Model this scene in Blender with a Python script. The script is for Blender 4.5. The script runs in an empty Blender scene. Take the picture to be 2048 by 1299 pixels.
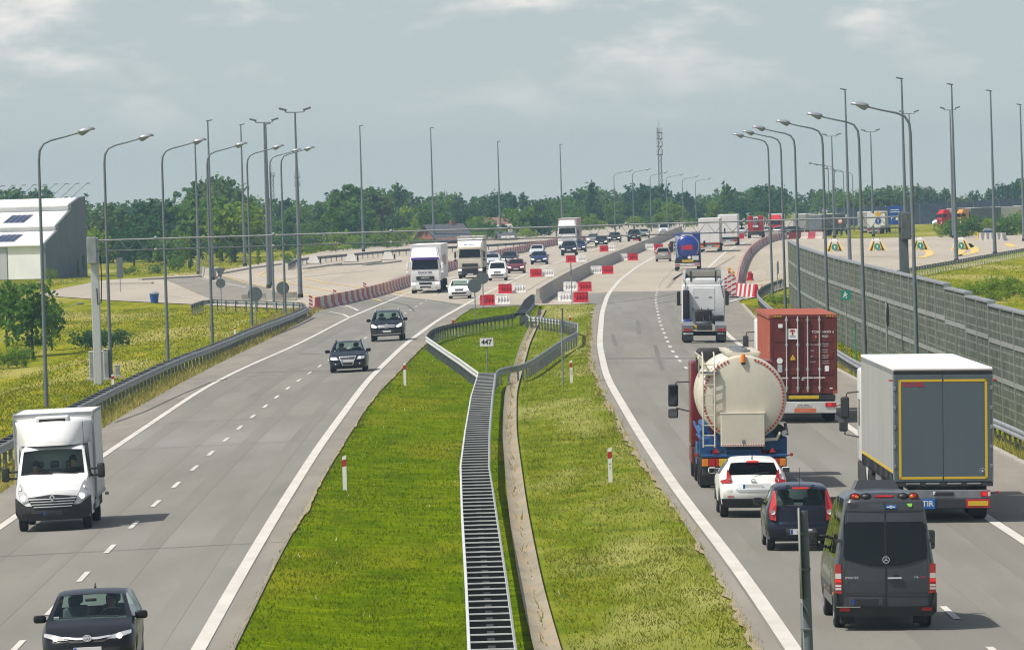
import bpy, bmesh, math, random
import numpy as np
from mathutils import Vector, Matrix
PI = math.pi
SC = bpy.context.scene
COL = SC.collection

# ------------------------------------------------------------------ camera, sky, sun, exposure
F_PX, CAM_H, ROLL, PITCH = 13300.0, 8.9, math.radians(1.7), math.atan(283 / 13300.0)
cam_d = bpy.data.cameras.new('camera')
cam = bpy.data.objects.new('camera', cam_d)
COL.objects.link(cam)
cam_d.sensor_width = 36.0
cam_d.lens = 36.0 * F_PX / 2048.0
cam_d.clip_start, cam_d.clip_end = 1.0, 20000.0
cam.matrix_world = (Matrix.Translation((0, 0, CAM_H)) @ Matrix.Rotation(PI / 2 - PITCH, 4, 'X')
                    @ Matrix.Rotation(-ROLL, 4, 'Z'))
SC.camera = cam
HAZE = 0.00018

SUN_DIR = Vector((-0.58, -0.25, 1.0)).normalized()          # towards the sun
SUN_EL = math.asin(SUN_DIR.z)
SUN_AZ = math.atan2(SUN_DIR.x, SUN_DIR.y)
W = bpy.data.worlds.new('World')
SC.world = W
W.use_nodes = True
wn, wl = W.node_tree.nodes, W.node_tree.links
wn.clear()
w_out = wn.new('ShaderNodeOutputWorld')
w_bg = wn.new('ShaderNodeBackground')
w_sky = wn.new('ShaderNodeTexSky')
w_sky.sky_type = 'NISHITA'
w_sky.sun_disc = False
w_sky.sun_elevation = SUN_EL
w_sky.sun_rotation = SUN_AZ
w_sky.air_density, w_sky.dust_density, w_sky.ozone_density = 1.0, 1.2, 2.0
w_geo = wn.new('ShaderNodeTexCoord')
# a hazy sky: near the horizon take the colour a little higher up, where the air is bluer
w_sep = wn.new('ShaderNodeSeparateXYZ'); w_cmb = wn.new('ShaderNodeCombineXYZ')
w_z = wn.new('ShaderNodeMath'); w_z.operation = 'MULTIPLY_ADD'; w_z.inputs[1].default_value = 0.9; w_z.inputs[2].default_value = 0.11
w_zm = wn.new('ShaderNodeMath'); w_zm.operation = 'MAXIMUM'; w_zm.inputs[1].default_value = 0.03
wl.new(w_geo.outputs['Generated'], w_sep.inputs[0])
wl.new(w_sep.outputs['Z'], w_z.inputs[0]); wl.new(w_z.outputs[0], w_zm.inputs[0])
wl.new(w_sep.outputs['X'], w_cmb.inputs['X']); wl.new(w_sep.outputs['Y'], w_cmb.inputs['Y']); wl.new(w_zm.outputs[0], w_cmb.inputs['Z'])
w_nrm = wn.new('ShaderNodeVectorMath'); w_nrm.operation = 'NORMALIZE'
wl.new(w_cmb.outputs[0], w_nrm.inputs[0]); wl.new(w_nrm.outputs[0], w_sky.inputs['Vector'])
# thin clouds, seen almost edge-on low over the horizon
w_map = wn.new('ShaderNodeMapping')
w_map.inputs['Scale'].default_value = (52.0, 52.0, 150.0)
w_map.inputs['Location'].default_value = (3.1, 0.4, 1.65)
wl.new(w_geo.outputs['Generated'], w_map.inputs['Vector'])
w_noi = wn.new('ShaderNodeTexNoise')
w_noi.inputs['Scale'].default_value = 1.0; w_noi.inputs['Detail'].default_value = 7.0; w_noi.inputs['Roughness'].default_value = 0.52
wl.new(w_map.outputs[0], w_noi.inputs['Vector'])
w_rmp = wn.new('ShaderNodeMapRange'); w_rmp.interpolation_type = 'SMOOTHSTEP'
w_rmp.inputs['From Min'].default_value = 0.49; w_rmp.inputs['From Max'].default_value = 0.78
wl.new(w_noi.outputs['Fac'], w_rmp.inputs['Value'])
w_el = wn.new('ShaderNodeMapRange'); w_el.interpolation_type = 'SMOOTHSTEP'      # fewer clouds right at the horizon
w_el.inputs['From Min'].default_value = 0.004; w_el.inputs['From Max'].default_value = 0.026
wl.new(w_sep.outputs['Z'], w_el.inputs['Value'])
w_mul = wn.new('ShaderNodeMath'); w_mul.operation = 'MULTIPLY'
wl.new(w_rmp.outputs[0], w_mul.inputs[0]); wl.new(w_el.outputs[0], w_mul.inputs[1])
w_m2 = wn.new('ShaderNodeMath'); w_m2.operation = 'MULTIPLY'
w_cv = wn.new('ShaderNodeMapRange')                      # denser bright cloud above the view, added as fill light
w_cv.inputs['From Min'].default_value = 0.03; w_cv.inputs['From Max'].default_value = 0.30; w_cv.inputs['To Min'].default_value = 0.85; w_cv.inputs['To Max'].default_value = 1.0
wl.new(w_sep.outputs['Z'], w_cv.inputs['Value']); wl.new(w_cv.outputs[0], w_m2.inputs[1])
wl.new(w_mul.outputs[0], w_m2.inputs[0])
w_tint = wn.new('ShaderNodeMix'); w_tint.data_type = 'RGBA'; w_tint.blend_type = 'MULTIPLY'
w_tint.inputs['Factor'].default_value = 1.0
w_tint.inputs['B'].default_value = (1.19, 0.96, 0.76, 1)
wl.new(w_sky.outputs[0], w_tint.inputs['A'])
w_mix = wn.new('ShaderNodeMix'); w_mix.data_type = 'RGBA'
w_mix.inputs['B'].default_value = (6.9, 6.45, 6.1, 1)
wl.new(w_m2.outputs[0], w_mix.inputs['Factor']); wl.new(w_tint.outputs['Result'], w_mix.inputs['A'])
wl.new(w_mix.outputs['Result'], w_bg.inputs['Color'])
w_bg.inputs['Strength'].default_value = 0.137
wl.new(w_bg.outputs[0], w_out.inputs['Surface'])

sun_d = bpy.data.lights.new('sun', 'SUN')
sun_d.energy = 4.2
sun_d.angle = math.radians(0.53)
sun_d.color = (1.0, 0.955, 0.88)
sun = bpy.data.objects.new('sun', sun_d)
COL.objects.link(sun)
sun.rotation_euler = SUN_DIR.to_track_quat('Z', 'Y').to_euler()

SC.view_settings.view_transform = 'Standard'
SC.view_settings.look = 'None'
SC.view_settings.exposure = 0.15
SC.view_settings.gamma = 1.0
SC.render.engine = 'CYCLES'
SC.cycles.use_denoising = True
try: SC.cycles.denoiser = 'OPENIMAGEDENOISE'
except Exception: pass
SC.cycles.max_bounces = 6
SC.cycles.diffuse_bounces = 2
SC.cycles.glossy_bounces = 3
SC.cycles.transmission_bounces = 3
SC.cycles.transparent_max_bounces = 10
SC.cycles.volume_bounces = 0
SC.cycles.caustics_reflective = False
SC.cycles.caustics_refractive = False
SC.cycles.sample_clamp_indirect = 6.0
SC.cycles.filter_width = 1.15

# ------------------------------------------------------------------ materials
MATS = {}
def lin(c): return tuple(((v / 255.0) / 12.92 if v / 255.0 <= 0.04045 else ((v / 255.0 + 0.055) / 1.055) ** 2.4) for v in c)
def mat(name, col, rough=0.6, metal=0.0, spec=0.5, coat=0.0, emit=None, es=0.0, vary=0.0, vscale=3.0, bump=0.0, bscale=40.0, trans=0.0):
    if name in MATS: return MATS[name]
    m = bpy.data.materials.new(name); m.use_nodes = True
    n, l = m.node_tree.nodes, m.node_tree.links
    b = n['Principled BSDF']
    b.inputs['Base Color'].default_value = (*col, 1)
    b.inputs['Roughness'].default_value = rough
    b.inputs['Metallic'].default_value = metal
    b.inputs['Specular IOR Level'].default_value = spec
    if coat:
        b.inputs['Coat Weight'].default_value = coat; b.inputs['Coat Roughness'].default_value = 0.04
    if emit is not None:
        b.inputs['Emission Color'].default_value = (*emit, 1); b.inputs['Emission Strength'].default_value = es
    if vary or bump:
        tc = n.new('ShaderNodeTexCoord')
        no = n.new('ShaderNodeTexNoise'); no.inputs['Scale'].default_value = vscale; no.inputs['Detail'].default_value = 5
        l.new(tc.outputs['Object'], no.inputs['Vector'])
        if vary:
            mr = n.new('ShaderNodeMapRange'); mr.inputs['From Min'].default_value = 0.3; mr.inputs['From Max'].default_value = 0.7
            mr.inputs['To Min'].default_value = 1.0 - vary; mr.inputs['To Max'].default_value = 1.0 + vary
            l.new(no.outputs['Fac'], mr.inputs['Value'])
            mx = n.new('ShaderNodeVectorMath'); mx.operation = 'SCALE'; mx.inputs[0].default_value = col
            l.new(mr.outputs[0], mx.inputs['Scale']); l.new(mx.outputs[0], b.inputs['Base Color'])
        if bump:
            nb = n.new('ShaderNodeTexNoise'); nb.inputs['Scale'].default_value = bscale; nb.inputs['Detail'].default_value = 3
            l.new(tc.outputs['Object'], nb.inputs['Vector'])
            bp = n.new('ShaderNodeBump'); bp.inputs['Strength'].default_value = bump; bp.inputs['Distance'].default_value = 0.02
            l.new(nb.outputs['Fac'], bp.inputs['Height']); l.new(bp.outputs[0], b.inputs['Normal'])
    MATS[name] = m
    return m

def ramp_mat(name, stops, scale, rough=0.8, coord='Object', detail=6, spec=0.3, stretch=None, layers=None, bump=0.0):
    """noise-driven colour ramp; layers = [(scale, colour, from, to, strength)] mixes further patches on top"""
    m = bpy.data.materials.new(name); m.use_nodes = True
    n, l = m.node_tree.nodes, m.node_tree.links
    b = n['Principled BSDF']; b.inputs['Roughness'].default_value = rough; b.inputs['Specular IOR Level'].default_value = spec
    tc = n.new('ShaderNodeTexCoord'); mp = n.new('ShaderNodeMapping')
    if stretch: mp.inputs['Scale'].default_value = stretch
    l.new(tc.outputs[coord], mp.inputs['Vector'])
    no = n.new('ShaderNodeTexNoise'); no.inputs['Scale'].default_value = scale; no.inputs['Detail'].default_value = detail
    no.inputs['Roughness'].default_value = 0.6
    l.new(mp.outputs[0], no.inputs['Vector'])
    r = n.new('ShaderNodeValToRGB'); l.new(no.outputs['Fac'], r.inputs['Fac'])
    e = r.color_ramp.elements
    while len(e) < len(stops): e.new(0.5)
    for k, (p, c) in enumerate(stops): e[k].position = p; e[k].color = (*c, 1)
    cur = r.outputs['Color']
    for k, (sc, c, a, z, st, sv) in enumerate(layers or []):
        m2 = n.new('ShaderNodeMapping'); m2.inputs['Location'].default_value = (k * 7.3 + 1, k * 3.1, 0)
        if sv: m2.inputs['Scale'].default_value = sv
        l.new(tc.outputs[coord], m2.inputs['Vector'])
        n2 = n.new('ShaderNodeTexNoise'); n2.inputs['Scale'].default_value = sc; n2.inputs['Detail'].default_value = 4
        l.new(m2.outputs[0], n2.inputs['Vector'])
        mr = n.new('ShaderNodeMapRange'); mr.inputs['From Min'].default_value = a; mr.inputs['From Max'].default_value = z; mr.inputs['To Max'].default_value = st
        l.new(n2.outputs['Fac'], mr.inputs['Value'])
        mx = n.new('ShaderNodeMix'); mx.data_type = 'RGBA'; mx.inputs['B'].default_value = (*c, 1)
        l.new(mr.outputs[0], mx.inputs['Factor']); l.new(cur, mx.inputs['A']); cur = mx.outputs['Result']
    l.new(cur, b.inputs['Base Color'])
    if bump:
        bp = n.new('ShaderNodeBump'); bp.inputs['Strength'].default_value = bump; bp.inputs['Distance'].default_value = 0.03
        l.new(no.outputs['Fac'], bp.inputs['Height']); l.new(bp.outputs[0], b.inputs['Normal'])
    MATS[name] = m
    return m

def glass_mat(name, tint, see=0.5, rough=0.02):
    m = bpy.data.materials.new(name); m.use_nodes = True
    n, l = m.node_tree.nodes, m.node_tree.links
    n.clear()
    o = n.new('ShaderNodeOutputMaterial')
    tr = n.new('ShaderNodeBsdfTransparent'); tr.inputs['Color'].default_value = (tint[0] * see, tint[1] * see, tint[2] * see, 1)
    gl = n.new('ShaderNodeBsdfGlossy'); gl.inputs['Roughness'].default_value = rough; gl.inputs['Color'].default_value = (0.9, 0.95, 0.95, 1)
    fr = n.new('ShaderNodeFresnel'); fr.inputs['IOR'].default_value = 1.28
    mx = n.new('ShaderNodeMixShader')
    l.new(fr.outputs[0], mx.inputs[0]); l.new(tr.outputs[0], mx.inputs[1]); l.new(gl.outputs[0], mx.inputs[2])
    l.new(mx.outputs[0], o.inputs['Surface'])
    MATS[name] = m
    return m

# ------------------------------------------------------------------ mesh helpers
class MB:
    def __init__(s): s.v = []; s.f = []
    def add(s, vs, fs):
        o = len(s.v); s.v.extend([tuple(v) for v in vs]); s.f.extend([tuple(i + o for i in f) for f in fs]); return s
    def box(s, x0, x1, y0, y1, z0, z1):
        v = [(x, y, z) for z in (z0, z1) for y in (y0, y1) for x in (x0, x1)]
        return s.add(v, [(0, 2, 3, 1), (4, 5, 7, 6), (0, 1, 5, 4), (2, 6, 7, 3), (0, 4, 6, 2), (1, 3, 7, 5)])
    def rbox(s, x0, x1, y0, y1, z0, z1, r=0.05, seg=3):
        bm = bmesh.new(); bmesh.ops.create_cube(bm, size=1)
        for v in bm.verts:
            v.co = Vector(((x0 + x1) / 2 + v.co.x * (x1 - x0), (y0 + y1) / 2 + v.co.y * (y1 - y0), (z0 + z1) / 2 + v.co.z * (z1 - z0)))
        r = min(r, 0.49 * min(abs(x1 - x0), abs(y1 - y0), abs(z1 - z0)))
        bmesh.ops.bevel(bm, geom=bm.edges[:], offset=r, segments=seg, profile=0.5, affect='EDGES')
        bm.verts.index_update()
        s.add([v.co[:] for v in bm.verts], [[v.index for v in f.verts] for f in bm.faces]); bm.free(); return s
    def cyl(s, a, b, r0, r1=None, n=12, cap=True):
        if r1 is None: r1 = r0
        a, b = Vector(a), Vector(b); d = (b - a).normalized()
        u = d.orthogonal().normalized(); w = d.cross(u)
        vs = []
        for c, r in ((a, r0), (b, r1)):
            for k in range(n):
                t = 2 * PI * k / n; vs.append((c + u * math.cos(t) * r + w * math.sin(t) * r)[:])
        fs = [(k, (k + 1) % n, n + (k + 1) % n, n + k) for k in range(n)]
        if cap: fs += [tuple(range(n - 1, -1, -1)), tuple(range(n, 2 * n))]
        return s.add(vs, fs)
    def tube(s, pts, r, n=8):
        pts = [Vector(p) for p in pts]; rs = r if isinstance(r, (list, tuple)) else [r] * len(pts)
        vs = []; ref = Vector((0, 0, 1))
        for k, p in enumerate(pts):
            d = (pts[min(k + 1, len(pts) - 1)] - pts[max(k - 1, 0)]).normalized()
            u = ref.cross(d)
            if u.length < 0.05: u = Vector((1, 0, 0)).cross(d)
            if u.length < 0.05: u = Vector((0, 1, 0)).cross(d)
            u.normalize(); w = d.cross(u)
            if k == 0: pu = u
            else:
                u = (pu - d * pu.dot(d)).normalized(); w = d.cross(u); pu = u
            for q in range(n):
                t = 2 * PI * q / n; vs.append((p + u * math.cos(t) * rs[k] + w * math.sin(t) * rs[k])[:])
        m = len(pts)
        fs = [(k * n + q, k * n + (q + 1) % n, (k + 1) * n + (q + 1) % n, (k + 1) * n + q) for k in range(m - 1) for q in range(n)]
        fs += [tuple(range(n - 1, -1, -1)), tuple(range((m - 1) * n, m * n))]
        return s.add(vs, fs)
    def prism(s, pts, axis, a, b):
        def mk(p, t): return (t, p[0], p[1]) if axis == 'x' else (p[0], t, p[1]) if axis == 'y' else (p[0], p[1], t)
        n = len(pts)
        vs = [mk(p, a) for p in pts] + [mk(p, b) for p in pts]
        fs = [(k, (k + 1) % n, n + (k + 1) % n, n + k) for k in range(n)] + [tuple(range(n - 1, -1, -1)), tuple(range(n, 2 * n))]
        return s.add(vs, fs)
    def lathe(s, prof, axis='z', c=(0, 0, 0), n=20):
        vs = []
        for r, h in prof:
            for k in range(n):
                t = 2 * PI * k / n; p, q = r * math.cos(t), r * math.sin(t)
                vs.append((c[0] + p, c[1] + q, c[2] + h) if axis == 'z' else (c[0] + h, c[1] + p, c[2] + q) if axis == 'x' else (c[0] + p, c[1] + h, c[2] + q))
        fs = [(i * n + k, i * n + (k + 1) % n, (i + 1) * n + (k + 1) % n, (i + 1) * n + k) for i in range(len(prof) - 1) for k in range(n)]
        return s.add(vs, fs)
    def build(s, name, m, parent=None, smooth=None, fix=True):
        me = bpy.data.meshes.new(name)
        me.from_pydata(s.v, [], s.f)
        if fix:
            bm = bmesh.new(); bm.from_mesh(me); bmesh.ops.recalc_face_normals(bm, faces=bm.faces[:]); bm.to_mesh(me); bm.free()
        me.materials.append(MATS[m] if isinstance(m, str) else m)
        if smooth is not None:
            me.shade_smooth()
            me.set_sharp_from_angle(angle=math.radians(smooth))
        o = bpy.data.objects.new(name, me)
        COL.objects.link(o)
        if parent is not None: o.parent = parent
        return o

def tag(o, label, cat, group=None, kind=None):
    if label: o['label'] = label
    if cat: o['category'] = cat
    if group: o['group'] = group
    if kind: o['kind'] = kind
    return o
def thing(name, label, cat, loc=(0, 0, 0), rz=0.0, group=None):
    o = bpy.data.objects.new(name, None); COL.objects.link(o); o.empty_display_size = 0.3
    o.location = loc; o.rotation_euler = (0, 0, rz)
    return tag(o, label, cat, group)
def dup(root, loc, rz=None, label=None, group=None):
    r = root.copy(); COL.objects.link(r); r.location = loc
    if rz is not None: r.rotation_euler = (0, 0, rz)
    if label: r['label'] = label
    if group: r['group'] = group
    for ch in list(root.children):
        c = ch.copy(); COL.objects.link(c); c.parent = r
        for g in list(ch.children):
            d = g.copy(); COL.objects.link(d); d.parent = c
    return r
TXT = {}
def text(s, size, m, parent, loc, rot=(PI / 2, 0, 0), name='lettering', bold=0.0, sx=1.0, align='CENTER', depth=0.004):
    key = (s, bold, align)
    if key not in TXT:
        cu = bpy.data.curves.new('lettering', 'FONT'); cu.body = s; cu.size = 1.0; cu.align_x = align; cu.align_y = 'CENTER'
        cu.offset = bold; cu.resolution_u = 3; cu.extrude = 0.004
        to = bpy.data.objects.new('t', cu); COL.objects.link(to)
        dg = bpy.context.evaluated_depsgraph_get()
        me0 = bpy.data.meshes.new_from_object(to.evaluated_get(dg))
        bpy.data.objects.remove(to); TXT[key] = me0
    me = TXT[key].copy(); me.name = name
    me.transform(Matrix.Diagonal((size * sx, size, size, 1)))
    me.materials.clear(); me.materials.append(MATS[m])
    o = bpy.data.objects.new(name, me); COL.objects.link(o); o.parent = parent
    o.location = loc; o.rotation_euler = rot
    return o

# ------------------------------------------------------------------ the lie of the land (metres; camera at x 0, y 0)
def curve(pts, smooth=0):
    ys = np.array([p[0] for p in pts], float); xs = np.array([p[1] for p in pts], float)
    g = np.arange(60.0, 1700.0, 2.0)
    x = np.interp(g, ys, xs)
    k0, k1 = (xs[1] - xs[0]) / (ys[1] - ys[0]), (xs[-1] - xs[-2]) / (ys[-1] - ys[-2])
    x = np.where(g < ys[0], xs[0] + (g - ys[0]) * k0, x); x = np.where(g > ys[-1], xs[-1] + (g - ys[-1]) * k1, x)
    if smooth:
        w = int(smooth / 2) * 2 + 1; p = np.pad(x, w, mode='reflect', reflect_type='odd')
        ker = np.hanning(w + 2)[1:-1]; ker /= ker.sum()
        x = np.convolve(p, ker, 'same')[w:-w]
    return lambda Y: float(np.interp(Y, g, x))
LIN = curve([(129, -6.3), (156, -6.5), (185, -6.65), (230, -6.8), (307, -6.75), (374, -6.1), (440, -4.9), (531, -2.4), (656, 1.7), (695, 3.3), (762, 6.3), (844, 10.2), (1042, 18.9), (1150, 25.0), (1400, 44.0)], 30)
LDASH = curve([(132, -10.1), (157, -10.3), (182, -10.5), (253, -10.5), (303, -10.25), (346, -9.7), (394, -8.8), (444, -7.95), (519, -6.6), (593, -5.0), (690, -1.0), (800, 4.0), (1040, 15.5), (1400, 41)], 30)
LOUT = curve([(183, -14.3), (233, -14.4), (307, -14.4), (340, -13.9), (383, -12.7), (459, -11.4), (530, -9.3), (628, -6.1), (690, -3.6), (790, 0.9), (860, 4.4), (1034, 15.2), (1150, 21.0), (1400, 38.0)], 30)
RIN = curve([(125, 5.1), (150, 5.0), (187, 4.6), (234, 4.35), (300, 4.2), (360, 4.7), (449, 6.1), (517, 7.5), (592, 9.7), (673, 12.7), (764, 16.6), (827, 20.2), (950, 27.5), (1100, 38.0), (1400, 62)], 30)
RDASH = curve([(125, 8.8), (160, 8.55), (234, 8.1), (335, 8.2), (356, 8.4), (419, 9.3), (499, 10.8), (571, 12.8), (647, 15.8), (760, 20.5), (950, 31), (1100, 42)], 30)
ROUT = curve([(125, 12.4), (162, 12.3), (233, 11.9), (374, 12.3), (440, 13.0), (539, 15.1), (640, 18.8), (783, 25.3), (864, 29.6), (947, 35.0), (1100, 46)], 30)
LGR = curve([(129, -5.6), (163, -5.85), (224, -6.0), (278, -6.0), (372, -5.0), (455, -3.5), (520, -1.8), (600, 1.0)], 20)
RGR = curve([(125, 4.5), (160, 4.4), (219, 3.95), (276, 3.75), (330, 3.9), (411, 4.9), (476, 6.0), (600, 9.2)], 20)
LEDGE = curve([(120, -16.0), (205, -15.95), (271, -16.2), (330, -15.9), (357, -15.6), (416, -14.8), (480, -14.3), (520, -13.6)], 20)
REDGE = curve([(120, 15.9), (205, 15.6), (300, 15.0), (370, 14.9), (420, 15.4), (470, 16.2), (520, 17.4)], 20)
def AX(Y): return 0.5 * (LIN(Y) + RIN(Y))
def sst(a, b, t):
    t = min(1.0, max(0.0, (t - a) / (b - a))); return t * t * (3 - 2 * t)
def hz(X, Y):
    c = AX(Y); d = X - c
    fade = 1.0 - sst(400, 560, Y)
    z = -0.022 * min(max(abs(d) - 5.5, 0.0), 10.5) * fade
    if Y < 500 and abs(d) < 4.6:                               # shallow grass hollow of the median
        z -= 0.28 * (1 - (d / 4.6) ** 2) * (1.0 - sst(440, 490, Y))
    if X < -22 and Y < 500:                                  # verge falling away on the left
        z -= 1.0 * sst(0, 7, -22.0 - X) * (1 - sst(385, 470, Y))
    if Y > 1200: z -= 0.0042 * (Y - 1200)
    return z
def un(px, py, dz=0.0):
    """the point of the ground (plus dz) that the photo shows at this place"""
    dx, dy = px - 1024.0, py - 649.5
    c, s = math.cos(ROLL), math.sin(ROLL)
    u, v = dx * c - dy * s, dx * s + dy * c
    cp, sp = math.cos(PITCH), math.sin(PITCH)
    fy, fz = F_PX * cp - v * sp, -F_PX * sp - v * cp
    z = dz
    for _ in range(12):
        t = (z - CAM_H) / fz
        z = 0.5 * z + 0.5 * (hz(u * t, fy * t) + dz)
    t = (z - CAM_H) / fz
    return Vector((u * t, fy * t, z))
def ground(X, Y, dz=0.0): return Vector((X, Y, hz(X, Y) + dz))
# ------------------------------------------------------------------ setting: ground, roads, markings
ramp_mat('asphalt', [(0.3, (0.170, 0.163, 0.138)), (0.5, (0.206, 0.198, 0.168)), (0.72, (0.243, 0.233, 0.198))], 0.35, rough=0.85, spec=0.25, stretch=(1.0, 0.12, 1),
         layers=[(9.0, (0.165, 0.16, 0.14), 0.45, 0.75, 0.55, None), (60, (0.33, 0.32, 0.30), 0.55, 0.7, 0.5, None), (0.9, (0.185, 0.178, 0.155), 0.5, 0.66, 0.6, (1.0, 0.02, 1)), (0.08, (0.28, 0.272, 0.255), 0.5, 0.68, 0.6, (1, .25, 1))])
ramp_mat('shoulder_asphalt', [(0.3, (0.21, 0.193, 0.16)), (0.7, (0.29, 0.266, 0.222))], 0.5, rough=0.9, spec=0.2, stretch=(1, .2, 1),
         layers=[(50, (0.17, 0.16, 0.15), 0.5, 0.75, 0.5, None), (0.8, (0.2, 0.188, 0.17), 0.52, 0.7, 0.6, (1, .05, 1))])
ramp_mat('concrete_slabs', [(0.3, (0.355, 0.315, 0.25)), (0.55, (0.42, 0.375, 0.30)), (0.75, (0.47, 0.42, 0.34))], 0.11, rough=0.9, spec=0.2, stretch=(1, .15, 1),
         layers=[(6, (0.38, 0.34, 0.28), 0.5, 0.75, 0.35, (1, .3, 1)), (0.5, (0.36, 0.32, 0.265), 0.54, 0.7, 0.55, (1, .02, 1))])
ramp_mat('verge', [(0.28, (0.095, 0.125, 0.002)), (0.45, (0.17, 0.19, 0.006)), (0.6, (0.25, 0.245, 0.014)), (0.78, (0.36, 0.30, 0.05))], 0.5, rough=1.0, spec=0.0, detail=9, stretch=(1, .16, 1),
         layers=[(1.3, (0.095, 0.135, 0.004), 0.48, 0.68, 0.6, (1, .14, 1)), (0.11, (0.36, 0.32, 0.11), 0.50, 0.64, 0.7, (1, .2, 1)), (5, (0.27, 0.26, 0.07), 0.56, 0.72, 0.5, (1, .2, 1))], bump=0.25)
ramp_mat('median_grass', [(0.28, (0.055, 0.100, 0.0)), (0.47, (0.098, 0.155, 0.0)), (0.62, (0.138, 0.195, 0.001)), (0.8, (0.205, 0.228, 0.012))], 0.8, rough=1.0, spec=0.0, detail=9,
         layers=[(3.5, (0.035, 0.07, 0.0), 0.5, 0.72, 0.6, None), (0.16, (0.205, 0.20, 0.012), 0.50, 0.64, 0.6, (1, .3, 1)), (0.7, (0.05, 0.098, 0.0), 0.52, 0.66, 0.7, (1, .2, 1)), (9, (0.26, 0.28, 0.03), 0.6, 0.74, 0.5, (1, .3, 1))], bump=0.25)
ramp_mat('white_paint', [(0.3, (0.50, 0.48, 0.43)), (0.7, (0.64, 0.615, 0.555))], 1.2, rough=0.7, spec=0.3, stretch=(1, .3, 1),
         layers=[(14, (0.46, 0.45, 0.42), 0.56, 0.75, 0.6, None)])
ramp_mat('yellow_paint', [(0.3, (0.62, 0.44, 0.12)), (0.7, (0.74, 0.53, 0.16))], 1.2, rough=0.75, spec=0.3, stretch=(1, .2, 1), layers=[(3, (0.5, 0.43, 0.3), 0.5, 0.72, 0.8, None)])
mat('tar', (0.075, 0.073, 0.07), 0.7); mat('plaza_mark', (0.27, 0.24, 0.20), .9, vary=.25, vscale=.8); mat('tar_patch', (0.15, 0.144, 0.125), 0.8, vary=.2, vscale=1.5)
mat('soil', (0.30, 0.25, 0.15), 0.95, vary=0.3, vscale=6)
ramp_mat('gutter', [(0.3, (0.23, 0.205, 0.15)), (0.7, (0.33, 0.295, 0.22))], 0.8, rough=0.95, stretch=(1, .4, 1),
         layers=[(2.2, (0.40, 0.28, 0.15), 0.5, 0.68, 0.45, (1.5, .25, 1)), (4, (0.2, 0.17, 0.1), 0.56, 0.7, 0.6, (1, .6, 1))])

def grid(name, rows, m, parent=None, smooth=True, fix=False):
    """rows of points -> one sheet"""
    n = len(rows[0]); v = [p for r in rows for p in r]
    f = [(j * n + i, j * n + i + 1, (j + 1) * n + i + 1, (j + 1) * n + i) for j in range(len(rows) - 1) for i in range(n - 1)]
    b = MB(); b.v = [tuple(p) for p in v]; b.f = f
    return b.build(name, m, parent, smooth=60 if smooth else None, fix=fix)
def frange(a, b, s):
    n = max(1, int(round((b - a) / s))); return [a + (b - a) * k / n for k in range(n + 1)]

DS = [-900, -500, -300, -200, -150, -110, -85, -70, -60, -52, -45, -39, -34, -30, -27, -24.5, -22.5, -20.5, -19, -17.5, -16, -14, -11, -8, -5.5, -4.6, -3.9, -3.2, -2.5, -1.8, -1.1, -.4]
DS = DS + [-d for d in reversed(DS)]
RY = frange(60, 600, 5) + frange(610, 1200, 10) + [1240, 1300, 1400, 1550, 1750, 2000, 2300, 2600]
RY = sorted(set(RY))
grows = []
for Y in RY:
    c = AX(min(Y, 1500))
    grows.append([(c + d, Y, hz(c + d, Y) - 0.06) for d in DS])
g = grid('ground', grows, 'verge'); g['kind'] = 'structure'

def sheet(name, xl, xr, y0, y1, m, dz, step=6, n=10, parent=None):
    rows = []
    for Y in frange(y0, y1, step):
        a, b = xl(Y), xr(Y)
        rows.append([(a + (b - a) * k / n, Y, hz(a + (b - a) * k / n, Y) + dz) for k in range(n + 1)])
    return grid(name, rows, m, parent)
ramp_mat('median_dry', [(0.28, (0.08, 0.118, 0.005)), (0.47, (0.135, 0.172, 0.010)), (0.62, (0.188, 0.212, 0.022)), (0.8, (0.275, 0.255, 0.06))], 0.9, rough=1.0, spec=0.0, detail=9, stretch=(1, .3, 1),
         layers=[(3.0, (0.085, 0.16, 0.015), 0.5, 0.70, 0.6, (1, .2, 1)), (0.2, (0.42, 0.38, 0.16), 0.5, 0.66, 0.6, (1, .15, 1))], bump=0.25)
GUT = curve([(126, .55), (150, .25), (187, -.0), (245, -.22), (290, -.15), (330, .25), (376, .7), (440, 1.6), (480, 2.4)], 20)
for nm, a, b, m in (('median', lambda Y: LGR(Y) - 0.05, GUT, 'median_grass'), ('median', GUT, lambda Y: RGR(Y) + 0.05, 'median_dry')):
    med = sheet(nm, a, b, 70, 484, m, -0.03, 4, 12); med['kind'] = 'structure'
# asphalt
XB = [(-16.5, 533), (-13.5, 545), (-11.7, 550), (-8.9, 538), (-5.9, 517), (-3.8, 495), (-1, 489), (3, 486)]
def yb(X): return float(np.interp(X, [p[0] for p in XB], [p[1] for p in XB]))
rows = []
rl = [(Y, LEDGE(Y), LGR(Y)) for Y in frange(70, 478, 4)]
for Y, a, b in rl: rows.append([(a + (b - a) * k / 14, Y, hz(a + (b - a) * k / 14, Y)) for k in range(15)])
for t in frange(0.1, 1, 0.1):
    r = []
    for k in range(15):
        x0 = LEDGE(478) + (LGR(478) - LEDGE(478)) * k / 14
        x1 = -15.5 + (1.8 + 15.5) * k / 14
        X = x0 + (x1 - x0) * t; Y = 478 + (yb(x1) - 478) * t
        r.append((X, Y, hz(X, Y) + 0.008 * t))
    rows.append(r)
road_l = grid('road', rows, 'asphalt'); road_l['kind'] = 'structure'
rows = []
for Y in frange(70, 480, 4):
    a, b = RGR(Y), REDGE(Y); rows.append([(a + (b - a) * k / 14, Y, hz(a + (b - a) * k / 14, Y)) for k in range(15)])
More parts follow.
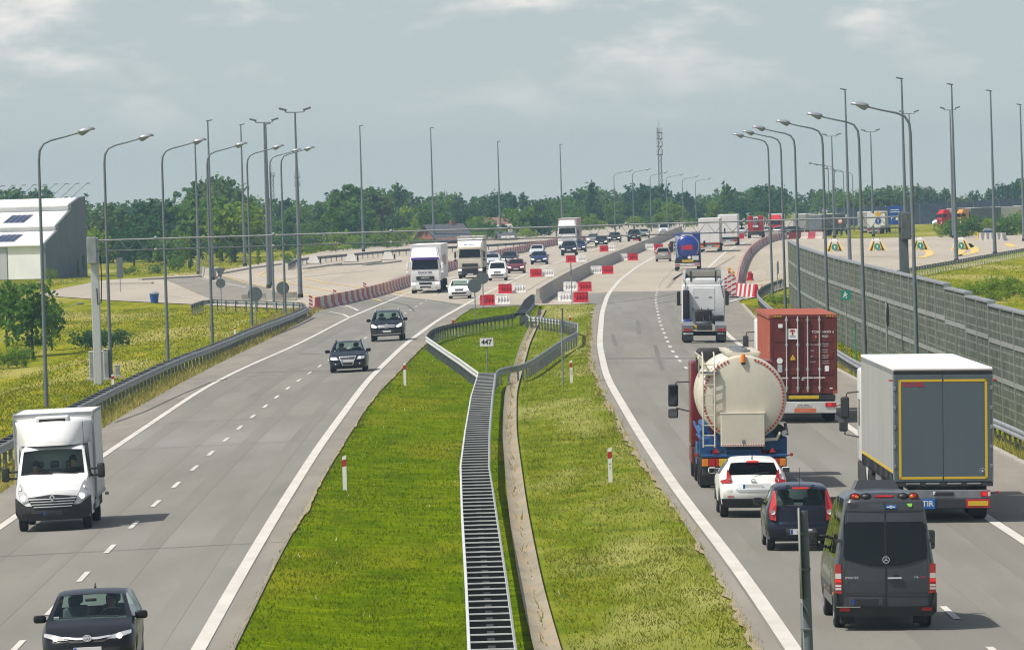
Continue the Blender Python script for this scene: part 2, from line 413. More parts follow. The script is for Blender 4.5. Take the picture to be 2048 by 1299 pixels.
for t in frange(0.1, 1, 0.1):
    r = []
    for k in range(15):
        x0 = RGR(480) + (REDGE(480) - RGR(480)) * k / 14; x1 = 1.8 + (19.0 - 1.8) * k / 14
        X = x0 + (x1 - x0) * min(1, t * 1.3); Y = 480 + (528 - 480) * t
        r.append((X, Y, hz(X, Y) + 0.010 * t))
    rows.append(r)
road_r = grid('road', rows, 'asphalt'); road_r['kind'] = 'structure'
for nm, a, b, m in (('shoulder', lambda Y: LEDGE(Y) - .02, lambda Y: LOUT(Y) - .2, 'shoulder_asphalt'), ('shoulder', lambda Y: LIN(Y) + .22, lambda Y: LGR(Y) + .02, 'shoulder_asphalt'),
                    ('shoulder', lambda Y: RGR(Y) - .02, lambda Y: RIN(Y) - .22, 'shoulder_asphalt'), ('shoulder', lambda Y: ROUT(Y) + .2, lambda Y: REDGE(Y) + .02, 'shoulder_asphalt')):
    o = sheet(nm, a, b, 70, 474, m, 0.006, 4, 3); o['kind'] = 'structure'
# concrete plaza
XLp = [(484, -2.2), (486, -14.5), (500, -16), (520, -22), (560, -33), (610, -44), (700, -43), (726, -34), (847, -29.3), (969, -26), (1067, -16), (1188, 4), (1300, 14), (1500, 30)]
XRp = [(484, 6.3), (486, 17.0), (500, 18.8), (530, 22), (580, 33), (650, 45), (740, 58), (800, 68), (868, 82), (890, 84), (906, 47), (950, 41), (1100, 53), (1300, 74), (1500, 100)]
def XLf(Y): return float(np.interp(Y, [p[0] for p in XLp], [p[1] for p in XLp]))
def XRf(Y): return float(np.interp(Y, [p[0] for p in XRp], [p[1] for p in XRp]))
rows = []
for Y in sorted(set(frange(484, 930, 4) + frange(940, 1500, 20))):
    a, b = XLf(Y), XRf(Y); rows.append([(a + (b - a) * k / 40, Y, hz(a + (b - a) * k / 40, Y) + 0.0) for k in range(41)])
plaza = grid('pavement', rows, 'concrete_slabs'); plaza['kind'] = 'structure'

def stripe(name, cx, w, y0, y1, m, dz, parent, step=4):
    return sheet(name, lambda Y: cx(Y) - w / 2, lambda Y: cx(Y) + w / 2, y0, y1, m, dz, step, 1, parent)
stripe('edge_line', LIN, .30, 72, 1040, 'white_paint', .014, road_l)
stripe('edge_line', LOUT, .26, 72, 1030, 'white_paint', .014, road_l)
stripe('edge_line', RIN, .32, 72, 1080, 'white_paint', .014, road_r)
stripe('edge_line', ROUT, .28, 72, 432, 'white_paint', .014, road_r)
stripe('edge_line', ROUT, .30, 560, 1000, 'white_paint', .014, road_r)
def dashes(cx, y0, y1, per, ln, w, parent):
    b = MB(); Y = y0
    while Y < y1:
        a, e = Y - ln / 2, Y + ln / 2
        vs = [(cx(a) - w / 2, a), (cx(a) + w / 2, a), (cx(e) + w / 2, e), (cx(e) - w / 2, e)]
        b.add([(x, y, hz(x, y) + .014) for x, y in vs], [(0, 1, 2, 3)]); Y += per
    return b.build('lane_dashes', 'white_paint', parent, fix=False)
ramp_mat('asphalt_worn', [(0.3, (0.166, 0.159, 0.135)), (0.7, (0.236, 0.226, 0.192))], 0.35, rough=0.8, spec=0.3, stretch=(1, .04, 1), layers=[(40, (0.2, 0.19, 0.175), .55, .72, .4, None)])
for par, a, b in ((road_l, LOUT, LDASH), (road_l, LDASH, LIN), (road_r, RIN, RDASH), (road_r, RDASH, ROUT)):
    for u in (.27, .73): stripe('wheel_track', lambda Y, a=a, b=b, u=u: a(Y) + (b(Y) - a(Y)) * u, .55, 70, 470, 'asphalt_worn', .004, par)
dashes(LDASH, 157 - 84, 620, 12, 4.0, .14, road_l)
dashes(RDASH, 135 - 60, 330, 12, 4.0, .15, road_r)
dashes(RDASH, 335, 640, 10.4, 4.0, .17, road_r)
def polystrip(name, pix, w, m, dz, parent, world=False, sub=6):
    P = [p if world else un(*p) for p in pix]
    P = [Vector((p[0], p[1])) for p in P]
    Q = []
    for a, b in zip(P, P[1:]):
        for k in range(sub): Q.append(a.lerp(b, k / sub))
    Q.append(P[-1])
    b = MB(); vs = []
    for k, p in enumerate(Q):
        d = (Q[min(k + 1, len(Q) - 1)] - Q[max(k - 1, 0)]).normalized(); nn = Vector((-d.y, d.x)) * w / 2
        for q in (p + nn, p - nn): vs.append((q.x, q.y, hz(q.x, q.y) + dz))
    b.add(vs, [(2 * k, 2 * k + 1, 2 * k + 3, 2 * k + 2) for k in range(len(Q) - 1)])
    return b.build(name, m, parent, fix=False)
for pix in ([(625, 622), (660, 624), (687, 629), (700, 636)], [(672, 614), (690, 611), (708, 617), (717, 622)], [(678, 616), (702, 612)]):
    polystrip('gore_line', pix, .22, 'white_paint', .026, road_l)
polystrip('gore_line', [(1458, 604), (1475, 599), (1508, 594)], .3, 'white_paint', .026, road_r)
for pix in ([(517, 550), (580, 566), (640, 578), (694, 588)], [(442, 550), (490, 565), (550, 577), (600, 587), (650, 601)], [(592, 552), (650, 566), (700, 572), (760, 580), (803, 586)],
            [(517, 550), (530, 543), (570, 539), (620, 535)], [(593, 549), (610, 543), (650, 537)], [(737, 596), (765, 602)], [(790, 583), (815, 588)],
            [(1490, 565), (1540, 559), (1580, 555)], [(1500, 573), (1565, 563)]):
    polystrip('yellow_line', pix, .24, 'yellow_paint', .026, plaza)
for pix in ([(1915, 512), (1925, 500), (1942, 493), (1932, 486)], [(1840, 516), (1858, 511), (1860, 504), (1850, 500)], [(1935, 487), (1950, 497), (1949, 505), (1915, 512)], [(2014, 487), (2026, 494)]):
    polystrip('yellow_line', pix, .9, 'yellow_paint', .026, plaza)
for pix in ([(700, 590), (760, 600), (815, 610), (828, 622)], [(752, 584), (800, 594), (880, 603), (918, 610)], [(1213, 607), (1300, 596), (1352, 587)], [(1316, 606), (1352, 601)],
            [(1196, 682), (1290, 681), (1366, 682)], [(640, 708), (600, 707)], [(745, 697), (840, 695)]):
    polystrip('tar_seam', pix, .10, 'tar', .018, road_l if pix[0][0] < 1000 else road_r)
for pix in ([(230, 845), (290, 823), (360, 790), (420, 765), (455, 757)], [(0, 960), (110, 896), (220, 846)]):
    polystrip('tar_seam', pix, .10, 'tar', .018, road_l)
for pix in ([(340, 548), (420, 560), (492, 575)], [(345, 590), (395, 600)]):
    polystrip('edge_line', pix, .2, 'white_paint', .026, plaza)
for pix, w_ in (([(1196, 717), (1290, 716), (1420, 716)], 2.2), ([(1213, 584), (1290, 583), (1372, 582)], 1.5), ([(500, 745), (600, 742), (690, 739)], 1.2)):
    polystrip('repair_patch', pix, w_, 'tar_patch', .006, road_l if pix[0][0] < 1000 else road_r)
for pix in ([(1390, 560), (1440, 530), (1470, 512)], [(1345, 560), (1372, 541)], [(1335, 575), (1352, 555), (1378, 540)], [(780, 560), (860, 535), (900, 520)], [(560, 560), (660, 548), (760, 540)], [(1600, 520), (1700, 512), (1800, 515)]):
    polystrip('tyre_mark', pix, .28, 'plaza_mark', .016, plaza)
for Y in frange(560, 1000, 20):
    a_, b_ = LOUT(Y) - 2, ROUT(Y) + 2
    polystrip('slab_joint', [(a_, Y), ((a_ + b_) / 2, Y), (b_, Y)], .12, 'plaza_mark', .012, plaza, True)
for pix in ([(1310, 690), (1316, 712), (1326, 740)], [(1225, 668), (1231, 690)], [(1275, 640), (1278, 668)]):
    polystrip('tyre_mark', pix, .22, 'tar_patch', .007, road_l if pix[0][0] < 1000 else road_r)
# transverse joints in the asphalt and slab joints in the concrete
b = MB()
for Y in (168, 236, 262, 318, 392):
    for xa, xb in ((LEDGE(Y), LGR(Y)),):
        q = frange(xa, xb, 1.0)
        for x0, x1 in zip(q, q[1:]): b.add([(x0, Y, hz(x0, Y) + .015), (x1, Y, hz(x1, Y) + .015), (x1, Y + .09, hz(x1, Y) + .015), (x0, Y + .09, hz(x0, Y) + .015)], [(0, 1, 2, 3)])
b.build('tar_seam', 'tar', road_l, fix=False)
b = MB()
for x0f in (LDASH, lambda Y: AX(Y) - 2, RDASH):
    for Y in frange(540, 900, 8):
        a, c = x0f(Y), x0f(Y + 8)
        b.add([(a, Y, hz(a, Y) + .012), (a + .05, Y, hz(a, Y) + .012), (c + .05, Y + 8, hz(c, Y + 8) + .012), (c, Y + 8, hz(c, Y + 8) + .012)], [(0, 1, 2, 3)])
b.build('slab_joint', 'tar', plaza, fix=False)

# concrete gutter along the median
gut = [(-.55, .05), (-.42, -.02), (-.2, -.09), (0, -.12), (.2, -.09), (.42, -.02), (.55, .05)]
rows = [[(GUT(Y) + d * .48, Y, hz(GUT(Y) + d * .48, Y) + z * .5 + .05) for d, z in gut] for Y in frange(80, 470, 3)]
o = grid('drainage_gutter', rows, 'gutter'); o['kind'] = 'structure'
# kerb strips beside the right shoulder and the plaza
mat('kerb', (0.36, 0.335, 0.29), .9, vary=.15)
def ribbon_wall(name, pts, w, h, m, dz=0.0, parent=None):
    """low upright strip (kerb) following ground points"""
    b = MB(); n = len(pts); vs = []
    for k, p in enumerate(pts):
        a, c = pts[max(k - 1, 0)], pts[min(k + 1, n - 1)]
        d = Vector((c[0] - a[0], c[1] - a[1])).normalized(); q = Vector((-d.y, d.x)) * w / 2
        z = hz(p[0], p[1]) + dz
        vs += [(p[0] + q.x, p[1] + q.y, z - .1), (p[0] + q.x, p[1] + q.y, z + h), (p[0] - q.x, p[1] - q.y, z + h), (p[0] - q.x, p[1] - q.y, z - .1)]
    fs = [(4 * k + i, 4 * k + (i + 1) % 4, 4 * k + 4 + (i + 1) % 4, 4 * k + 4 + i) for k in range(n - 1) for i in range(4)] + [(0, 1, 2, 3), (4 * n - 1, 4 * n - 2, 4 * n - 3, 4 * n - 4)]
    b.add(vs, fs)
    return b.build(name, m, parent)
o = polystrip('slip_road', [(385, 553), (425, 566), (470, 583), (520, 600)], 7.0, 'shoulder_asphalt', .012, None); o['kind'] = 'structure'
o = ribbon_wall('kerb', [(REDGE(Y) + .1, Y) for Y in frange(75, 470, 5)], .22, .06, 'kerb'); o['kind'] = 'structure'
for nm, pix in (('kerb', [(610, 538), (640, 534), (680, 528)]), ('kerb', [(650, 532), (720, 529), (760, 524)]), ('kerb', [(728, 531), (770, 527), (800, 523)]), ('kerb', [(440, 548), (500, 537), (560, 529)]), ('kerb', [(215, 569), (305, 567)]), ('kerb', [(280, 560), (400, 554)])):
    o = ribbon_wall(nm, [un(*p) for p in pix], .5, .16, 'kerb'); o['kind'] = 'structure'
# ------------------------------------------------------------------ roadside things
mat('wall_post', (0.24, 0.26, 0.23), .7, vary=.15)
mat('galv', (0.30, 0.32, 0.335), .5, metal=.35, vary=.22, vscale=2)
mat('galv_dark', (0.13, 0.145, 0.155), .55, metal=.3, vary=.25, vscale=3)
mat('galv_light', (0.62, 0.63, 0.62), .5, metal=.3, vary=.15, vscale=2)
mat('pole_steel', (0.155, 0.185, 0.20), .55, metal=.3, vary=.15, vscale=1.2)
mat('lamp_shell', (0.30, 0.33, 0.36), .4, metal=.2)
mat('lamp_glass', (0.26, 0.29, 0.30), .15)
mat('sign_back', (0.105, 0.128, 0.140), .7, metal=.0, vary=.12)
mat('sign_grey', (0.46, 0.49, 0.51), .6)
mat('black', (0.012, 0.012, 0.013), .6)
mat('red_plastic', (0.52, 0.008, 0.022), .5, vary=.12, vscale=2)
mat('white_plastic', (0.82, 0.81, 0.78), .55, vary=.1, vscale=2)
mat('grey_plastic', (0.66, 0.64, 0.58), .6, vary=.15, vscale=2)
mat('barrier_red', (0.40, 0.045, 0.055), .6, vary=.3, vscale=.6)
mat('barrier_white', (0.52, 0.46, 0.41), .6, vary=.22, vscale=.6)
mat('board_red', (0.42, 0.02, 0.025), .5, vary=.15)
mat('board_white', (0.70, 0.68, 0.65), .5, vary=.1)
mat('lamp_amber', (0.75, 0.38, 0.02), .3)
mat('sign_blue', (0.005, 0.07, 0.34), .5)
mat('sign_green', (0.01, 0.27, 0.19), .5)
mat('sign_yellow', (0.75, 0.47, 0.03), .5)
mat('sign_white', (0.85, 0.85, 0.83), .5)
mat('concrete', (0.40, 0.37, 0.315), .9, vary=.22, vscale=1.1, bump=.15, bscale=8)
mat('concrete_white', (0.62, 0.60, 0.55), .9, vary=.1, vscale=1.5)
mat('concrete_dark', (0.25, 0.235, 0.205), .95, vary=.25, vscale=2)

WB = [(0.0, -.32), (.045, -.28), (.045, -.22), (.0, -.18), (.0, -.14), (.045, -.10), (.045, -.04), (.0, 0.0)]
def resample(pts, step):
    out = []; pts = [Vector(p) for p in pts]
    for a, b in zip(pts, pts[1:]):
        n = max(1, int(round((b - a).length / step)))
        out += [a.lerp(b, k / n) for k in range(n)]
    out.append(pts[-1]); return out
def chaikin(pts, it=2):
    pts = [Vector(p) for p in pts]
    for _ in range(it):
        q = [pts[0]]
        for a, b in zip(pts, pts[1:]): q += [a.lerp(b, .25), a.lerp(b, .75)]
        q.append(pts[-1]); pts = q
    return pts
def w_rail(name, pts, side, m, parent, thick=.012):
    """W-beam swept along the points (its upper edge); side +1/-1 = which way the waves face"""
    b = MB(); prof = [(x + .0, z) for x, z in WB] + [(x - thick, z) for x, z in reversed(WB)]
    n = len(prof); vs = []
    for k, p in enumerate(pts):
        d = pts[min(k + 1, len(pts) - 1)] - pts[max(k - 1, 0)]; d.z = 0; d.normalize(); q = Vector((-d.y, d.x, 0)) * side
        for x, z in prof: vs.append((p + q * x + Vector((0, 0, z)))[:])
    fs = [(k * n + i, k * n + (i + 1) % n, (k + 1) * n + (i + 1) % n, (k + 1) * n + i) for k in range(len(pts) - 1) for i in range(n)]
    fs += [tuple(range(n)), tuple(range((len(pts) - 1) * n + n - 1, (len(pts) - 1) * n - 1, -1))]
    b.add(vs, fs); return b.build(name, m, parent)
def at_len(pts, step):
    """points and directions every step metres"""
    out = []; acc = 0.0; nxt = 0.0
    for a, b in zip(pts, pts[1:]):
        L = (b - a).length
        while nxt <= acc + L:
            t = (nxt - acc) / L if L else 0; d = (b - a).copy(); d.z = 0
            out.append((a.lerp(b, t), d.normalized())); nxt += step
        acc += L
    return out
def post_mesh(p, d, h_top=.06, w=.05, dp=.09):
    z0 = hz(p.x, p.y) - .15; q = Vector((-d.y, d.x, 0))
    vs = [(p + d * a * w / 2 + q * c * dp / 2).to_2d() for a, c in ((-1, -1), (1, -1), (1, 1), (-1, 1))]
    b = MB(); b.add([(v.x, v.y, z0) for v in vs] + [(v.x, v.y, p.z - h_top) for v in vs], [(0, 1, 5, 4), (1, 2, 6, 5), (2, 3, 7, 6), (3, 0, 4, 7), (4, 5, 6, 7)])
    return b
def parts_capped(name, meshes, m, parent, cap=98):
    """each its own part up to the cap (nearest first), the rest one stuff part"""
    for b in meshes[:cap]: b.build(name, m, parent)
    if len(meshes) > cap:
        r = MB()
        for b in meshes[cap:]: r.add(b.v, b.f)
        o = r.build(name, m, parent); o['kind'] = 'stuff'
def rail_fence(label, pix, side, step=2.0, h=.78, m='galv', mp='galv_dark', world=None, smooth=1, grp=None, off=.06):
    P = world or [un(x, y, h) for x, y in pix]
    P = chaikin(P, smooth) if smooth else [Vector(p) for p in P]
    P = resample(P, 4.0)
    for p in P: p.z = hz(p.x, p.y) + h
    t = tag(w_rail('w_beam', P, side, m, None), None, None)
    root = thing('guard_rail', label, 'guard rail', (0, 0, 0), 0, grp); t.parent = root; t.name = 'rail'
    ms = []
    for p, d in at_len(P, step):
        q = Vector((-d.y, d.x, 0)) * side
        ms.append(post_mesh(p - q * off, d))
    parts_capped('post', ms, mp, root)
    return root
def ladder_fence(label, pl, pr, step=2.0, h=.78, m='galv_light', mr='galv_light', cap=98, grp=None):
    """two W-beams back to back, tied by rungs on top"""
    root = thing('guard_rail', label, 'guard rail', (0, 0, 0), 0, grp)
    A, B = resample(pl, 3.0), resample(pr, 3.0)
    for L, s in ((A, 1), (B, -1)):
        for p in L: p.z = hz(p.x, p.y) + h
        w_rail('rail', L, s, m, root)
    by = sorted(B, key=lambda p: p.y); ybs = [p.y for p in by]; xbs = [p.x for p in by]
    rungs, posts, webs = [], [], []; RT = .024
    for p, d in at_len(A, step):
        x2 = float(np.interp(p.y, ybs, xbs)); q = Vector((x2, p.y, hz(x2, p.y) + h))
        b = MB(); u = (q - p).normalized(); w = Vector((-u.y, u.x, 0)) * .045
        b.add([(p + w + Vector((0, 0, .0)))[:], (q + w)[:], (q - w)[:], (p - w)[:], (p + w - Vector((0, 0, RT)))[:], (q + w - Vector((0, 0, RT)))[:], (q - w - Vector((0, 0, RT)))[:], (p - w - Vector((0, 0, RT)))[:]],
              [(0, 1, 2, 3), (4, 7, 6, 5), (0, 4, 5, 1), (3, 2, 6, 7), (0, 3, 7, 4), (1, 5, 6, 2)])
        rungs.append(b)
        e = MB(); k = Vector((0, 0, RT + .001)); k2 = Vector((0, 0, .15)); w3 = w * .4
        e.add([(p + w3 - k)[:], (q + w3 - k)[:], (q - w3 - k)[:], (p - w3 - k)[:], (p + w3 - k2)[:], (q + w3 - k2)[:], (q - w3 - k2)[:], (p - w3 - k2)[:]], [(0, 1, 2, 3), (4, 7, 6, 5), (0, 4, 5, 1), (3, 2, 6, 7), (0, 3, 7, 4), (1, 5, 6, 2)]); webs.append(e)
        posts.append(post_mesh((p + q) / 2, d, .08, .1, .14))
    parts_capped('rung', rungs, mr, root, cap); parts_capped('shaded_spacer', webs, 'black', root, cap); parts_capped('post', posts, 'galv_dark', root, cap)  # black on the plates paints in the shade below each bright rung
    return root
HL = .78
L_ = [un(x, y, HL) for x, y in ((948, 1400), (940, 1299), (933, 1150), (925, 1020), (922, 930), (931, 860), (943, 790), (957, 745))]
R_ = [un(x, y, HL) for x, y in ((1046, 1400), (1030, 1299), (1010, 1150), (992, 1030), (984, 975), (977, 932), (978, 860), (984, 790), (990, 747))]
ladder_fence('long double guard rail with ladder rungs running down the grass median', L_, R_)
L_ = [un(x, y, HL) for x, y in ((1030, 626), (1049, 599), (1063, 588))]
R_ = [un(x, y, HL) for x, y in ((1051, 626), (1068, 606), (1069, 590))]
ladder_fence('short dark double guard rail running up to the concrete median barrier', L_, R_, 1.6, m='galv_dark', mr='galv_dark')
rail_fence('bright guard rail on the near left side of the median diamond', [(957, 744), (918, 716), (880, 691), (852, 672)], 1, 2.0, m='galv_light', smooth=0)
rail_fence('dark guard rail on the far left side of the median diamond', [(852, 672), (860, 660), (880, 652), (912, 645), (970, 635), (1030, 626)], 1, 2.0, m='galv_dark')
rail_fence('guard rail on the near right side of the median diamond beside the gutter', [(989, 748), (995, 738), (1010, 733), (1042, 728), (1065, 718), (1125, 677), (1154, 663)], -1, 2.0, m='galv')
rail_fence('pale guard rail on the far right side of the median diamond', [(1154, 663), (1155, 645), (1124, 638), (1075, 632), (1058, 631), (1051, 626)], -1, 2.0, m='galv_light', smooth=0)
A_ = [un(x, y, HL) for x, y in ((-120, 938), (0, 878), (27, 865), (146, 807), (232, 765), (332, 720), (425, 687), (498, 656), (571, 630), (606, 614))]
A_ = resample(chaikin(A_, 1), 4.0)
for p in A_: p.z = hz(p.x, p.y) + HL
B_ = [Vector((p.x + .42, p.y, p.z)) for p in A_]
ladder_fence('double guard rail with dark rungs along the left verge', A_, B_, 2.6, m='galv', mr='galv', cap=90)
rail_fence('guard rail bending back along the plaza edge on the left bank', [(606, 614), (612, 610), (608, 606), (597, 604), (531, 601.5), (465, 600), (412, 598), (382, 608)], -1, 2.5)
rail_fence('distant guard rail along the far left edge of the concrete plaza', [(576, 526), (595, 517), (639, 512.5), (700, 507), (812, 497), (914, 491.5), (977, 488.5), (1041, 484.5), (1114, 478.5)], 1, 4.0, m='galv_dark')
rail_fence('guard rail at the foot of the right noise wall', [(2180, 930), (2048, 862), (2005, 843), (1720, 725), (1690, 708), (1625, 668), (1570, 634), (1530, 604), (1514, 588), (1516, 578), (1535, 567), (1565, 557)], 1, 2.0, m='galv', h=.7)
rail_fence('guard rail with close posts along the right slope of the plaza', [(1735, 552), (1780, 543), (1850, 530), (1950, 513), (2048, 496), (2110, 486)], 1, 2.4, m='galv_dark', mp='galv_light')

# ---- lamp posts
def lamp_head_mb(s=1.0):
    shell, bowl = MB(), MB()
    # drop-shaped shell along +x
    prof = [(-.42, .02, .0), (-.38, .13, .10), (-.1, .19, .17), (.2, .19, .17), (.42, .14, .11), (.5, .02, .01)]
    n = 10; vs = []
    for x, w, h in prof:
        for k in range(n):
            t = 2 * PI * k / n; z = math.sin(t); vs.append((x * s, math.cos(t) * w * s, (z * h if z > 0 else z * .05) * s + .03 * s))
    shell.add(vs, [(i * n + k, i * n + (k + 1) % n, (i + 1) * n + (k + 1) % n, (i + 1) * n + k) for i in range(len(prof) - 1) for k in range(n)] + [tuple(range(n)), tuple(range(6 * n - 1, 5 * n - 1, -1))])
    prof = [(-.40, .03, .0), (-.34, .13, .14), (-.22, .15, .22), (-.05, .14, .17), (.14, .12, .07), (.3, .03, .0)]; vs = []
    for x, w, h in prof:
        for k in range(n):
            t = 2 * PI * k / n; z = math.sin(t); vs.append((x * s, math.cos(t) * w * s, (z * h if z < 0 else 0) * s))
    bowl.add(vs, [(i * n + k, i * n + (k + 1) % n, (i + 1) * n + (k + 1) % n, (i + 1) * n + k) for i in range(len(prof) - 1) for k in range(n)])
    return shell, bowl
def make_lamp(label, h=11.6, arm=1.25):
    root = thing('street_lamp', label, 'street lamp')
    b = MB(); b.cyl((0, 0, -1.2), (0, 0, 1.3), .105, .10, 12)
    b.tube([(0, 0, 1.3), (0, 0, h - .9), (.04, 0, h - .45), (.22, 0, h - .15), (.55, 0, h)] + [(.55 + arm * .5, 0, h + .14), (.55 + arm, 0, h + .30)], [.095, .062, .058, .05, .045, .04, .036], 10)
    b.build('pole', 'pole_steel', root, 50)
    d = MB(); d.rbox(-.11, -.09, -.05, .05, .7, 1.1, .005, 1).build('hatch', 'galv_dark', root)
    s, w = lamp_head_mb(.86)
    hd = s.build('lamp_head', 'lamp_shell', root, 60); wb = w.build('bowl', 'lamp_glass', hd, 60)
    hd.location = (.55 + arm + .28, 0, h + .36); hd.rotation_euler = (0, -.16, 0)
    return root
def put(root, p, rz=0): root.location = p; root.rotation_euler = (0, 0, rz); return root
LP = [((93, 812), 'curved grey street lamp nearest on the left verge'), ((222, 757), 'curved street lamp beside the left gantry leg'), ((336, 718), 'curved street lamp third along the left guard rail'),
      ((425, 684), 'curved street lamp behind the left guard rail near the yield sign'), ((504, 655), 'curved street lamp in front of the round grey sign on the left bank'), ((571, 628), 'curved street lamp at the bend of the left guard rail'), ((548, 612), 'curved street lamp just left of the bend of the left guard rail')]
lamp0 = make_lamp(LP[0][1]); tag(lamp0, None, None, 'street lamps along the left verge')
for k, (px, lb) in enumerate(LP):
    o = lamp0 if k == 0 else dup(lamp0, (0, 0, 0), 0, lb)
    put(o, un(*px), math.radians([4, 3, 3, 2, 2, -2, 3][k]))
for k, (X, Y, lb) in enumerate([(17.0, 280, 'tall curved street lamp nearest on the right in front of the noise wall'), (17.0, 321, 'curved street lamp second on the right in front of the noise wall'), (17.0, 358, 'curved street lamp third on the right behind the red container'),
                                (17.1, 395, 'curved street lamp fourth on the right in front of the noise wall'), (18.0, 437, 'curved street lamp at the far end of the noise wall'), (18.7, 476, 'curved street lamp in the grass beyond the end of the noise wall')]):
    o = dup(lamp0, ground(X, Y), PI + .05, lb, 'street lamps in front of the right noise wall'); 
FARL = [((1231, 470), 1, 10.0), ((1268, 466), 1, 10.2), ((1303, 463), 1, 9.6), ((1335, 459), 1, 9.2), ((1367, 455), 1, 8.8), ((1393, 452), 1, 8.6), ((1660, 468), -1, 10.2), ((1672, 466), -1, 10.0), ((1690, 464), -1, 9.4), ((1708, 462), -1, 9.0)]
far0 = None
for px, s, h in FARL:
    lb = 'distant curved lamp post before the trees beyond the motorway bend' if s > 0 else 'distant curved lamp post beyond the red and white barrier on the right'
    if far0 is None:
        far0 = make_lamp(lb, 10.0, 1.9); o = far0; tag(o, None, None, 'distant lamp posts on the left of the bend')
    else: o = dup(far0, (0, 0, 0), 0, lb, 'distant lamp posts on the left of the bend' if s > 0 else 'distant lamp posts on the right of the bend')
    put(o, un(*px), 0.1 if s > 0 else PI - .1); o.scale = (1, 1, h / 10.0)
# ---- tall masts
def make_mast(label, fork, h=16.8):
    root = thing('light_mast', label, 'light mast')
    b = MB(); b.tube([(0, 0, -.3), (0, 0, h * .55), (0, 0, h)], [.2, .13, .075], 12); b.build('pole', 'pole_steel', root, 50)
    MB().cyl((0, 0, -.3), (0, 0, .35), .26, .24, 12).build('foot', 'black', root, 50)
    if fork:
        MB().tube([(-.8, 0, h + .12), (-.74, 0, h), (0, 0, h - .03), (.74, 0, h), (.8, 0, h + .12)], .05, 8).build('crossarm', 'pole_steel', root, 50)
        for s in (-1, 1):
            f = MB().rbox(-.34, .34, -.16, .16, -.08, .12, .06); f = f.build('floodlight', 'galv_dark', root, 50); f.location = (s * 1.0, 0, h + .26); f.rotation_euler = (0, -.3 * s, 0)
    else:
        MB().tube([(0, 0, h - .1), (0, 0, h + .1), (.1, 0, h + .15)], .05, 8).build('bracket', 'pole_steel', root, 50)
        f = MB().rbox(-.34, .30, -.14, .14, -.06, .07, .04).build('floodlight', 'galv_dark', root, 50); f.location = (.18, 0, h + .2); f.rotation_euler = (0, -.2, 0)
    return root
M1 = make_mast('single light mast left of the third left street lamp', False); M2 = make_mast('tall forked light mast left of the striped barrier on the plaza', True)
put(M2, un(601, 595)); M2.scale = (1, 1, .91); tag(M2, None, None, 'forked light masts')
for px, s, lb in [((538, 576), .90, 'forked light mast behind the grey disc signs on the left plaza'), ((1669, 476), .84, 'distant forked light mast behind the second chevron island'), ((1747, 472), .87, 'distant forked light mast near the blue arrow board'), ((1825, 476), .99, 'forked light mast just behind the nearest right street lamp'), ((1907, 476), 1.0, 'forked light mast beside a taller single mast on the right plaza')]:
    o = dup(M2, un(*px), 0, lb, 'forked light masts'); o.scale = (1, 1, s)
put(M1, un(398, 548)); M1.scale = (1, 1, .86); tag(M1, None, None, 'single light masts')
for px, s, rz, lb in [((425, 560), .95, 0, 'single light mast behind the fourth left street lamp'), ((490, 532), .99, 0, 'single light mast before the dark hedge on the left'), ((541, 571), .89, 0, 'single light mast close behind a forked mast on the left plaza'), ((727, 503), 1.03, 0, 'single light mast above the oncoming white and purple truck'), ((868, 488), 1.04, 0, 'single light mast left of the dark roofed house'),
                    ((1001, 478), .92, 0, 'single light mast in front of the red roofed house'), ((1125, 462), .92, 0, 'single light mast behind the distant white lorry'), ((1700, 527), 1.01, PI, 'single light mast behind the noise wall'), ((1814, 548), 1.0, PI, 'single light mast behind the right gantry leg'),
                    ((1913, 525), 1.01, PI, 'tallest single light mast on the right slope'), ((1990, 510), 1.0, PI, 'single light mast in the guard rail near the right edge'), ((2048, 482), .98, PI, 'single light mast at the right edge')]:
    o = dup(M1, un(*px), rz, lb, 'single light masts'); o.scale = (1, 1, s)

# ---- gantry
root = thing('toll_gantry', 'slender lattice gantry spanning both carriageways on two grey legs', 'gantry', (0, 0, 0))
GY = 323.4; GX0, GX1 = -20.2, 19.15; zt_, zb_ = 6.72, 6.20
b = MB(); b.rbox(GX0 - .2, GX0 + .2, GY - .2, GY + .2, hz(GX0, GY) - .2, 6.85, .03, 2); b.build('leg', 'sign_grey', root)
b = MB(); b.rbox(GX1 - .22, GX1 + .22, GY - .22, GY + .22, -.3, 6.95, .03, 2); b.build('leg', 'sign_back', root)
for gx in (GX0 - .1, GX1 + .12):
    MB().rbox(gx - .24, gx + .24, GY - .42, GY - .2, 5.6, 6.9, .04, 2).build('control_box', 'galv' if gx < 0 else 'galv_dark', root)
MB().tube([(GX0 + .3, GY - .3, 6.0), (GX0 + .34, GY - .34, 5.0), (GX0 + .28, GY - .3, 3.7), (GX0 + .12, GY - .28, 3.6), (GX0 + .08, GY - .26, 4.4)], .03, 6).build('cable', 'black', root, 50)
for nm, yy, zz, r, m in (('top_chord', GY, zt_, .038, 'galv'), ('bottom_chord', GY - .25, zb_, .028, 'galv_dark'), ('bottom_chord', GY + .25, zb_, .028, 'galv_dark')):
    MB().cyl((GX0, yy, zz), (GX1, yy, zz), r, r, 8).build(nm, m, root, 50)
b = MB(); x = GX0 + .4; k = 0
while x < GX1 - .6:
    for yy in (GY - .25, GY + .25): b.cyl((x, GY, zt_), (x + .42, yy, zb_), .011, .011, 4, False); b.cyl((x + .42, yy, zb_), (x + .84, GY, zt_), .011, .011, 4, False)
    x += .84; k += 1
o = b.build('lattice', 'galv_dark', root); o['kind'] = 'stuff'
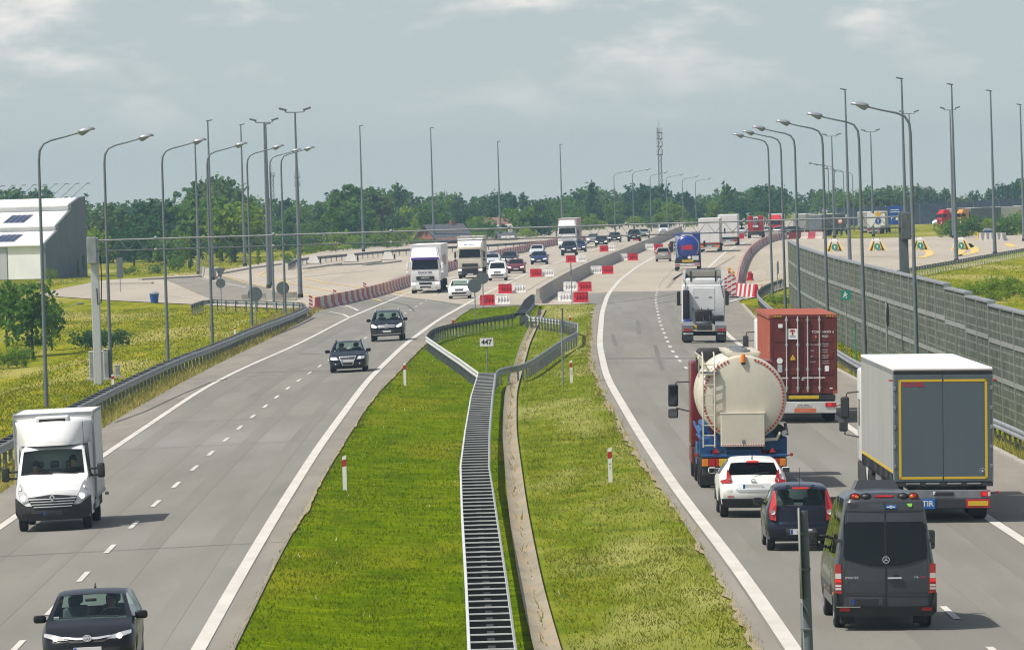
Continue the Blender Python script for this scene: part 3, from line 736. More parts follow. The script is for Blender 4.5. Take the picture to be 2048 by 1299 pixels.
for x in frange(GX0 + 3, GX1 - 2, 5.8):
    for zz, yy in ((zt_ + .05, GY), (zb_, GY - .25)): MB().lathe([(.0, -.09), (.075, -.05), (.075, .05), (0, .09)], 'x', (x, yy, zz), 8).build('coupling', 'galv', root, 50)
def small(name, label, cat, loc, rz=0, group=None): return thing(name, label, cat, loc, rz, group)
for px, (w, d, h), lb, nm in [((200, 757), (.95, .7, 1.35), 'tall grey electrical cabinet at the foot of the left gantry leg', 'control_cabinet'), ((214, 757), (.24, .24, 1.45), 'narrow grey post cabinet between the gantry leg and street lamp', 'control_cabinet'), ((236, 752), (.26, .2, .55), 'small pale cabinet right of the second left street lamp', 'control_cabinet')]:
    t = small(nm, lb, 'cabinet', un(*px, 0) + Vector((0, -.4, 0)))
    MB().rbox(-w / 2, w / 2, -d / 2, d / 2, 0, h, .02, 2).build('housing', 'sign_grey', t)
    MB().rbox(-w / 2 + .04, w / 2 - .04, -d / 2 - .012, -d / 2 + .01, .1, h - .1, .008, 1).build('door', 'galv', t)
    MB().rbox(-w / 2 - .03, w / 2 + .03, -d / 2 - .03, d / 2 + .03, h, h + .05, .02, 2).build('lid', 'galv_light', t)
    MB().box(-w / 2 - .15, w / 2 + .15, -d / 2 - .15, d / 2 + .15, -.2, .04).build('plinth', 'concrete', t)

# ---- signs seen from behind, and others
def sign_post(label, base, zc, shape, rad, rz=0, post_h=None, pr=.04, cat='road sign', name='road_sign', pm='sign_back', extra=None, tilt=0.0):
    t = small(name, label, cat, base, rz)
    MB().cyl((0, .06, -.3), (0, .06, post_h or zc + (rad if isinstance(rad, (int, float)) else rad[1]) * .8), pr, pr, 8).build('post', 'galv', t, 50)
    def panel(shape, zc, rad, m):
        if shape == 'disc': pts = [(rad * math.cos(2 * PI * k / 28), zc + rad * math.sin(2 * PI * k / 28)) for k in range(28)]
        elif shape == 'yield': pts = [(-rad, zc + rad * .7), (0, zc - rad * 1.05), (rad, zc + rad * .7)]
        elif shape == 'diamond': pts = [(-rad, zc), (0, zc - rad), (rad, zc), (0, zc + rad)]
        else: w, h = rad; pts = [(-w, zc - h), (w, zc - h), (w, zc + h), (-w, zc + h)]
        p = MB().prism(pts, 'y', -.015, .015).build('panel', m, t)
        if shape in ('disc',) and m == 'sign_back': MB().rbox(-rad * .8, rad * .8, .0, .03, zc - .04, zc + .02, .005, 1).build('stiffener', 'galv_dark', t)
        return p
    panel(shape, zc, rad if shape != 'rect' else rad, pm)
    for e in extra or []: panel(*e)
    return t
sign_post('back of a round grey sign nearest on the median tip', un(951, 638), 2.25, 'disc', .47)
sign_post('back of a round grey sign standing behind another on the median tip', un(967, 615), 2.15, 'disc', .45)
sign_post('back of a round grey sign low on the left bank', un(512, 650), 2.1, 'disc', .49)
sign_post('back of a round grey sign behind the lamp at the rail bend', un(567, 628), 1.9, 'disc', .47)
sign_post('backs of a triangular yield sign above a round sign on one post', un(443, 622), 2.1, 'disc', .36, extra=[('yield', 2.95, .42, 'sign_back')], post_h=3.3)
sign_post('grey back of a tall rectangular sign left of the third street lamp', un(241, 583), 2.2, 'rect', (.28, .95), post_h=3.0)
t = sign_post('white kilometre plate reading 447 at the head of the median rail', un(975, 748), 1.55, 'rect', (.33, .2), pm='sign_white', name='kilometre_sign', post_h=1.5, pr=.03)
MB().prism([(-.345, 1.335), (.345, 1.335), (.345, 1.765), (-.345, 1.765)], 'y', .016, .03).build('frame', 'black', t)
text('447', .33, 'black', t, (0, -.022, 1.55), bold=.02)
t = sign_post('tall sign panel seen edge on at the right of the median diamond', un(1129, 769), 2.85, 'rect', (.35, .55), rz=math.radians(86), post_h=2.9, pr=.035)
t = sign_post('thin post with a narrow orange board before the concrete barrier', un(1144, 607), 2.5, 'rect', (.04, .45), post_h=3.0, pr=.035)
# near pole at the lower right, a round sign seen edge on
t = small('road_sign', 'dark sign pole close by with its round panel seen edge on', 'road sign', ground(3.62, 83.0), -math.atan2(3.5, 83))
MB().cyl((0, 0, -.2), (-.05, 0, 4.78), .058, .055, 14).build('post', 'sign_back', t, 50)
MB().lathe([(.02, -.018), (.56, -.018), (.575, 0), (.56, .012), (.02, .012)], 'x', (-.105, 0, 4.25), 40).build('panel', 'wall_post', t, 40)
MB().lathe([(.43, -.02), (.53, -.02), (.53, .005), (.43, .005)], 'x', (-.105, 0, 3.1), 40).build('panel', 'sign_back', t, 40)
for z in (4.5, 4.05, 3.3, 2.9): MB().rbox(-.13, .02, -.075, .075, z - .02, z + .02, .01, 1).build('clamp', 'galv_dark', t)
# green escape sign on the noise wall side, far signs
t = sign_post('green running man escape sign in front of the noise wall', ground(16.75, 333), 3.05, 'rect', (.24, .24), post_h=3.2, pr=.025, pm='sign_green', name='escape_sign', cat='sign')
b = MB()
for poly in ([(-.06, 3.2), (.02, 3.2), (.02, 3.13), (-.06, 3.13)], [(-.1, 3.1), (.08, 3.12), (.1, 3.08), (.0, 3.02), (.07, 2.95), (.03, 2.86), (-.01, 2.88), (.02, 2.95), (-.05, 3.0), (-.12, 2.9), (-.16, 2.93), (-.06, 3.05), (-.12, 3.03)]):
    b.prism(poly, 'y', -.022, -.014)
b.build('pictogram', 'sign_white', t)
for X, Y, h, lb in [(16.5, 320, 1.7, 'thin green post before the noise wall left of the trailer'), (16.9, 262, 1.6, 'short dark green post at the noise wall right of the trailer')]:
    t = small('marker_post', lb, 'post', ground(X, Y)); MB().cyl((0, 0, -.2), (0, 0, h), .03, .03, 8).build('shaft', 'sign_green', t, 50); MB().rbox(-.05, .05, -.05, .05, h, h + .25, .01, 1).build('cap', 'sign_back', t)
t = sign_post('round sign seen edge on in front of the noise wall', ground(16.95, 300), 2.7, 'disc', .55, rz=math.radians(80), post_h=3.3)
t = sign_post('narrow sign seen edge on beyond the end of the noise wall', un(1558, 601), 2.4, 'rect', (.4, .45), rz=math.radians(83), post_h=2.7)
t = sign_post('yellow diamond above a blue arrow disc on a white board', un(1757, 474), 2.4, 'rect', (.95, .85), pm='sign_white', extra=None, post_h=2.4)
MB().prism([(.42 * math.cos(2 * PI * k / 24), 2.2 + .42 * math.sin(2 * PI * k / 24)) for k in range(24)], 'y', -.04, -.018).build('arrow_disc', 'sign_blue', t)
MB().prism([(-.04, 1.95), (.04, 1.95), (.04, 2.25), (.14, 2.25), (0, 2.45), (-.14, 2.25), (-.04, 2.25)], 'y', -.05, -.042).build('arrow', 'sign_white', t)
MB().prism([(-.5, 3.2), (0, 2.68), (.5, 3.2), (0, 3.6)], 'y', -.04, -.018).build('diamond', 'sign_yellow', t)
t = sign_post('large blue parking and services sign right of the arrow board', un(1791, 472), 2.9, 'rect', (.95, 1.25), pm='sign_blue', post_h=2.9)
text('P', .7, 'sign_white', t, (-.4, -.03, 2.5), bold=.02)
for zz, w in ((3.6, .6), (3.3, .7)): MB().box(-w, w, -.03, -.017, zz, zz + .1).build('text_line', 'sign_white', t)
MB().box(.1, .6, -.03, -.017, 2.2, 2.8).build('pictogram', 'sign_white', t)
for px, z, r, m, lb in [((1681, 473), 2.2, .45, 'sign_white', 'distant round white sign with a red ring behind the gantry'), ((1696, 472), 2.1, .5, 'sign_back', 'distant round dark sign just right of the red ringed one')]:
    t = sign_post(lb, un(*px), z, 'disc', r, pm=m)
    if m == 'sign_white':
        MB().lathe([(.28, -.03), (.45, -.03), (.45, -.016), (.28, -.016)], 'y', (0, 0, z), 24).build('red_ring', 'red_plastic', t)
t = sign_post('small blue square sign before the bushes at the far right', un(2009, 470), 1.75, 'rect', (.35, .38), pm='sign_blue')
text('P', .5, 'sign_white', t, (0, -.03, 1.75), bold=.02)

# ---- delineator posts
def make_delin(label):
    t = thing('delineator_post', label, 'delineator', group='delineator posts along the carriageways')
    MB().prism([(-.06, -.2), (.06, -.2), (.06, 1.02), (-.06, .97)], 'y', -.03, .05).build('body', 'sign_white', t)
    MB().prism([(-.0615, .68), (.0615, .70), (.0615, .90), (-.0615, .88)], 'y', -.034, .0505).build('reflector', 'board_red', t)
    return t
D0 = None
for px, sc, txt, lb in [((690, 978), 1, 0, 'white delineator post nearest on the left of the median'), ((810, 769), 1, 0, 'white delineator post left of the median just below the diamond'), ((1221, 962), 1, 1, 'white numbered delineator post nearest on the right of the median'), ((1143, 764), .98, 1, 'white numbered delineator post right of the diamond by the edge on sign'),
                      ((907, 669), 1, 0, 'white delineator post inside the left of the diamond rail'), ((1141, 664), 1, 1, 'white delineator post inside the right of the diamond rail'), ((226, 778), .7, 0, 'short red delineator on the left rail beside the second street lamp'), ((470, 671), .6, 0, 'short red delineator on the left rail further along'), ((1524, 583), .5, 0, 'short red marker post on the bend of the right rail')]:
    if D0 is None: D0 = make_delin(lb); o = D0
    else: o = dup(D0, (0, 0, 0), 0, lb)
    put(o, un(*px)); o.scale = (1, 1, sc)
    if txt: text('447', .055, 'black', o, (0, -.036, .52), bold=.02); text('1' if px[0] == 1221 else '2', .10, 'black', o, (0, -.036, .40), bold=.02)

# ---- water-filled blocks standing in pairs
def make_block(label, m, open_):
    t = thing('barrier_block', label, 'barrier block')
    L, Hh = .54, .74
    b = MB()
    sec = [(-.26, 0), (.26, 0), (.22, .14), (.13, .34), (.10, Hh), (-.10, Hh), (-.13, .34), (-.22, .14)]
    for x0, x1 in ((-L, L),): b.prism(sec, 'x', x0, x1)
    b.build('body', m, t)
    d = 'red_plastic' if m == 'red_plastic' else 'grey_plastic'
    for k in range(4):
        x = -.33 + .22 * k
        MB().rbox(x - .04, x + .04, -.235, -.10, .16, .60, .03, 2).build('rib', m, t, 50)
    MB().rbox(-L - .05, L + .05, -.29, .29, -.02, .06, .02, 1).build('foot', m if m != 'white_plastic' else 'grey_plastic', t)
    MB().rbox(-L * .9, L * .9, -.12, .12, Hh - .02, Hh + .03, .02, 1).build('rim', m, t)
    return t
RB = make_block('', 'red_plastic', 0); WBk = make_block('', 'white_plastic', 0)
RB['group'] = 'red blocks across the closed lanes'; WBk['group'] = 'white blocks across the closed lanes'
pairs = [('r', 975, 610, 'red block nearest on the left of the closed median crossing'), ('w', 1005, 608.5, 'white block nearest on the left of the closed median crossing'), ('r', 1010.5, 586.5, 'red block second on the left of the median barrier'), ('w', 1037.5, 585.5, 'white block second on the left of the median barrier'), ('r', 1072, 553.5, 'red block in front of the dark red car'), ('w', 1096, 552.7, 'white block beside the red one before the dark red car'), ('r', 1142, 524.7, 'red block below the dark off-roader behind the thin post'), ('w', 1163, 523.5, 'white block below the dark off-roader'), ('r', 1208, 503, 'red block left of the barrier below a dark saloon'), ('w', 1222, 501, 'white block half hidden by the barrier below a dark saloon'), ('r', 1274, 480.5, 'small distant red block left of the concrete barrier'),
         ('w', 1130.5, 603.5, 'white block nearest on the right of the concrete barrier'), ('r', 1162, 604, 'red block nearest on the right of the concrete barrier'), ('w', 1140.5, 582, 'white block second on the right of the concrete barrier'), ('r', 1170, 582, 'red block second on the right of the concrete barrier'), ('w', 1192.5, 547.6, 'white block third on the right of the concrete barrier'), ('r', 1215.5, 547.6, 'red block third on the right of the concrete barrier'), ('w', 1245, 520.4, 'white block fourth on the right of the concrete barrier'), ('r', 1266, 520.4, 'red block fourth on the right of the concrete barrier'), ('w', 1299, 499.5, 'white block above the silver estate car'), ('r', 1317.6, 500, 'red block above the silver estate car'), ('r', 1480.6, 477.4, 'distant red block right of the white trailer'), ('e', 1500, 561, 'red block seen end on behind the striped boards')]
ur = uw = 0
for c, x, y, lb in pairs:
    p = un(x, y)
    if c == 'w': o = WBk if not uw else dup(WBk, p, 0, lb); uw += 1
    else: o = RB if not ur else dup(RB, p, 0, lb); ur += 1
    o['label'] = lb; o['category'] = 'barrier block'; put(o, p, math.radians(80 if c == 'e' else (x * 7 % 9) - 4))

# ---- rows of water-filled red and white barrier segments
SEG = {}
def seg_mesh(L):
    sec = [(-.24, 0), (.24, 0), (.22, .12), (.11, .32), (.08, .92), (-.08, .92), (-.11, .32), (-.22, .12)]
    b = MB(); b.prism(sec, 'x', -L / 2 + .03, L / 2 - .03); return b
for nm, m in (('r', 'barrier_red'), ('w', 'barrier_white')):
    o = seg_mesh(2.4).build('barrier_segment', m); SEG[nm] = o
used = {'r': 0, 'w': 0}
def barrier_row(pix, place, n_first_own=()):
    P = [un(*p) for p in pix]; P = resample(chaikin(P, 2), 1.0)
    for k, (p, d) in enumerate(at_len(P, 2.4)):
        c = 'rw'[k % 2]
        o = SEG[c] if not used[c] else SEG[c].copy()
        if used[c]: COL.objects.link(o)
        used[c] += 1
        tag(o, ('faded red' if c == 'r' else 'dirty white') + ' plastic segment in the long barrier row ' + place, 'barrier segment', ('red' if c == 'r' else 'white') + ' segments of the barrier row ' + place)
        o.location = ground(p.x + d.x * 1.2, p.y + d.y * 1.2); o.rotation_euler = (0, 0, math.atan2(d.y, d.x) + (random.Random(k).random() - .5) * .03)
barrier_row([(632, 619), (660, 613), (700, 605), (760, 590), (820, 570), (894, 541), (914, 537), (990, 515), (1042, 505.5), (1079, 496), (1115, 489), (1168, 484)], 'left of the oncoming lanes')
barrier_row([(1474, 590), (1478, 560), (1485, 535), (1497, 512), (1520, 492), (1548, 480.5), (1580, 477.5), (1640, 477)], 'curving right of the outgoing lanes')
# the short cross piece and striped boards at its head
t = thing('striped_barrier', 'red and white striped plastic barrier across the head of the right row', 'barrier')
pa, pb = un(1475, 591), un(1514, 594); d = pb - pa; n = 9
for k in range(n):
    a, c = pa + d * (k / n), pa + d * ((k + .96) / n)
    b = MB(); u = Vector((-d.y, d.x)).normalized()
    vs = []
    for q in (a, c):
        for w, z in ((-.22, 0), (.22, 0), (.08, .95), (-.08, .95)): vs.append((q.x + u.x * w, q.y + u.y * w, q.z + z))
    b.add(vs, [(0, 1, 2, 3), (7, 6, 5, 4), (0, 4, 5, 1), (1, 5, 6, 2), (2, 6, 7, 3), (3, 7, 4, 0)])
    b.build('stripe_block', 'red_plastic' if k % 2 == 0 else 'board_white', t)
def striped_board(label, base, h=1.05, w=.26, lamp=False, left=True):
    t = thing('warning_board', label, 'warning board', base)
    MB().rbox(-w / 2, w / 2, -.025, .025, .1, .1 + h, .01, 1).build('board', 'board_white', t)
    for k in range(4):
        z = .12 + k * h / 4; e = .12 if left else -.12
        z0, z1 = (z + .13, z) if left else (z, z + .13)
        MB().prism([(-w / 2 + .01, z0), (w / 2 - .01, z1), (w / 2 - .01, z1 + .12), (-w / 2 + .01, z0 + .12)], 'y', -.032, -.026).build('stripe', 'board_red', t)
    MB().rbox(-.35, .35, -.22, .22, -.02, .1, .03, 2).build('base', 'black', t)
    if lamp:
        MB().rbox(-.1, .1, -.06, .06, h + .1, h + .22, .02, 1).build('lamp_box', 'red_plastic', t)
        MB().lathe([(.0, -.05), (.13, -.04), (.13, .04), (0, .05)], 'y', (0, 0, h + .36), 16).build('lamp', 'lamp_amber', t, 50)
    return t
for px, h, lamp, lb in [((622, 622), 1.1, 0, 'striped red and white board nearest at the head of the left row'), ((670, 606), .95, 0, 'striped red and white board second behind the left row'), ((730, 589), .9, 0, 'striped red and white board third behind the left row'), ((1460, 590), 1.6, 1, 'tall striped board with amber lamp at the head of the right row'), ((1468, 595), 1.5, 1, 'striped board with amber lamp right of its taller neighbour'), ((1453, 584), 1.1, 0, 'striped board half hidden behind the white tractor unit')]:
    striped_board(lb, un(*px), h, .28 if px[0] < 1000 else .34, lamp, px[0] < 1000)
# ---- concrete median barrier: separate segments
sec = [(-.32, 0), (.32, 0), (.32, .1), (.17, .36), (.1, 1.1), (-.1, 1.1), (-.17, .36), (-.32, .1)]
jer = None
P = [un(x, y) for x, y in ((1076, 607), (1100, 590), (1130, 571), (1165, 552), (1200, 536), (1240, 519), (1285, 499), (1320, 484), (1345, 472), (1362, 465))]
P = resample(chaikin(P, 2), 1.0)
for k, (p, d) in enumerate(at_len(P, 4.0)):
    if jer is None:
        b = MB(); b.prism(sec, 'x', -1.93, 1.93); jer = b.build('concrete_barrier', 'concrete'); o = jer
        tag(o, 'grey concrete segment of the long median barrier', 'concrete barrier', 'segments of the concrete median barrier')
    else: o = jer.copy(); COL.objects.link(o)
    o.location = ground(p.x + d.x * 2, p.y + d.y * 2); o.rotation_euler = (0, 0, math.atan2(d.y, d.x))
def conc(label, px, L, rz, m='concrete', sc=1.0, group=None):
    b = MB(); b.prism([(y * sc, z * sc) for y, z in sec], 'x', -L / 2, L / 2); o = b.build('concrete_barrier', m)
    tag(o, label, 'concrete barrier', group); o.location = un(*px); o.rotation_euler = (0, 0, rz); return o
conc('low grey concrete block behind the round sign on the left bank', (508, 601), 2.0, 0, 'concrete_dark', .5)
conc('long grey concrete block left of the light mast on the plaza edge', (570, 601), 2.0, 0.03, 'concrete_dark', .62)
for k, (x, y) in enumerate(((403, 552), (409, 553), (416, 556), (424, 558), (431, 554))):
    conc('upended concrete block in the cluster closing the left slip road', (x, y), 1.6, PI / 2 + .15 * k, 'concrete', .95, 'cluster of concrete blocks on the left slip road')
for k, x in enumerate((1964, 1975, 1985, 1997, 2007)):
    conc('pale concrete block closing the far end of the right plaza', (x, 481), 2.2, PI / 2 - .3, 'concrete_white', .9, 'row of concrete blocks at the far right')
t = thing('portable_hut', 'small blue hut behind the far right concrete blocks', 'hut', un(1976, 474))
MB().rbox(-.45, .45, -.45, .45, 0, .9, .05, 2).build('cabin', 'sign_blue', t); MB().prism([(-.65, .85), (.65, .85), (.3, 1.2), (-.3, 1.2)], 'y', -.6, .6).build('roof', 'lamp_shell', t)
t = thing('marker_post', 'yellow marker post left of the far right concrete blocks', 'post', un(1956, 480)); MB().cyl((0, 0, 0), (0, 0, 1.0), .12, .08, 10).build('shaft', 'sign_yellow', t, 50); MB().cyl((0, 0, 0), (0, 0, .08), .3, .3, 10).build('foot', 'sign_yellow', t)
t = thing('waste_bin', 'blue waste bin with pale lid on the left bank', 'bin', un(309, 606))
MB().lathe([(0, .05), (.30, .05), (.38, .75), (0, .75)], 'z', (0, 0, 0), 16).build('barrel', 'sign_blue', t, 50); MB().lathe([(.42, .74), (.42, .82), (.2, .95), (0, 1.0)], 'z', (0, 0, 0), 16).build('lid', 'lamp_shell', t, 50)
# ---- toll island noses
def island(label, px, s=1.0, gr='chevron island noses on the right plaza'):
    t = thing('island_nose', label, 'toll island', un(*px), 0, gr)
    b = MB(); base = [(-1.1, 0), (1.1, 0), (.55, 1.25), (-.55, 1.25)]
    b.add([(-1.15, -.6, 0), (1.15, -.6, 0), (.5, -.15, 1.2), (-.5, -.15, 1.2), (-1.0, 1.6, 0), (1.0, 1.6, 0), (.45, 1.2, 1.35), (-.45, 1.2, 1.35)], [(0, 1, 2, 3), (5, 4, 7, 6), (0, 4, 5, 1), (1, 5, 6, 2), (2, 6, 7, 3), (3, 7, 4, 0)])
    b.build('nose', 'concrete_white', t)
    for sg in (-1, 1):
        for k, m in enumerate(('sign_yellow', 'black', 'sign_yellow')):
            x0, x1 = 1.05 - .24 * k, .83 - .24 * k
            b = MB(); f = lambda x, u: (sg * (x * (1 - u) + (.02 + x * .38) * u), -.64 + .45 * u, .02 + 1.16 * u)
            top = 1.0 - .12 * k
            b.add([f(x0, 0), f(x1, 0), f(x1, top), f(x0, top)], [(0, 1, 2, 3)]); b.build('chevron', m, t)
    q = MB().lathe([(0, -.03), (.36, -.03), (.36, .03), (0, .03)], 'y', (0, -.72, .48), 20).build('arrow_disc', 'sign_green', t, 40)
    MB().prism([(-.05, .28), (.05, .28), (.05, .5), (.14, .5), (0, .68), (-.14, .5), (-.05, .5)], 'y', -.77, -.752).build('arrow', 'sign_white', q)
    for x in (-.35, .35): MB().cyl((x, 0, 1.2), (x, 0, 1.45), .05, .05, 6).build('stub', 'galv', t)
    return t
I0 = island('chevron marked island nose behind the noise wall, leftmost of four', (1669, 502))
for px, lb in (((1754, 501), 'chevron marked island nose left of the right gantry leg'), ((1840, 499.5), 'chevron marked island nose right of the gantry leg'), ((1922, 499.5), 'chevron marked island nose behind the tallest right mast')): dup(I0, un(*px), 0, lb)
def wedge(label, px):
    t = thing('island_nose', label, 'toll island', un(*px), 0, 'white island noses on the left plaza')
    b = MB(); b.add([(-.75, -.4, .12), (.75, -.4, .12), (.38, -.1, 1.0), (-.38, -.1, 1.0), (-.75, 1.4, .12), (.75, 1.4, .12), (.38, 1.1, 1.0), (-.38, 1.1, 1.0)], [(0, 1, 2, 3), (5, 4, 7, 6), (0, 4, 5, 1), (1, 5, 6, 2), (2, 6, 7, 3), (3, 7, 4, 0)])
    b.build('nose', 'concrete_white', t)
    MB().rbox(-.85, .85, -.5, 3.5, -.05, .14, .03, 1).build('plinth', 'kerb', t); MB().rbox(.72, .9, .2, .5, .14, .75, .04, 1).build('stub', 'black', t)
    return t
w0 = wedge('white wedge island nose leftmost on the left plaza', (627, 528))
dup(w0, un(702, 524), 0, 'white wedge island nose in the middle of the left plaza'); dup(w0, un(776, 520), 0, 'white wedge island nose left of the purple visored truck')
# ---- noise wall
def panel_mat(name, c1, c2, mort, sx, sy, axis='Y'):
    m = bpy.data.materials.new(name); m.use_nodes = True; n, l = m.node_tree.nodes, m.node_tree.links; b = n['Principled BSDF']; b.inputs['Roughness'].default_value = .9
    tc = n.new('ShaderNodeTexCoord'); sp = n.new('ShaderNodeSeparateXYZ'); cb = n.new('ShaderNodeCombineXYZ'); l.new(tc.outputs['Object'], sp.inputs[0])
    l.new(sp.outputs[axis], cb.inputs['X']); l.new(sp.outputs['Z'], cb.inputs['Y'])
    br = n.new('ShaderNodeTexBrick'); br.inputs['Scale'].default_value = 1; br.inputs['Brick Width'].default_value = sx; br.inputs['Row Height'].default_value = sy; br.inputs['Mortar Size'].default_value = .035
    br.inputs['Color1'].default_value = (*c1, 1); br.inputs['Color2'].default_value = (*c2, 1); br.inputs['Mortar'].default_value = (*mort, 1); br.offset = 0.0
    l.new(cb.outputs[0], br.inputs['Vector'])
    no = n.new('ShaderNodeTexNoise'); no.inputs['Scale'].default_value = 1.3; no.inputs['Detail'].default_value = 8; l.new(tc.outputs['Object'], no.inputs['Vector'])
    mr = n.new('ShaderNodeMapRange'); mr.inputs['From Min'].default_value = .3; mr.inputs['From Max'].default_value = .7; mr.inputs['To Min'].default_value = .55; mr.inputs['To Max'].default_value = 1.5; l.new(no.outputs['Fac'], mr.inputs['Value'])
    mx = n.new('ShaderNodeVectorMath'); mx.operation = 'SCALE'; l.new(br.outputs['Color'], mx.inputs[0]); l.new(mr.outputs[0], mx.inputs['Scale']); l.new(mx.outputs[0], b.inputs['Base Color']); MATS[name] = m
panel_mat('noise_panel', (0.044, 0.064, 0.044), (0.074, 0.096, 0.066), (0.145, 0.16, 0.128), .62, .33)
panel_mat('far_panel', (0.018, 0.032, 0.05), (0.022, 0.038, 0.056), (0.03, 0.045, 0.065), 4.0, 2.0, 'X')
root = thing('noise_wall', 'long green grey noise wall with pale bands along the right carriageway', 'noise wall')
NW = curve([(180, 17.9), (240, 17.75), (290, 17.7), (340, 17.8), (380, 18.0), (430, 18.7), (470, 19.7)], 20)
Y = 192.0; k = 0
while Y < 464:
    bay = 6.0; a = Vector((NW(Y), Y)); c = Vector((NW(Y + bay), Y + bay)); z0 = hz(a.x, Y)
    h = (4.0 if Y < 246 else 4.12 if Y < 256 else 4.25 if Y < 268 else 4.4) - z0 - .15
    e = MB(); n = Vector((-1, 0))
    def slab(za, zb, t0, t1):
        m = MB(); m.add([(a.x + t0, a.y + .08, z0 + za), (c.x + t0, c.y - .08, z0 + za), (c.x + t1, c.y - .08, z0 + za), (a.x + t1, a.y + .08, z0 + za)] + [(a.x + t0, a.y + .08, z0 + zb), (c.x + t0, c.y - .08, z0 + zb), (c.x + t1, c.y - .08, z0 + zb), (a.x + t1, a.y + .08, z0 + zb)], [(0, 1, 2, 3), (7, 6, 5, 4), (0, 4, 5, 1), (1, 5, 6, 2), (2, 6, 7, 3), (3, 7, 4, 0)]); return m
    slab(-.3, h, -.1, .12).build('panel', 'noise_panel', root)
    slab(h * .345, h * .385, -.135, -.102).build('band', 'wall_post', root); slab(h * .675, h * .715, -.135, -.102).build('band', 'wall_post', root)
    slab(h, h + .07, -.16, .18).build('coping', 'galv', root)
    MB().box(a.x - .15, a.x + .15, a.y - .06, a.y + .06, z0 - .3, z0 + h + .02).build('post', 'wall_post', root)
    Y += bay; k += 1
# far dark wall behind the traffic
root = thing('noise_wall', 'tall dark blue noise wall far behind the traffic on the right', 'noise wall')
FW = [un(1722, 473), un(1830, 468), un(1920, 462), un(2048, 452), un(2200, 440)]
FW = [Vector((56, 1135)), Vector((75, 1118)), Vector((95, 1095)), Vector((120, 1060)), Vector((150, 1010))]
for k, (p, d) in enumerate(at_len([Vector((q.x, q.y, 0)) for q in FW], 6.0)):
    q = p + Vector((d.x, d.y, 0)) * 6; h = 3.0 + .024 * 6 * k
    b = MB(); u = Vector((-d.y, d.x, 0)) * .12
    vs = [p - u, q - u, q + u, p + u]; zb = hz(p.x, p.y) - .3
    b.add([(v.x, v.y, zb) for v in vs] + [(v.x, v.y, h) for v in vs], [(0, 1, 2, 3), (7, 6, 5, 4), (0, 4, 5, 1), (1, 5, 6, 2), (2, 6, 7, 3), (3, 7, 4, 0)]); b.build('panel', 'far_panel', root)
    MB().box(p.x - .14, p.x + .14, p.y - .2, p.y + .0, zb, h + .1).build('post', 'sign_back', root)

# ---- buildings
mat('roof_white', (0.72, 0.72, 0.71), .6, vary=.06); mat('wall_white', (0.88, 0.89, 0.89), .7, vary=.1, vscale=.4); mat('wall_dark', (0.14, 0.165, 0.185), .8, vary=.1, vscale=.5)
mat('solar', (0.02, 0.035, 0.10), .2); mat('brick_red', (0.26, 0.10, 0.055), .9, vary=.2); mat('roof_slate', (0.085, 0.09, 0.10), .8, vary=.15); mat('roof_tile', (0.27, 0.135, 0.11), .85, vary=.2); mat('house_wall', (0.55, 0.52, 0.46), .85); mat('window_dark', (0.03, 0.035, 0.04), .15)
t = thing('warehouse', 'white stepped building with solar panels and a dark grey end wall', 'building', un(92.5, 557), math.atan2(-.25, .97))
pf = [(0, 0), (0, 3.75), (4.5, 5.15), (4.5, 5.75), (9.2, 7.3), (9.2, 7.95), (12.4, 8.65), (14.45, 8.75), (14.45, 0)]
LB = 60
MB().prism(pf, 'x', -LB, -.25).build('body', 'wall_white', t)
MB().prism([(y + (.02 if 0 < y < 14 else -.06 if y == 0 else .05), z + (.12 if z else -.5)) for y, z in pf], 'x', -.25, .02).build('end_wall', 'wall_dark', t)
for (y0, z0), (y1, z1) in (((0, 3.75), (4.5, 5.15)), ((4.5, 5.75), (9.2, 7.3)), ((9.2, 7.95), (12.4, 8.65))):
    r = MB(); r.add([(-LB, y0 - .35, z0 - .05), (-.26, y0 - .35, z0 - .05), (-.26, y1, z1 + .06), (-LB, y1, z1 + .06), (-LB, y0 - .35, z0 - .15), (-.26, y0 - .35, z0 - .15), (-.26, y1, z1 + .0), (-LB, y1, z1 + .0)], [(0, 1, 2, 3), (7, 6, 5, 4), (0, 4, 5, 1), (1, 5, 6, 2), (2, 6, 7, 3), (3, 7, 4, 0)])
    r.build('roof', 'roof_white', t)
    if z0 < 7:
        for x in (-3.8 - (-.3 if z0 < 5 else 0), -10.6 - (-.3 if z0 < 5 else 0)):
            f = lambda x, u: (x, y0 + (y1 - y0) * u, z0 + (z1 - z0) * u + .1)
            sp = MB(); sp.add([f(x - 2.9, .2), f(x - .4, .2), f(x - .1, .75), f(x - 2.6, .75)], [(0, 1, 2, 3)]); fr = sp.build('solar_frame', 'galv_light', t)
            for q in range(4):
                g = MB(); a0 = x - 2.85 + .62 * q; h2 = lambda x, u: (x, y0 + (y1 - y0) * u, z0 + (z1 - z0) * u + .13)
                g.add([h2(a0, .22), h2(a0 + .54, .22), h2(a0 + .84, .73), h2(a0 + .3, .73)], [(0, 1, 2, 3)]); g.build('solar_panel', 'solar', fr)
for x in (-4.4, -9.2): MB().box(x - .03, x + .03, -.03, 0, 0, 3.6).build('wall_joint', 'galv_dark', t)
MB().box(-LB, -4.45, -.05, -.004, 0, 3.55).build('wall_panel', 'wall_dark' if 0 else 'sign_grey', t)
for k in range(11):
    x = -.4 - 1.25 * k
    a = MB(); a.cyl((x - 1.3, 14.2, 8.6), (x + 1.0, 13.5, 10.3), .03, .03, 6); a = a.build('lamp_arm', 'galv_dark', t)
    MB().rbox(x + .9, x + 1.35, 13.4, 13.6, 10.25, 10.36, .03, 1).build('floodlight', 'galv_dark', a)
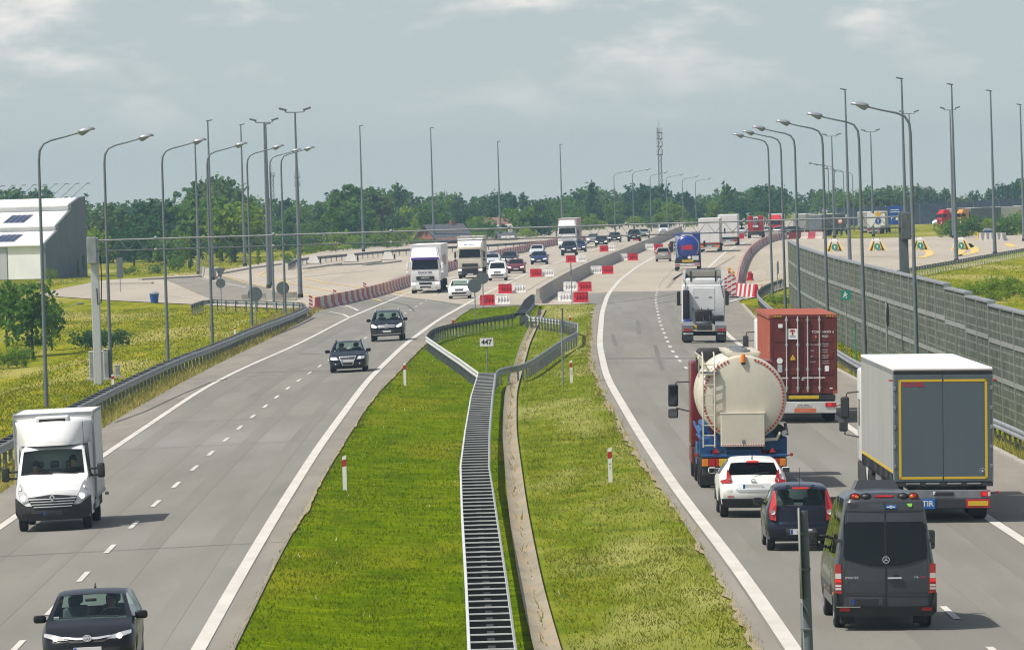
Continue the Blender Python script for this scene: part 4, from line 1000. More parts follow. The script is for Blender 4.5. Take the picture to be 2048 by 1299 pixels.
def house(label, px, w, d, hw_, hr, wall, roof, rz=0, nm='house'):
    t = thing(nm, label, 'house', un(*px) - Vector((0, 0, .9)), rz)
    MB().box(-w / 2, w / 2, -d / 2, d / 2, -1, hw_).build('wall', wall, t)
    MB().prism([(-d / 2, hw_), (d / 2, hw_), (0, hr)], 'x', -w / 2 + .05, w / 2 - .05).build('gable', wall, t)
    for s in (-1, 1):
        b = MB(); e = .4
        b.add([(-w / 2 - e, s * (d / 2 + e), hw_ - e * .6), (w / 2 + e, s * (d / 2 + e), hw_ - e * .6), (w / 2 + e, 0, hr + .1), (-w / 2 - e, 0, hr + .1), (-w / 2 - e, s * (d / 2 + e), hw_ - e * .6 - .15), (w / 2 + e, s * (d / 2 + e), hw_ - e * .6 - .15), (w / 2 + e, 0, hr - .05), (-w / 2 - e, 0, hr - .05)], [(0, 1, 2, 3), (7, 6, 5, 4), (0, 4, 5, 1), (1, 5, 6, 2), (2, 6, 7, 3), (3, 7, 4, 0)])
        r = b.build('roof', roof, t)
    MB().box(w * .2, w * .2 + .6, -.3, .3, hr - .8, hr + .6).build('chimney', wall, t)
    for x in (-w * .3, w * .05, w * .32): MB().box(x - .4, x + .4, -d / 2 - .04, -d / 2 + .02, hw_ * .35, hw_ * .8).build('window', 'window_dark', t)
    for z in (hw_ * .45, hw_ + .7): MB().box(-w / 2 - .04, -w / 2 + .02, -.45, .45, z, z + .9).build('window', 'window_dark', t)
    return t
house('house with dark slate roof and brick red gable among the trees', (888, 487), 6.0, 8, 1.6, 3.8, 'brick_red', 'roof_slate', math.radians(28))
house('house with red tiled roof and white walls among the trees', (994, 472), 4.4, 7, 2.4, 4.0, 'house_wall', 'roof_tile', math.radians(14))
house('small grey roofed shed below the red roofed house', (1012, 480), 2.2, 4, 1.3, 2.1, 'house_wall', 'roof_slate', math.radians(10), 'shed')
# ---- radio towers beyond the trees
def tower(label, X, Y, z0, z1, w0, w1, plat):
    t = thing('radio_tower', label, 'radio tower', (X, Y, 0))
    b = MB(); n = int((z1 - z0) / 1.2)
    for s in ((-1, -1), (1, -1), (1, 1), (-1, 1)): b.cyl((s[0] * w0, s[1] * w0, z0), (s[0] * w1, s[1] * w1, z1), .09, .07, 5)
    for k in range(n):
        u, v = k / n, (k + 1) / n; wa, wb = w0 + (w1 - w0) * u, w0 + (w1 - w0) * v; za, zb = z0 + (z1 - z0) * u, z0 + (z1 - z0) * v
        for s in (-1, 1):
            b.cyl((-s * wa, -wa, za), (s * wb, -wb, zb), .05, .05, 4, False); b.cyl((-s * wa, wa, za), (s * wb, wb, zb), .05, .05, 4, False)
        b.cyl((-wa, -wa, za), (wa, -wa, za), .05, .05, 4, False)
    b.build('lattice', 'galv_dark', t)
    for z in plat:
        MB().lathe([(0, -.1), (w1 + .4, -.1), (w1 + .4, .1), (0, .1)], 'z', (0, 0, z), 10).build('platform', 'galv_dark', t)
        for a in range(4): MB().rbox(math.cos(a * 1.57 + .4) * (w1 + .35) - .09, math.cos(a * 1.57 + .4) * (w1 + .35) + .09, math.sin(a * 1.57 + .4) * (w1 + .35) - .09, math.sin(a * 1.57 + .4) * (w1 + .35) + .09, z, z + 1.1, .05, 1).build('antenna', 'galv_light', t)
    MB().cyl((0, 0, z1), (0, 0, z1 + 1.6), .05, .03, 5).build('rod', 'galv_dark', t)
tower('tall lattice radio tower standing behind the central trees', 31.0, 1350, -2, 19.3, .42, .26, (18.2, 17.0, 15.5, 13.8))
tower('thin dark radio mast behind the left trees', -47.5, 1500, -2, 13.6, .42, .3, (11.6, 9.8))
tower('pale faint radio mast left of the darker one', -55.2, 1560, -2, 13.2, .36, .3, (12.2,))
# ------------------------------------------------------------------ vehicles: materials
def paint(name, col, rough=.3, coat=.6, metal=0.0): return mat(name, col, rough, metal=metal, coat=coat * .3, spec=.28, vary=.05, vscale=2)
paint('paint_black', (0.006, 0.0065, 0.008)); paint('paint_navy', (0.007, 0.010, 0.020)); mat('paint_white', (0.76, 0.77, 0.77), .3, coat=.12, spec=.35, vary=.07, vscale=1.2)
paint('paint_pearl', (0.72, 0.73, 0.70), .3, .5); paint('paint_graphite', (0.046, 0.052, 0.060), .3, .9); paint('paint_darkblue', (0.010, 0.015, 0.028), .25, .8)
paint('paint_maroon', (0.14, 0.012, 0.022)); paint('paint_silver', (0.36, 0.38, 0.37), .35, .4, .4); paint('paint_beige', (0.34, 0.33, 0.29), .35, .4, .3); paint('paint_pale', (0.55, 0.58, 0.60), .35, .4, .1)
paint('paint_blue', (0.01, 0.02, 0.09)); paint('paint_red', (0.36, 0.012, 0.022), .35, .4); paint('paint_brightred', (0.55, 0.02, 0.03), .4, .3); paint('paint_cream', (0.62, 0.59, 0.48), .35, .3); paint('paint_orange', (0.60, 0.30, 0.08), .4, .3)
mat('trim', (0.022, 0.023, 0.025), .65, vary=.15); mat('trim_grey', (0.05, 0.053, 0.056), .6, vary=.15); mat('rubber', (0.014, 0.014, 0.015), .85, vary=.2, vscale=6); mat('rim', (0.33, 0.34, 0.35), .35, metal=.7); mat('rim_dark', (0.06, .06, .065), .5, metal=.5)
mat('chrome', (0.72, 0.74, 0.76), .25, metal=.55); mat('interior', (0.10, 0.105, 0.105), .8); mat('seat_cloth', (0.12, 0.125, 0.125), .9); mat('plate_white', (0.68, 0.68, 0.66), .5); mat('plate_blue', (0.01, 0.06, 0.32), .5); mat('plate_blank', (0.02, 0.02, 0.022), .6)
mat('lens_clear', (0.55, 0.57, 0.58), .08, metal=.4); mat('tail_red', (0.40, 0.008, 0.012), .15, coat=.5); mat('tail_lit', (0.55, 0.01, 0.01), .2, emit=(1, .03, .02), es=.35); mat('tail_pale', (0.62, 0.58, 0.56), .12); mat('amber', (0.70, 0.22, 0.02), .2)
mat('beam', (0.9, 0.88, 0.8), .2, emit=(1, .93, .78), es=1.0); mat('beam_soft', (0.85, 0.85, 0.82), .2, emit=(1, .95, .85), es=.45)
ramp_mat('tarp_grey', [(0.3, (0.30, 0.305, 0.295)), (0.7, (0.365, 0.37, 0.352))], 1.6, rough=.65, stretch=(1, 1.2, .12), layers=[(3, (0.20, 0.20, 0.195), .55, .75, .5, (1, 1, .1))], bump=.2); mat('tarp_white', (0.70, 0.70, 0.69), .65, vary=.06, vscale=.5); ramp_mat('door_grey', [(0.3, (0.080, 0.108, 0.128)), (0.7, (0.096, 0.126, 0.146))], 1.2, rough=.5, stretch=(1, 1, .3), layers=[(5, (0.12, 0.13, 0.14), .6, .8, .4, (1.5, 1, .15))]); mat('tarp_cream', (0.52, 0.50, 0.44), .7, vary=.1, vscale=.6); mat('tarp_pink', (0.42, 0.30, 0.27), .75, vary=.12, vscale=.5)
mat('tape_yellow', (0.62, 0.43, 0.02), .45); mat('tape_red', (0.42, 0.015, 0.02), .45); mat('sticker_blue', (0.01, 0.12, 0.42), .5); mat('sticker_red', (0.45, 0.01, 0.04), .5); mat('chassis', (0.030, 0.032, 0.035), .8, vary=.3, vscale=4); mat('chassis_blue', (0.012, 0.075, 0.22), .5, vary=.25, vscale=3); mat('steel_grey', (0.22, 0.235, 0.25), .55, metal=.4, vary=.2)
mat('purple', (0.085, 0.035, 0.26), .3, coat=.4); mat('tank_blue', (0.008, 0.035, 0.26), .3, coat=.4); mat('sticker_orange', (0.62, 0.16, 0.07), .5); mat('lettering_dark', (0.04, 0.05, 0.16), .5); mat('lettering_white', (0.75, 0.75, 0.72), .5); mat('skin', (0.40, 0.22, 0.15), .6); mat('hair', (0.03, 0.022, 0.016), .8); mat('shirt_dark', (0.025, 0.027, 0.03), .9); mat('shirt_red', (0.30, 0.03, 0.03), .9)
mat('cover_white', (0.8, 0.8, 0.78), .6)
ramp_mat('tank_cream', [(0.3, (0.55, 0.515, 0.42)), (0.7, (0.63, 0.60, 0.50))], 1.1, rough=.38, spec=.5, layers=[(2.5, (0.44, 0.40, 0.31), .55, .75, .4, (1, .4, .3))])
ramp_mat('corten', [(0.3, (0.30, 0.075, 0.045)), (0.7, (0.385, 0.105, 0.065))], .9, rough=.6, spec=.35, layers=[(5, (0.20, 0.05, 0.035), .56, .75, .5, (1, 1, .4))])
ramp_mat('container_door', [(0.3, (0.115, 0.022, 0.018)), (0.7, (0.15, 0.031, 0.025))], .9, rough=.6, spec=.35, layers=[(6, (0.12, 0.03, 0.025), .56, .75, .5, (1, 1, .3))])
glass_mat('glass_clear', (0.72, 0.88, 0.85), .95); glass_mat('glass_dark', (0.5, 0.62, 0.66), .16); mat('glass_far', (0.006, 0.010, 0.011), .06, spec=.3); mat('mirror_glass', (0.10, 0.11, 0.12), .05, metal=1.0)

def interp(pts, x):
    p = sorted(pts); return float(np.interp(x, [a for a, _ in p], [b for _, b in p]))
def sprof(pts, w=.07):
    """a piecewise-linear profile with its corners rounded"""
    return lambda y: sum(interp(pts, y + w * t) * c for t, c in ((-1, .12), (-.5, .22), (0, .32), (.5, .22), (1, .12)))
class Car:
    """local frame: +y is the front, x to the car's left-hand neighbour's ... right of the car seen from behind"""
    def __init__(s, **k):
        s.__dict__.update(dict(L=4.4, W=1.78, wb=2.6, wr=.315, ww=.205, sill=.24, front_over=None, bulgeF=.16, bulgeR=.12, rakeF=[(0.2, .10), (.42, 0), (.6, .02), (.72, .10), (.9, .3)], rakeR=[(.2, .1), (.45, 0), (.6, .02), (1, .06), (2, .1)],
                                 tum=.42, pillar=.90, plan=[(0, .82), (.15, .93), (.5, 1), (1, 1)], planR=None, far=False, arch=1.16, crown=.03)); s.__dict__.update(k)
        s.yF, s.yR = s.L / 2, -s.L / 2
        fo = s.front_over if s.front_over is not None else (s.L - s.wb) * .48
        s.ya, s.yb = s.yF - fo, s.yF - fo - s.wb
        s.axles = getattr(s, 'axles', None) or (s.ya, s.yb)
        s.top_ = sprof(s.top); s.belt_ = sprof(s.belt)
    def dF(s, x, z): return s.bulgeF * (abs(x) / (s.W / 2)) ** 2 + interp(s.rakeF, z)
    def dR(s, x, z): return s.bulgeR * (abs(x) / (s.W / 2)) ** 2 + interp(s.rakeR, z)
    def warp(s, x, y, z):
        f = min(1, max(0, (y - (s.yF - .75)) / .75)); r = min(1, max(0, ((s.yR + .6) - y) / .6))
        return (x, y - f * f * s.dF(x, z) + r * r * s.dR(x, z), z)
    def section(s, y):
        d1, d2 = s.yF - y, y - s.yR
        hw = s.W / 2 * min(interp(s.plan, d1), interp(s.planR or s.plan, d2))
        zs = s.sill
        for yw in s.axles:
            R = s.wr * s.arch
            if abs(y - yw) < R: zs = max(zs, s.wr + math.sqrt(R * R - (y - yw) ** 2) * .98)
        zt = s.top_(y); zb = min(s.belt_(y), zt - .03); zs = min(zs, zb - .06); d = zt - zb
        t = s.tum * d
        pts = [(hw * .965, zs), (hw * 1.0, zs + .42 * (zb - zs)), (hw * .995, zs + .8 * (zb - zs)), (hw * .962, zb), (hw * .962 - t * .48, zb + .45 * d), (hw * .962 - t * .95, zb + .88 * d)]
        x5 = pts[-1][0]; cr = min(s.crown, d * .3)
        pts += [(x5 * s.pillar - .015, zb + .97 * d - cr * .4), (x5 * .5, zt - cr * .25), (0.0, zt)]
        return pts
    def shell(s, root, body, glassF, glassS, glassR, ys_extra=()):
        ys = set([s.yF, s.yF - .06, s.yF - .15, s.yR, s.yR + .06, s.yR + .14])
        for yw in s.axles:
            R = s.wr * s.arch
            for k in range(-4, 5): ys.add(yw + R * math.sin(k * PI / 8) * .999)
        y = s.yR
        while y < s.yF: ys.add(y); y += .22
        for a, b in [s.ws] + s.sw + ([s.rw] if s.rw else []): ys.add(a); ys.add(b)
        ys = sorted(ys); out = [ys[0]]
        keep = set(v for a, b in [s.ws] + s.sw + ([s.rw] if s.rw else []) for v in (a, b)) | {s.yF}
        for y in ys[1:]:
            if y - out[-1] > .018 or y in keep: out.append(y)
        ys = out
        rows = []
        for y in ys:
            P = s.section(y); r = [(-x, z) for x, z in P] + [(x, z) for x, z in reversed(P[:-1])]
            rows.append([s.warp(x, y, z) for x, z in r])
        nc = len(rows[0]); V = [p for r in rows for p in r]
        groups = {'body': [], 'windshield': [], 'rear_window': []}
        side = {}
        def inr(a, b, m): return a - 1e-6 <= m <= b + 1e-6
        for j in range(len(ys) - 1):
            m = (ys[j] + ys[j + 1]) / 2
            for i in range(nc - 1):
                f = (j * nc + i, j * nc + i + 1, (j + 1) * nc + i + 1, (j + 1) * nc + i); key = 'body'
                if i in (6, 7, 8, 9):
                    if inr(*s.ws, m): key = 'windshield'
                    elif s.rw and inr(*s.rw, m): key = 'rear_window'
                if i in (3, 4, 11, 12):
                    for q, (a, b) in enumerate(s.sw):
                        if inr(a, b, m): key = ('side', q, i < 8)
                if isinstance(key, tuple): side.setdefault(key, []).append(f)
                else: groups[key].append(f)
        # end caps, as horizontal strips across
        caps = []
        for j in (0, len(ys) - 1):
            P = s.section(ys[j]); K = 9; base = len(V)
            for x, z in P:
                for k in range(K):
                    xx = -x + 2 * x * k / (K - 1); V.append(s.warp(xx, ys[j], z))
            for i in range(len(P) - 1):
                for k in range(K - 1): caps.append((base + i * K + k, base + i * K + k + 1, base + (i + 1) * K + k + 1, base + (i + 1) * K + k))
        def emit(name, fs, m, sm=38):
            if not fs: return None
            used = sorted({i for f in fs for i in f}); mp = {i: k for k, i in enumerate(used)}
            b = MB(); b.v = [V[i] for i in used]; b.f = [tuple(mp[i] for i in f) for f in fs]
            me = b.build(name, m, root, sm); return me
        bd = emit('body', groups['body'] + caps, body)
        bm = bmesh.new(); bm.from_mesh(bd.data); bmesh.ops.remove_doubles(bm, verts=bm.verts[:], dist=.0008)
        bmesh.ops.recalc_face_normals(bm, faces=bm.faces[:]); bm.to_mesh(bd.data); bm.free(); bd.data.set_sharp_from_angle(angle=math.radians(40))
        emit('windshield', groups['windshield'], glassF); emit('rear_window', groups['rear_window'], glassR)
        for key in sorted(side): emit('side_window', side[key], glassS)
        # floor pan
        MB().rbox(-s.W / 2 + .2, s.W / 2 - .2, s.yR + .25, s.yF - .25, s.sill - .06, s.sill + .34, .03, 1).build('underbody', 'chassis', root)
    def wheels(s, root, rim='rim', track=None):
        t = (track or s.W / 2 - .03)
        proto = None
        for y in s.axles:
            for sg in (-1, 1):
                if proto is None:
                    w = thing('wheel', None, None); w.parent = root; proto = w
                    R, h = s.wr, s.ww / 2
                    b = MB().lathe([(R * .62, -h), (R * .9, -h), (R * .985, -h * .8), (R, -h * .4), (R, h * .4), (R * .985, h * .8), (R * .9, h), (R * .62, h)], 'x', (0, 0, 0), 26)
                    ty = b.build('tyre', 'rubber', w, 40)
                    r = MB(); r.lathe([(0, h * .35), (R * .18, h * .5), (R * .2, h * .3), (R * .56, h * .3), (R * .63, h * .95), (R * .63, -h * .9), (0, -h * .9)], 'x', (0, 0, 0), 20); r.build('hub', 'rim_dark', w, 40)
                    if not s.far:
                        q = MB()
                        for k in range(5):
                            a = 2 * PI * k / 5; c, d = math.cos(a), math.sin(a); u = (-d, c)
                            pts = [(c * R * .1 + u[0] * .05, d * R * .1 + u[1] * .05), (c * R * .62 + u[0] * .035, d * R * .62 + u[1] * .035), (c * R * .62 - u[0] * .035, d * R * .62 - u[1] * .035), (c * R * .1 - u[0] * .05, d * R * .1 - u[1] * .05)]
                            q.prism(pts, 'x', h * .45, h * .75)
                        q.lathe([(R * .56, h * .7), (R * .63, h * .98), (R * .64, h * .7)], 'x', (0, 0, 0), 24)
                        q.build('rim', rim, w, 40)
                else:
                    w = proto.copy(); COL.objects.link(w)
                    for ch in list(proto.children):
                        c2 = ch.copy(); COL.objects.link(c2); c2.parent = w
                w.location = (sg * (t - s.ww / 2), y, s.wr); w.rotation_euler = (.3 * y, 0, 0 if sg > 0 else PI)
    def patch(s, root, name, pts, m, end='F', off=.012, mirror=False, th=.03, sub=.12, smooth=None):
        """a plate of the outline pts [(x, z)] lying on the front or rear of the body"""
        outs = []
        for sg in ((1, -1) if mirror else (1,)):
            Q = []
            for (x0, z0), (x1, z1) in zip(pts, pts[1:] + pts[:1]):
                n = max(1, int(math.hypot(x1 - x0, z1 - z0) / sub))
                Q += [(x0 + (x1 - x0) * k / n, z0 + (z1 - z0) * k / n) for k in range(n)]
            P = []
            for x, z in Q:
                x *= sg
                y = s.yF - s.dF(x, z) + off if end == 'F' else s.yR + s.dR(x, z) - off
                P.append((x, y, z))
            xs = sorted({round(x, 4) for x, _, _ in P}); x0, x1 = xs[0], xs[-1]; xs = sorted(set(xs + [x0 + (x1 - x0) * .004, x1 - (x1 - x0) * .004])); sl = []
            for x in xs:                               # upright slices, so that the plate follows the curve of the body
                zz = []
                for (xa, za), (xb, zb) in zip(pts, pts[1:] + pts[:1]):
                    xa, xb = xa * sg, xb * sg
                    if min(xa, xb) - 1e-4 <= x <= max(xa, xb) + 1e-4: zz += [za, zb] if abs(xa - xb) < 1e-4 else [za + (zb - za) * (x - xa) / (xb - xa)]
                sl.append((x, min(zz), max(zz)))
            b = MB(); vs = []; fs = []; nz = 5
            for x, za, zb in sl:
                for q in range(nz):
                    z = za + (zb - za) * q / (nz - 1); y = s.yF - s.dF(x, z) + off if end == 'F' else s.yR + s.dR(x, z) - off
                    vs.append((x, y, z))
            N = len(vs); vs += [(x, y - th if end == 'F' else y + th, z) for x, y, z in vs]; ns = len(sl)
            for i in range(ns - 1):
                for q in range(nz - 1): fs.append((i * nz + q, i * nz + q + 1, (i + 1) * nz + q + 1, (i + 1) * nz + q))
                for q in (0, nz - 1): fs.append((i * nz + q, (i + 1) * nz + q, N + (i + 1) * nz + q, N + i * nz + q))
            for i in (0, ns - 1):
                for q in range(nz - 1): fs.append((i * nz + q, i * nz + q + 1, N + i * nz + q + 1, N + i * nz + q))
            b.add(vs, fs); outs.append(b.build(name, m, root, smooth))
        return outs
    def plate(s, root, end, z, x=0.0, blank='plate_white', txt=None, w=.26, h=.055):
        y = (s.yF - s.dF(x, z) + .018) if end == 'F' else (s.yR + s.dR(x, z) - .018); e = 1 if end == 'F' else -1
        b = MB().rbox(x - w, x + w, y - .008, y + .008, z - h, z + h, .004, 1).build('licence_plate', blank, root)
        bx = (x + w - .055, x + w - .005) if end == 'F' else (x - w + .005, x - w + .055)
        MB().box(bx[0], bx[1], y + e * .0085 - .002, y + e * .0085 + .002, z - h + .006, z + h - .006).build('country_band', 'plate_blue', b)
        if txt: text(txt, .085, 'black', b, (x + (.03 if end == 'R' else -.03), y + e * .011, z), (PI / 2, 0, 0 if end == 'R' else PI), 'lettering', .02, 1.0)
    def mirrors(s, root, y, z, m='trim', w=.2, h=.13, out=.12, arm=True):
        for sg in (-1, 1):
            x = sg * (s.W / 2 - .05 + out)
            b = MB(); b.rbox(x - w / 2, x + w / 2, y - .07, y + .07, z - h / 2, z + h / 2, .05, 3)
            if arm: b.cyl((sg * (s.W / 2 - .12), y + .02, z - h * .3), (x - sg * w * .3, y, z - h * .2), .025, .02, 6)
            o = b.build('mirror', m, root, 50)
            MB().rbox(x - w * .42, x + w * .42, y - .078, y - .069, z - h * .4, z + h * .4, .003, 1).build('mirror_glass', 'mirror_glass', o)
    def seats(s, root, ypos, z=.5, n=2, hr=True, back=.62, top=None):
        for y in ypos:
            for x in ([-.36, .36] if n == 2 else [-.42, 0, .42]):
                b = MB(); b.rbox(x - .24, x + .24, y - .1, y + .4, z - .15, z, .05, 2); b.rbox(x - .23, x + .23, y - .2, y - .06, z - .1, z + back, .06, 2)
                if hr: b.rbox(x - .12, x + .12, y - .2, y - .09, z + back + .03, z + back + .22, .05, 2)
                b.build('seat', 'seat_cloth', root, 50)
    def dash(s, root, y, z, wheel_side=-1, st=True):
        MB().rbox(-s.W / 2 + .14, s.W / 2 - .14, y - .25, y + .35, z - .3, z, .06, 2).build('dashboard', 'interior', root, 50)
        if st:
            q = MB(); q.lathe([(.165, -.012), (.19, -.012), (.19, .012), (.165, .012)], 'y', (0, 0, 0), 24).box(-.16, .16, -.01, .01, -.02, .02)
            o = q.build('steering_wheel', 'trim', root, 50); o.location = (wheel_side * .36, y - .36, z - .02); o.rotation_euler = (-.4, 0, 0)

def set_on_road(root, p, d, anchor_y):
    """put a vehicle so that its local (0, anchor_y, 0) stands at ground point p, heading d, leaning with the road"""
    d = Vector((d[0], d[1], 0)).normalized()
    c = Vector((p[0], p[1], 0)) - d * anchor_y
    e = .8; q = Vector((d.y, -d.x, 0))
    zf, zb2 = hz(c.x + d.x * e, c.y + d.y * e), hz(c.x - d.x * e, c.y - d.y * e)
    zl, zr = hz(c.x - q.x * e, c.y - q.y * e), hz(c.x + q.x * e, c.y + q.y * e)
    f = Vector((d.x, d.y, (zf - zb2) / (2 * e))).normalized(); r = Vector((q.x, q.y, (zr - zl) / (2 * e))).normalized()
    u = r.cross(f).normalized(); r = f.cross(u)
    M = Matrix((r, f, u)).transposed().to_4x4()
    root.rotation_euler = M.to_euler(); root.location = (c.x, c.y, (zf + zb2 + zl + zr) / 4 + .006)
def road_dir(Y, fn=AX):
    a, b = fn(Y - 8), fn(Y + 8); return Vector((b - a, 16, 0)).normalized()
def oncoming(root, px, anchor, fn=AX, turn=0):
    p = un(*px) if not isinstance(px, Vector) else px; d = -road_dir(p.y, fn)
    if turn: d.rotate(Matrix.Rotation(turn, 3, 'Z'))
    set_on_road(root, p, d, anchor)
def outgoing(root, px, anchor, fn=AX, turn=0):
    p = un(*px) if not isinstance(px, Vector) else px; d = road_dir(p.y, fn)
    if turn: d.rotate(Matrix.Rotation(turn, 3, 'Z'))
    set_on_road(root, p, d, anchor)

# ---------------------------------------------------------------- people (seated, seen through the glass)
def person(label, host, loc, shirt, hair=True, lean=0.0, facing=1):
    """a seated figure, one skinned body; local +y is where it looks"""
    me = bpy.data.meshes.new('person')
    J = [(0, 0, .0), (0, -.03, .22), (0, -.02, .44), (0, .0, .56), (0, .02, .63), (0, .03, .72), (0, .025, .80),
         (-.19, -.01, .50), (-.24, .10, .26), (-.17, .36, .30), (-.15, .43, .33), (.19, -.01, .50), (.24, .10, .26), (.17, .36, .30), (.15, .43, .33),
         (-.1, .05, -.02), (-.13, .44, .06), (-.13, .52, -.34), (-.13, .66, -.38), (.1, .05, -.02), (.13, .44, .06), (.13, .52, -.34), (.13, .66, -.38)]
    E = [(0, 1), (1, 2), (2, 3), (3, 4), (4, 5), (5, 6), (2, 7), (7, 8), (8, 9), (9, 10), (2, 11), (11, 12), (12, 13), (13, 14), (0, 15), (15, 16), (16, 17), (17, 18), (0, 19), (19, 20), (20, 21), (21, 22)]
    R = [.15, .15, .15, .06, .075, .095, .07, .075, .052, .04, .045, .075, .052, .04, .045, .09, .075, .05, .04, .09, .075, .05, .04]
    me.from_pydata(J, E, []); o = bpy.data.objects.new('person', me); COL.objects.link(o)
    md = o.modifiers.new('skin', 'SKIN'); md.use_smooth_shade = True
    for v, r in zip(me.skin_vertices[0].data, R): v.radius = (r, r * (.8 if r > .13 else 1))
    me.skin_vertices[0].data[0].use_root = True
    sb = o.modifiers.new('sub', 'SUBSURF'); sb.levels = 1; sb.render_levels = 1
    dg = bpy.context.evaluated_depsgraph_get(); m2 = bpy.data.meshes.new_from_object(o.evaluated_get(dg)); o.modifiers.clear(); o.data = m2; m2.name = 'person'
    m2.materials.clear(); m2.materials.append(MATS['skin']); m2.materials.append(MATS[shirt]); m2.materials.append(MATS['interior'])
    for p in m2.polygons:
        c = p.center
        p.material_index = 2 if c.z < .06 else (1 if c.z < .555 and not (c.y > .30) else 0); p.use_smooth = True
    tag(o, label, 'person')
    o.matrix_world = host.matrix_world @ Matrix.Translation(loc) @ Matrix.Rotation(lean, 4, 'Z')
    h = MB(); h.lathe([(0.0, .93 - .02), (.05, .905), (.088, .86), (.1, .80), (.098, .75), (.085, .745), (.0, .76)], 'z', (0, -.005, -.02), 14); h = h.build('hair', 'hair', o, 60)
    n = MB(); n.lathe([(0, 0), (.012, .0), (.016, -.03), (.0, -.035)], 'z', (0, .125, .735), 6); n.build('nose', 'skin', o, 60)
    g = MB().rbox(-.075, .075, .085, .118, .745, .775, .01, 1).build('glasses', 'black', o)
    for q in (h, n, g): q.matrix_parent_inverse = Matrix.Identity(4)
    # hands: five short fingers closed round the wheel
    for sg in (-1, 1):
        f = MB(); f.rbox(sg * .15 - .035, sg * .15 + .035, .40, .47, .31, .36, .015, 2)
        for k in range(4): f.tube([(sg * .15 - .03 + .02 * k, .46, .35), (sg * .15 - .03 + .02 * k, .50 + .004 * (k % 3), .345), (sg * .15 - .03 + .02 * k, .49, .315)], .009, 6)
        f.tube([(sg * .115, .43, .345), (sg * .095, .46, .355), (sg * .10, .49, .35)], .010, 6)
        f.build('hand', 'skin', o, 50)
    return o
# ---------------------------------------------------------------- cars
FRONT_STD = [(0, .78), (.1, .90), (.3, .97), (.6, 1), (1, 1)]
def hatch_spec(**k):
    d = dict(L=4.33, W=1.76, wb=2.6, front_over=.92, top=[(2.165, .66), (2.08, .74), (1.7, .86), (1.15, .985), (.12, 1.42), (-.4, 1.47), (-1.2, 1.43), (-1.62, 1.36), (-1.98, 1.02), (-2.1, .93), (-2.165, .62)],
             belt=[(2.165, .60), (1.6, .78), (1.1, .90), (0, .95), (-1.2, 1.0), (-2.0, 1.02)], ws=(.16, 1.13), rw=(-1.95, -1.6), sw=[(-.42, .78), (-1.2, -.54)], plan=FRONT_STD, planR=[(0, .86), (.2, .95), (.6, 1), (1, 1)])
    d.update(k); return Car(**d)
def shadows(*a): pass

# --- black hatchback, near bottom left
c = hatch_spec(L=4.33, W=1.76)
r = thing('hatchback_car', 'black hatchback with chrome nose bar cut off by the bottom edge', 'car')
c.shell(r, 'paint_black', 'glass_clear', 'glass_clear', 'glass_clear'); c.wheels(r)
c.patch(r, 'headlight', [(.36, .665), (.56, .66), (.82, .74), (.82, .80), (.66, .775), (.44, .72)], 'lens_clear', mirror=True, off=.02)
for sg in (-1, 1):
    o = MB().lathe([(0, -.01), (.055, -.01), (.055, .02), (0, .025)], 'y', (0, 0, 0), 14).build('headlamp_bulb', 'beam', r, 50); o.location = (sg * .60, c.yF - c.dF(.6, .70) + .03, .705)
c.patch(r, 'chrome_bar', [(-.44, .70), (-.2, .665), (.2, .665), (.44, .70), (.44, .73), (.2, .705), (-.2, .705), (-.44, .73)], 'chrome', off=.035)
c.patch(r, 'grille', [(-.42, .66), (.42, .66), (.3, .61), (-.3, .61)], 'trim', off=.012)
c.patch(r, 'bumper_grille', [(-.62, .50), (.62, .50), (.5, .30), (-.5, .30)], 'trim', off=.014)
o = MB().lathe([(.055, -.01), (.075, -.01), (.075, .01), (.055, .01)], 'y', (0, 0, 0), 20).build('badge', 'chrome', r, 50); o.location = (0, c.yF - .02, .69); o.scale = (1.15, 1, .85)
o = MB().lathe([(.022, -.01), (.035, -.01), (.035, .01), (.022, .01)], 'y', (0, 0, 0), 16).build('badge', 'chrome', r, 50); o.location = (0, c.yF - .018, .69); o.scale = (1, 1, 1.5)
c.plate(r, 'F', .47); c.mirrors(r, .72, 1.0, 'paint_black', w=.24, h=.15, out=.13)
c.seats(r, (-.25, -1.05), .5); c.dash(r, .72, .98, -1)
MB().tube([(-.55, .985, 1.005), (-.2, .96, 1.02), (.1, .93, 1.03)], .012, 5).build('wiper', 'trim', r); MB().tube([(.0, .99, 1.01), (.35, .98, 1.01), (.62, .92, 1.02)], .012, 5).build('wiper', 'trim', r)
MB().tube([(0, -1.25, 1.43), (0, -1.34, 1.52)], [.025, .006], 6).build('aerial', 'trim', r); MB().box(.58, .68, .995, 1.003, 1.0, 1.05).build('sticker', 'plate_white', r)
MB().rbox(-.11, .11, .35, .39, 1.27, 1.33, .02, 2).build('rear_view_mirror', 'trim', r, 50)
mirror_pt = un(188, 1223, 1.0); oncoming(r, Vector((-8.10, 125.5, 0)), .72)
bpy.context.view_layer.update()
person('driver in sunglasses at the wheel of the black hatchback', r, (-.36, -.18, .53), 'shirt_dark')

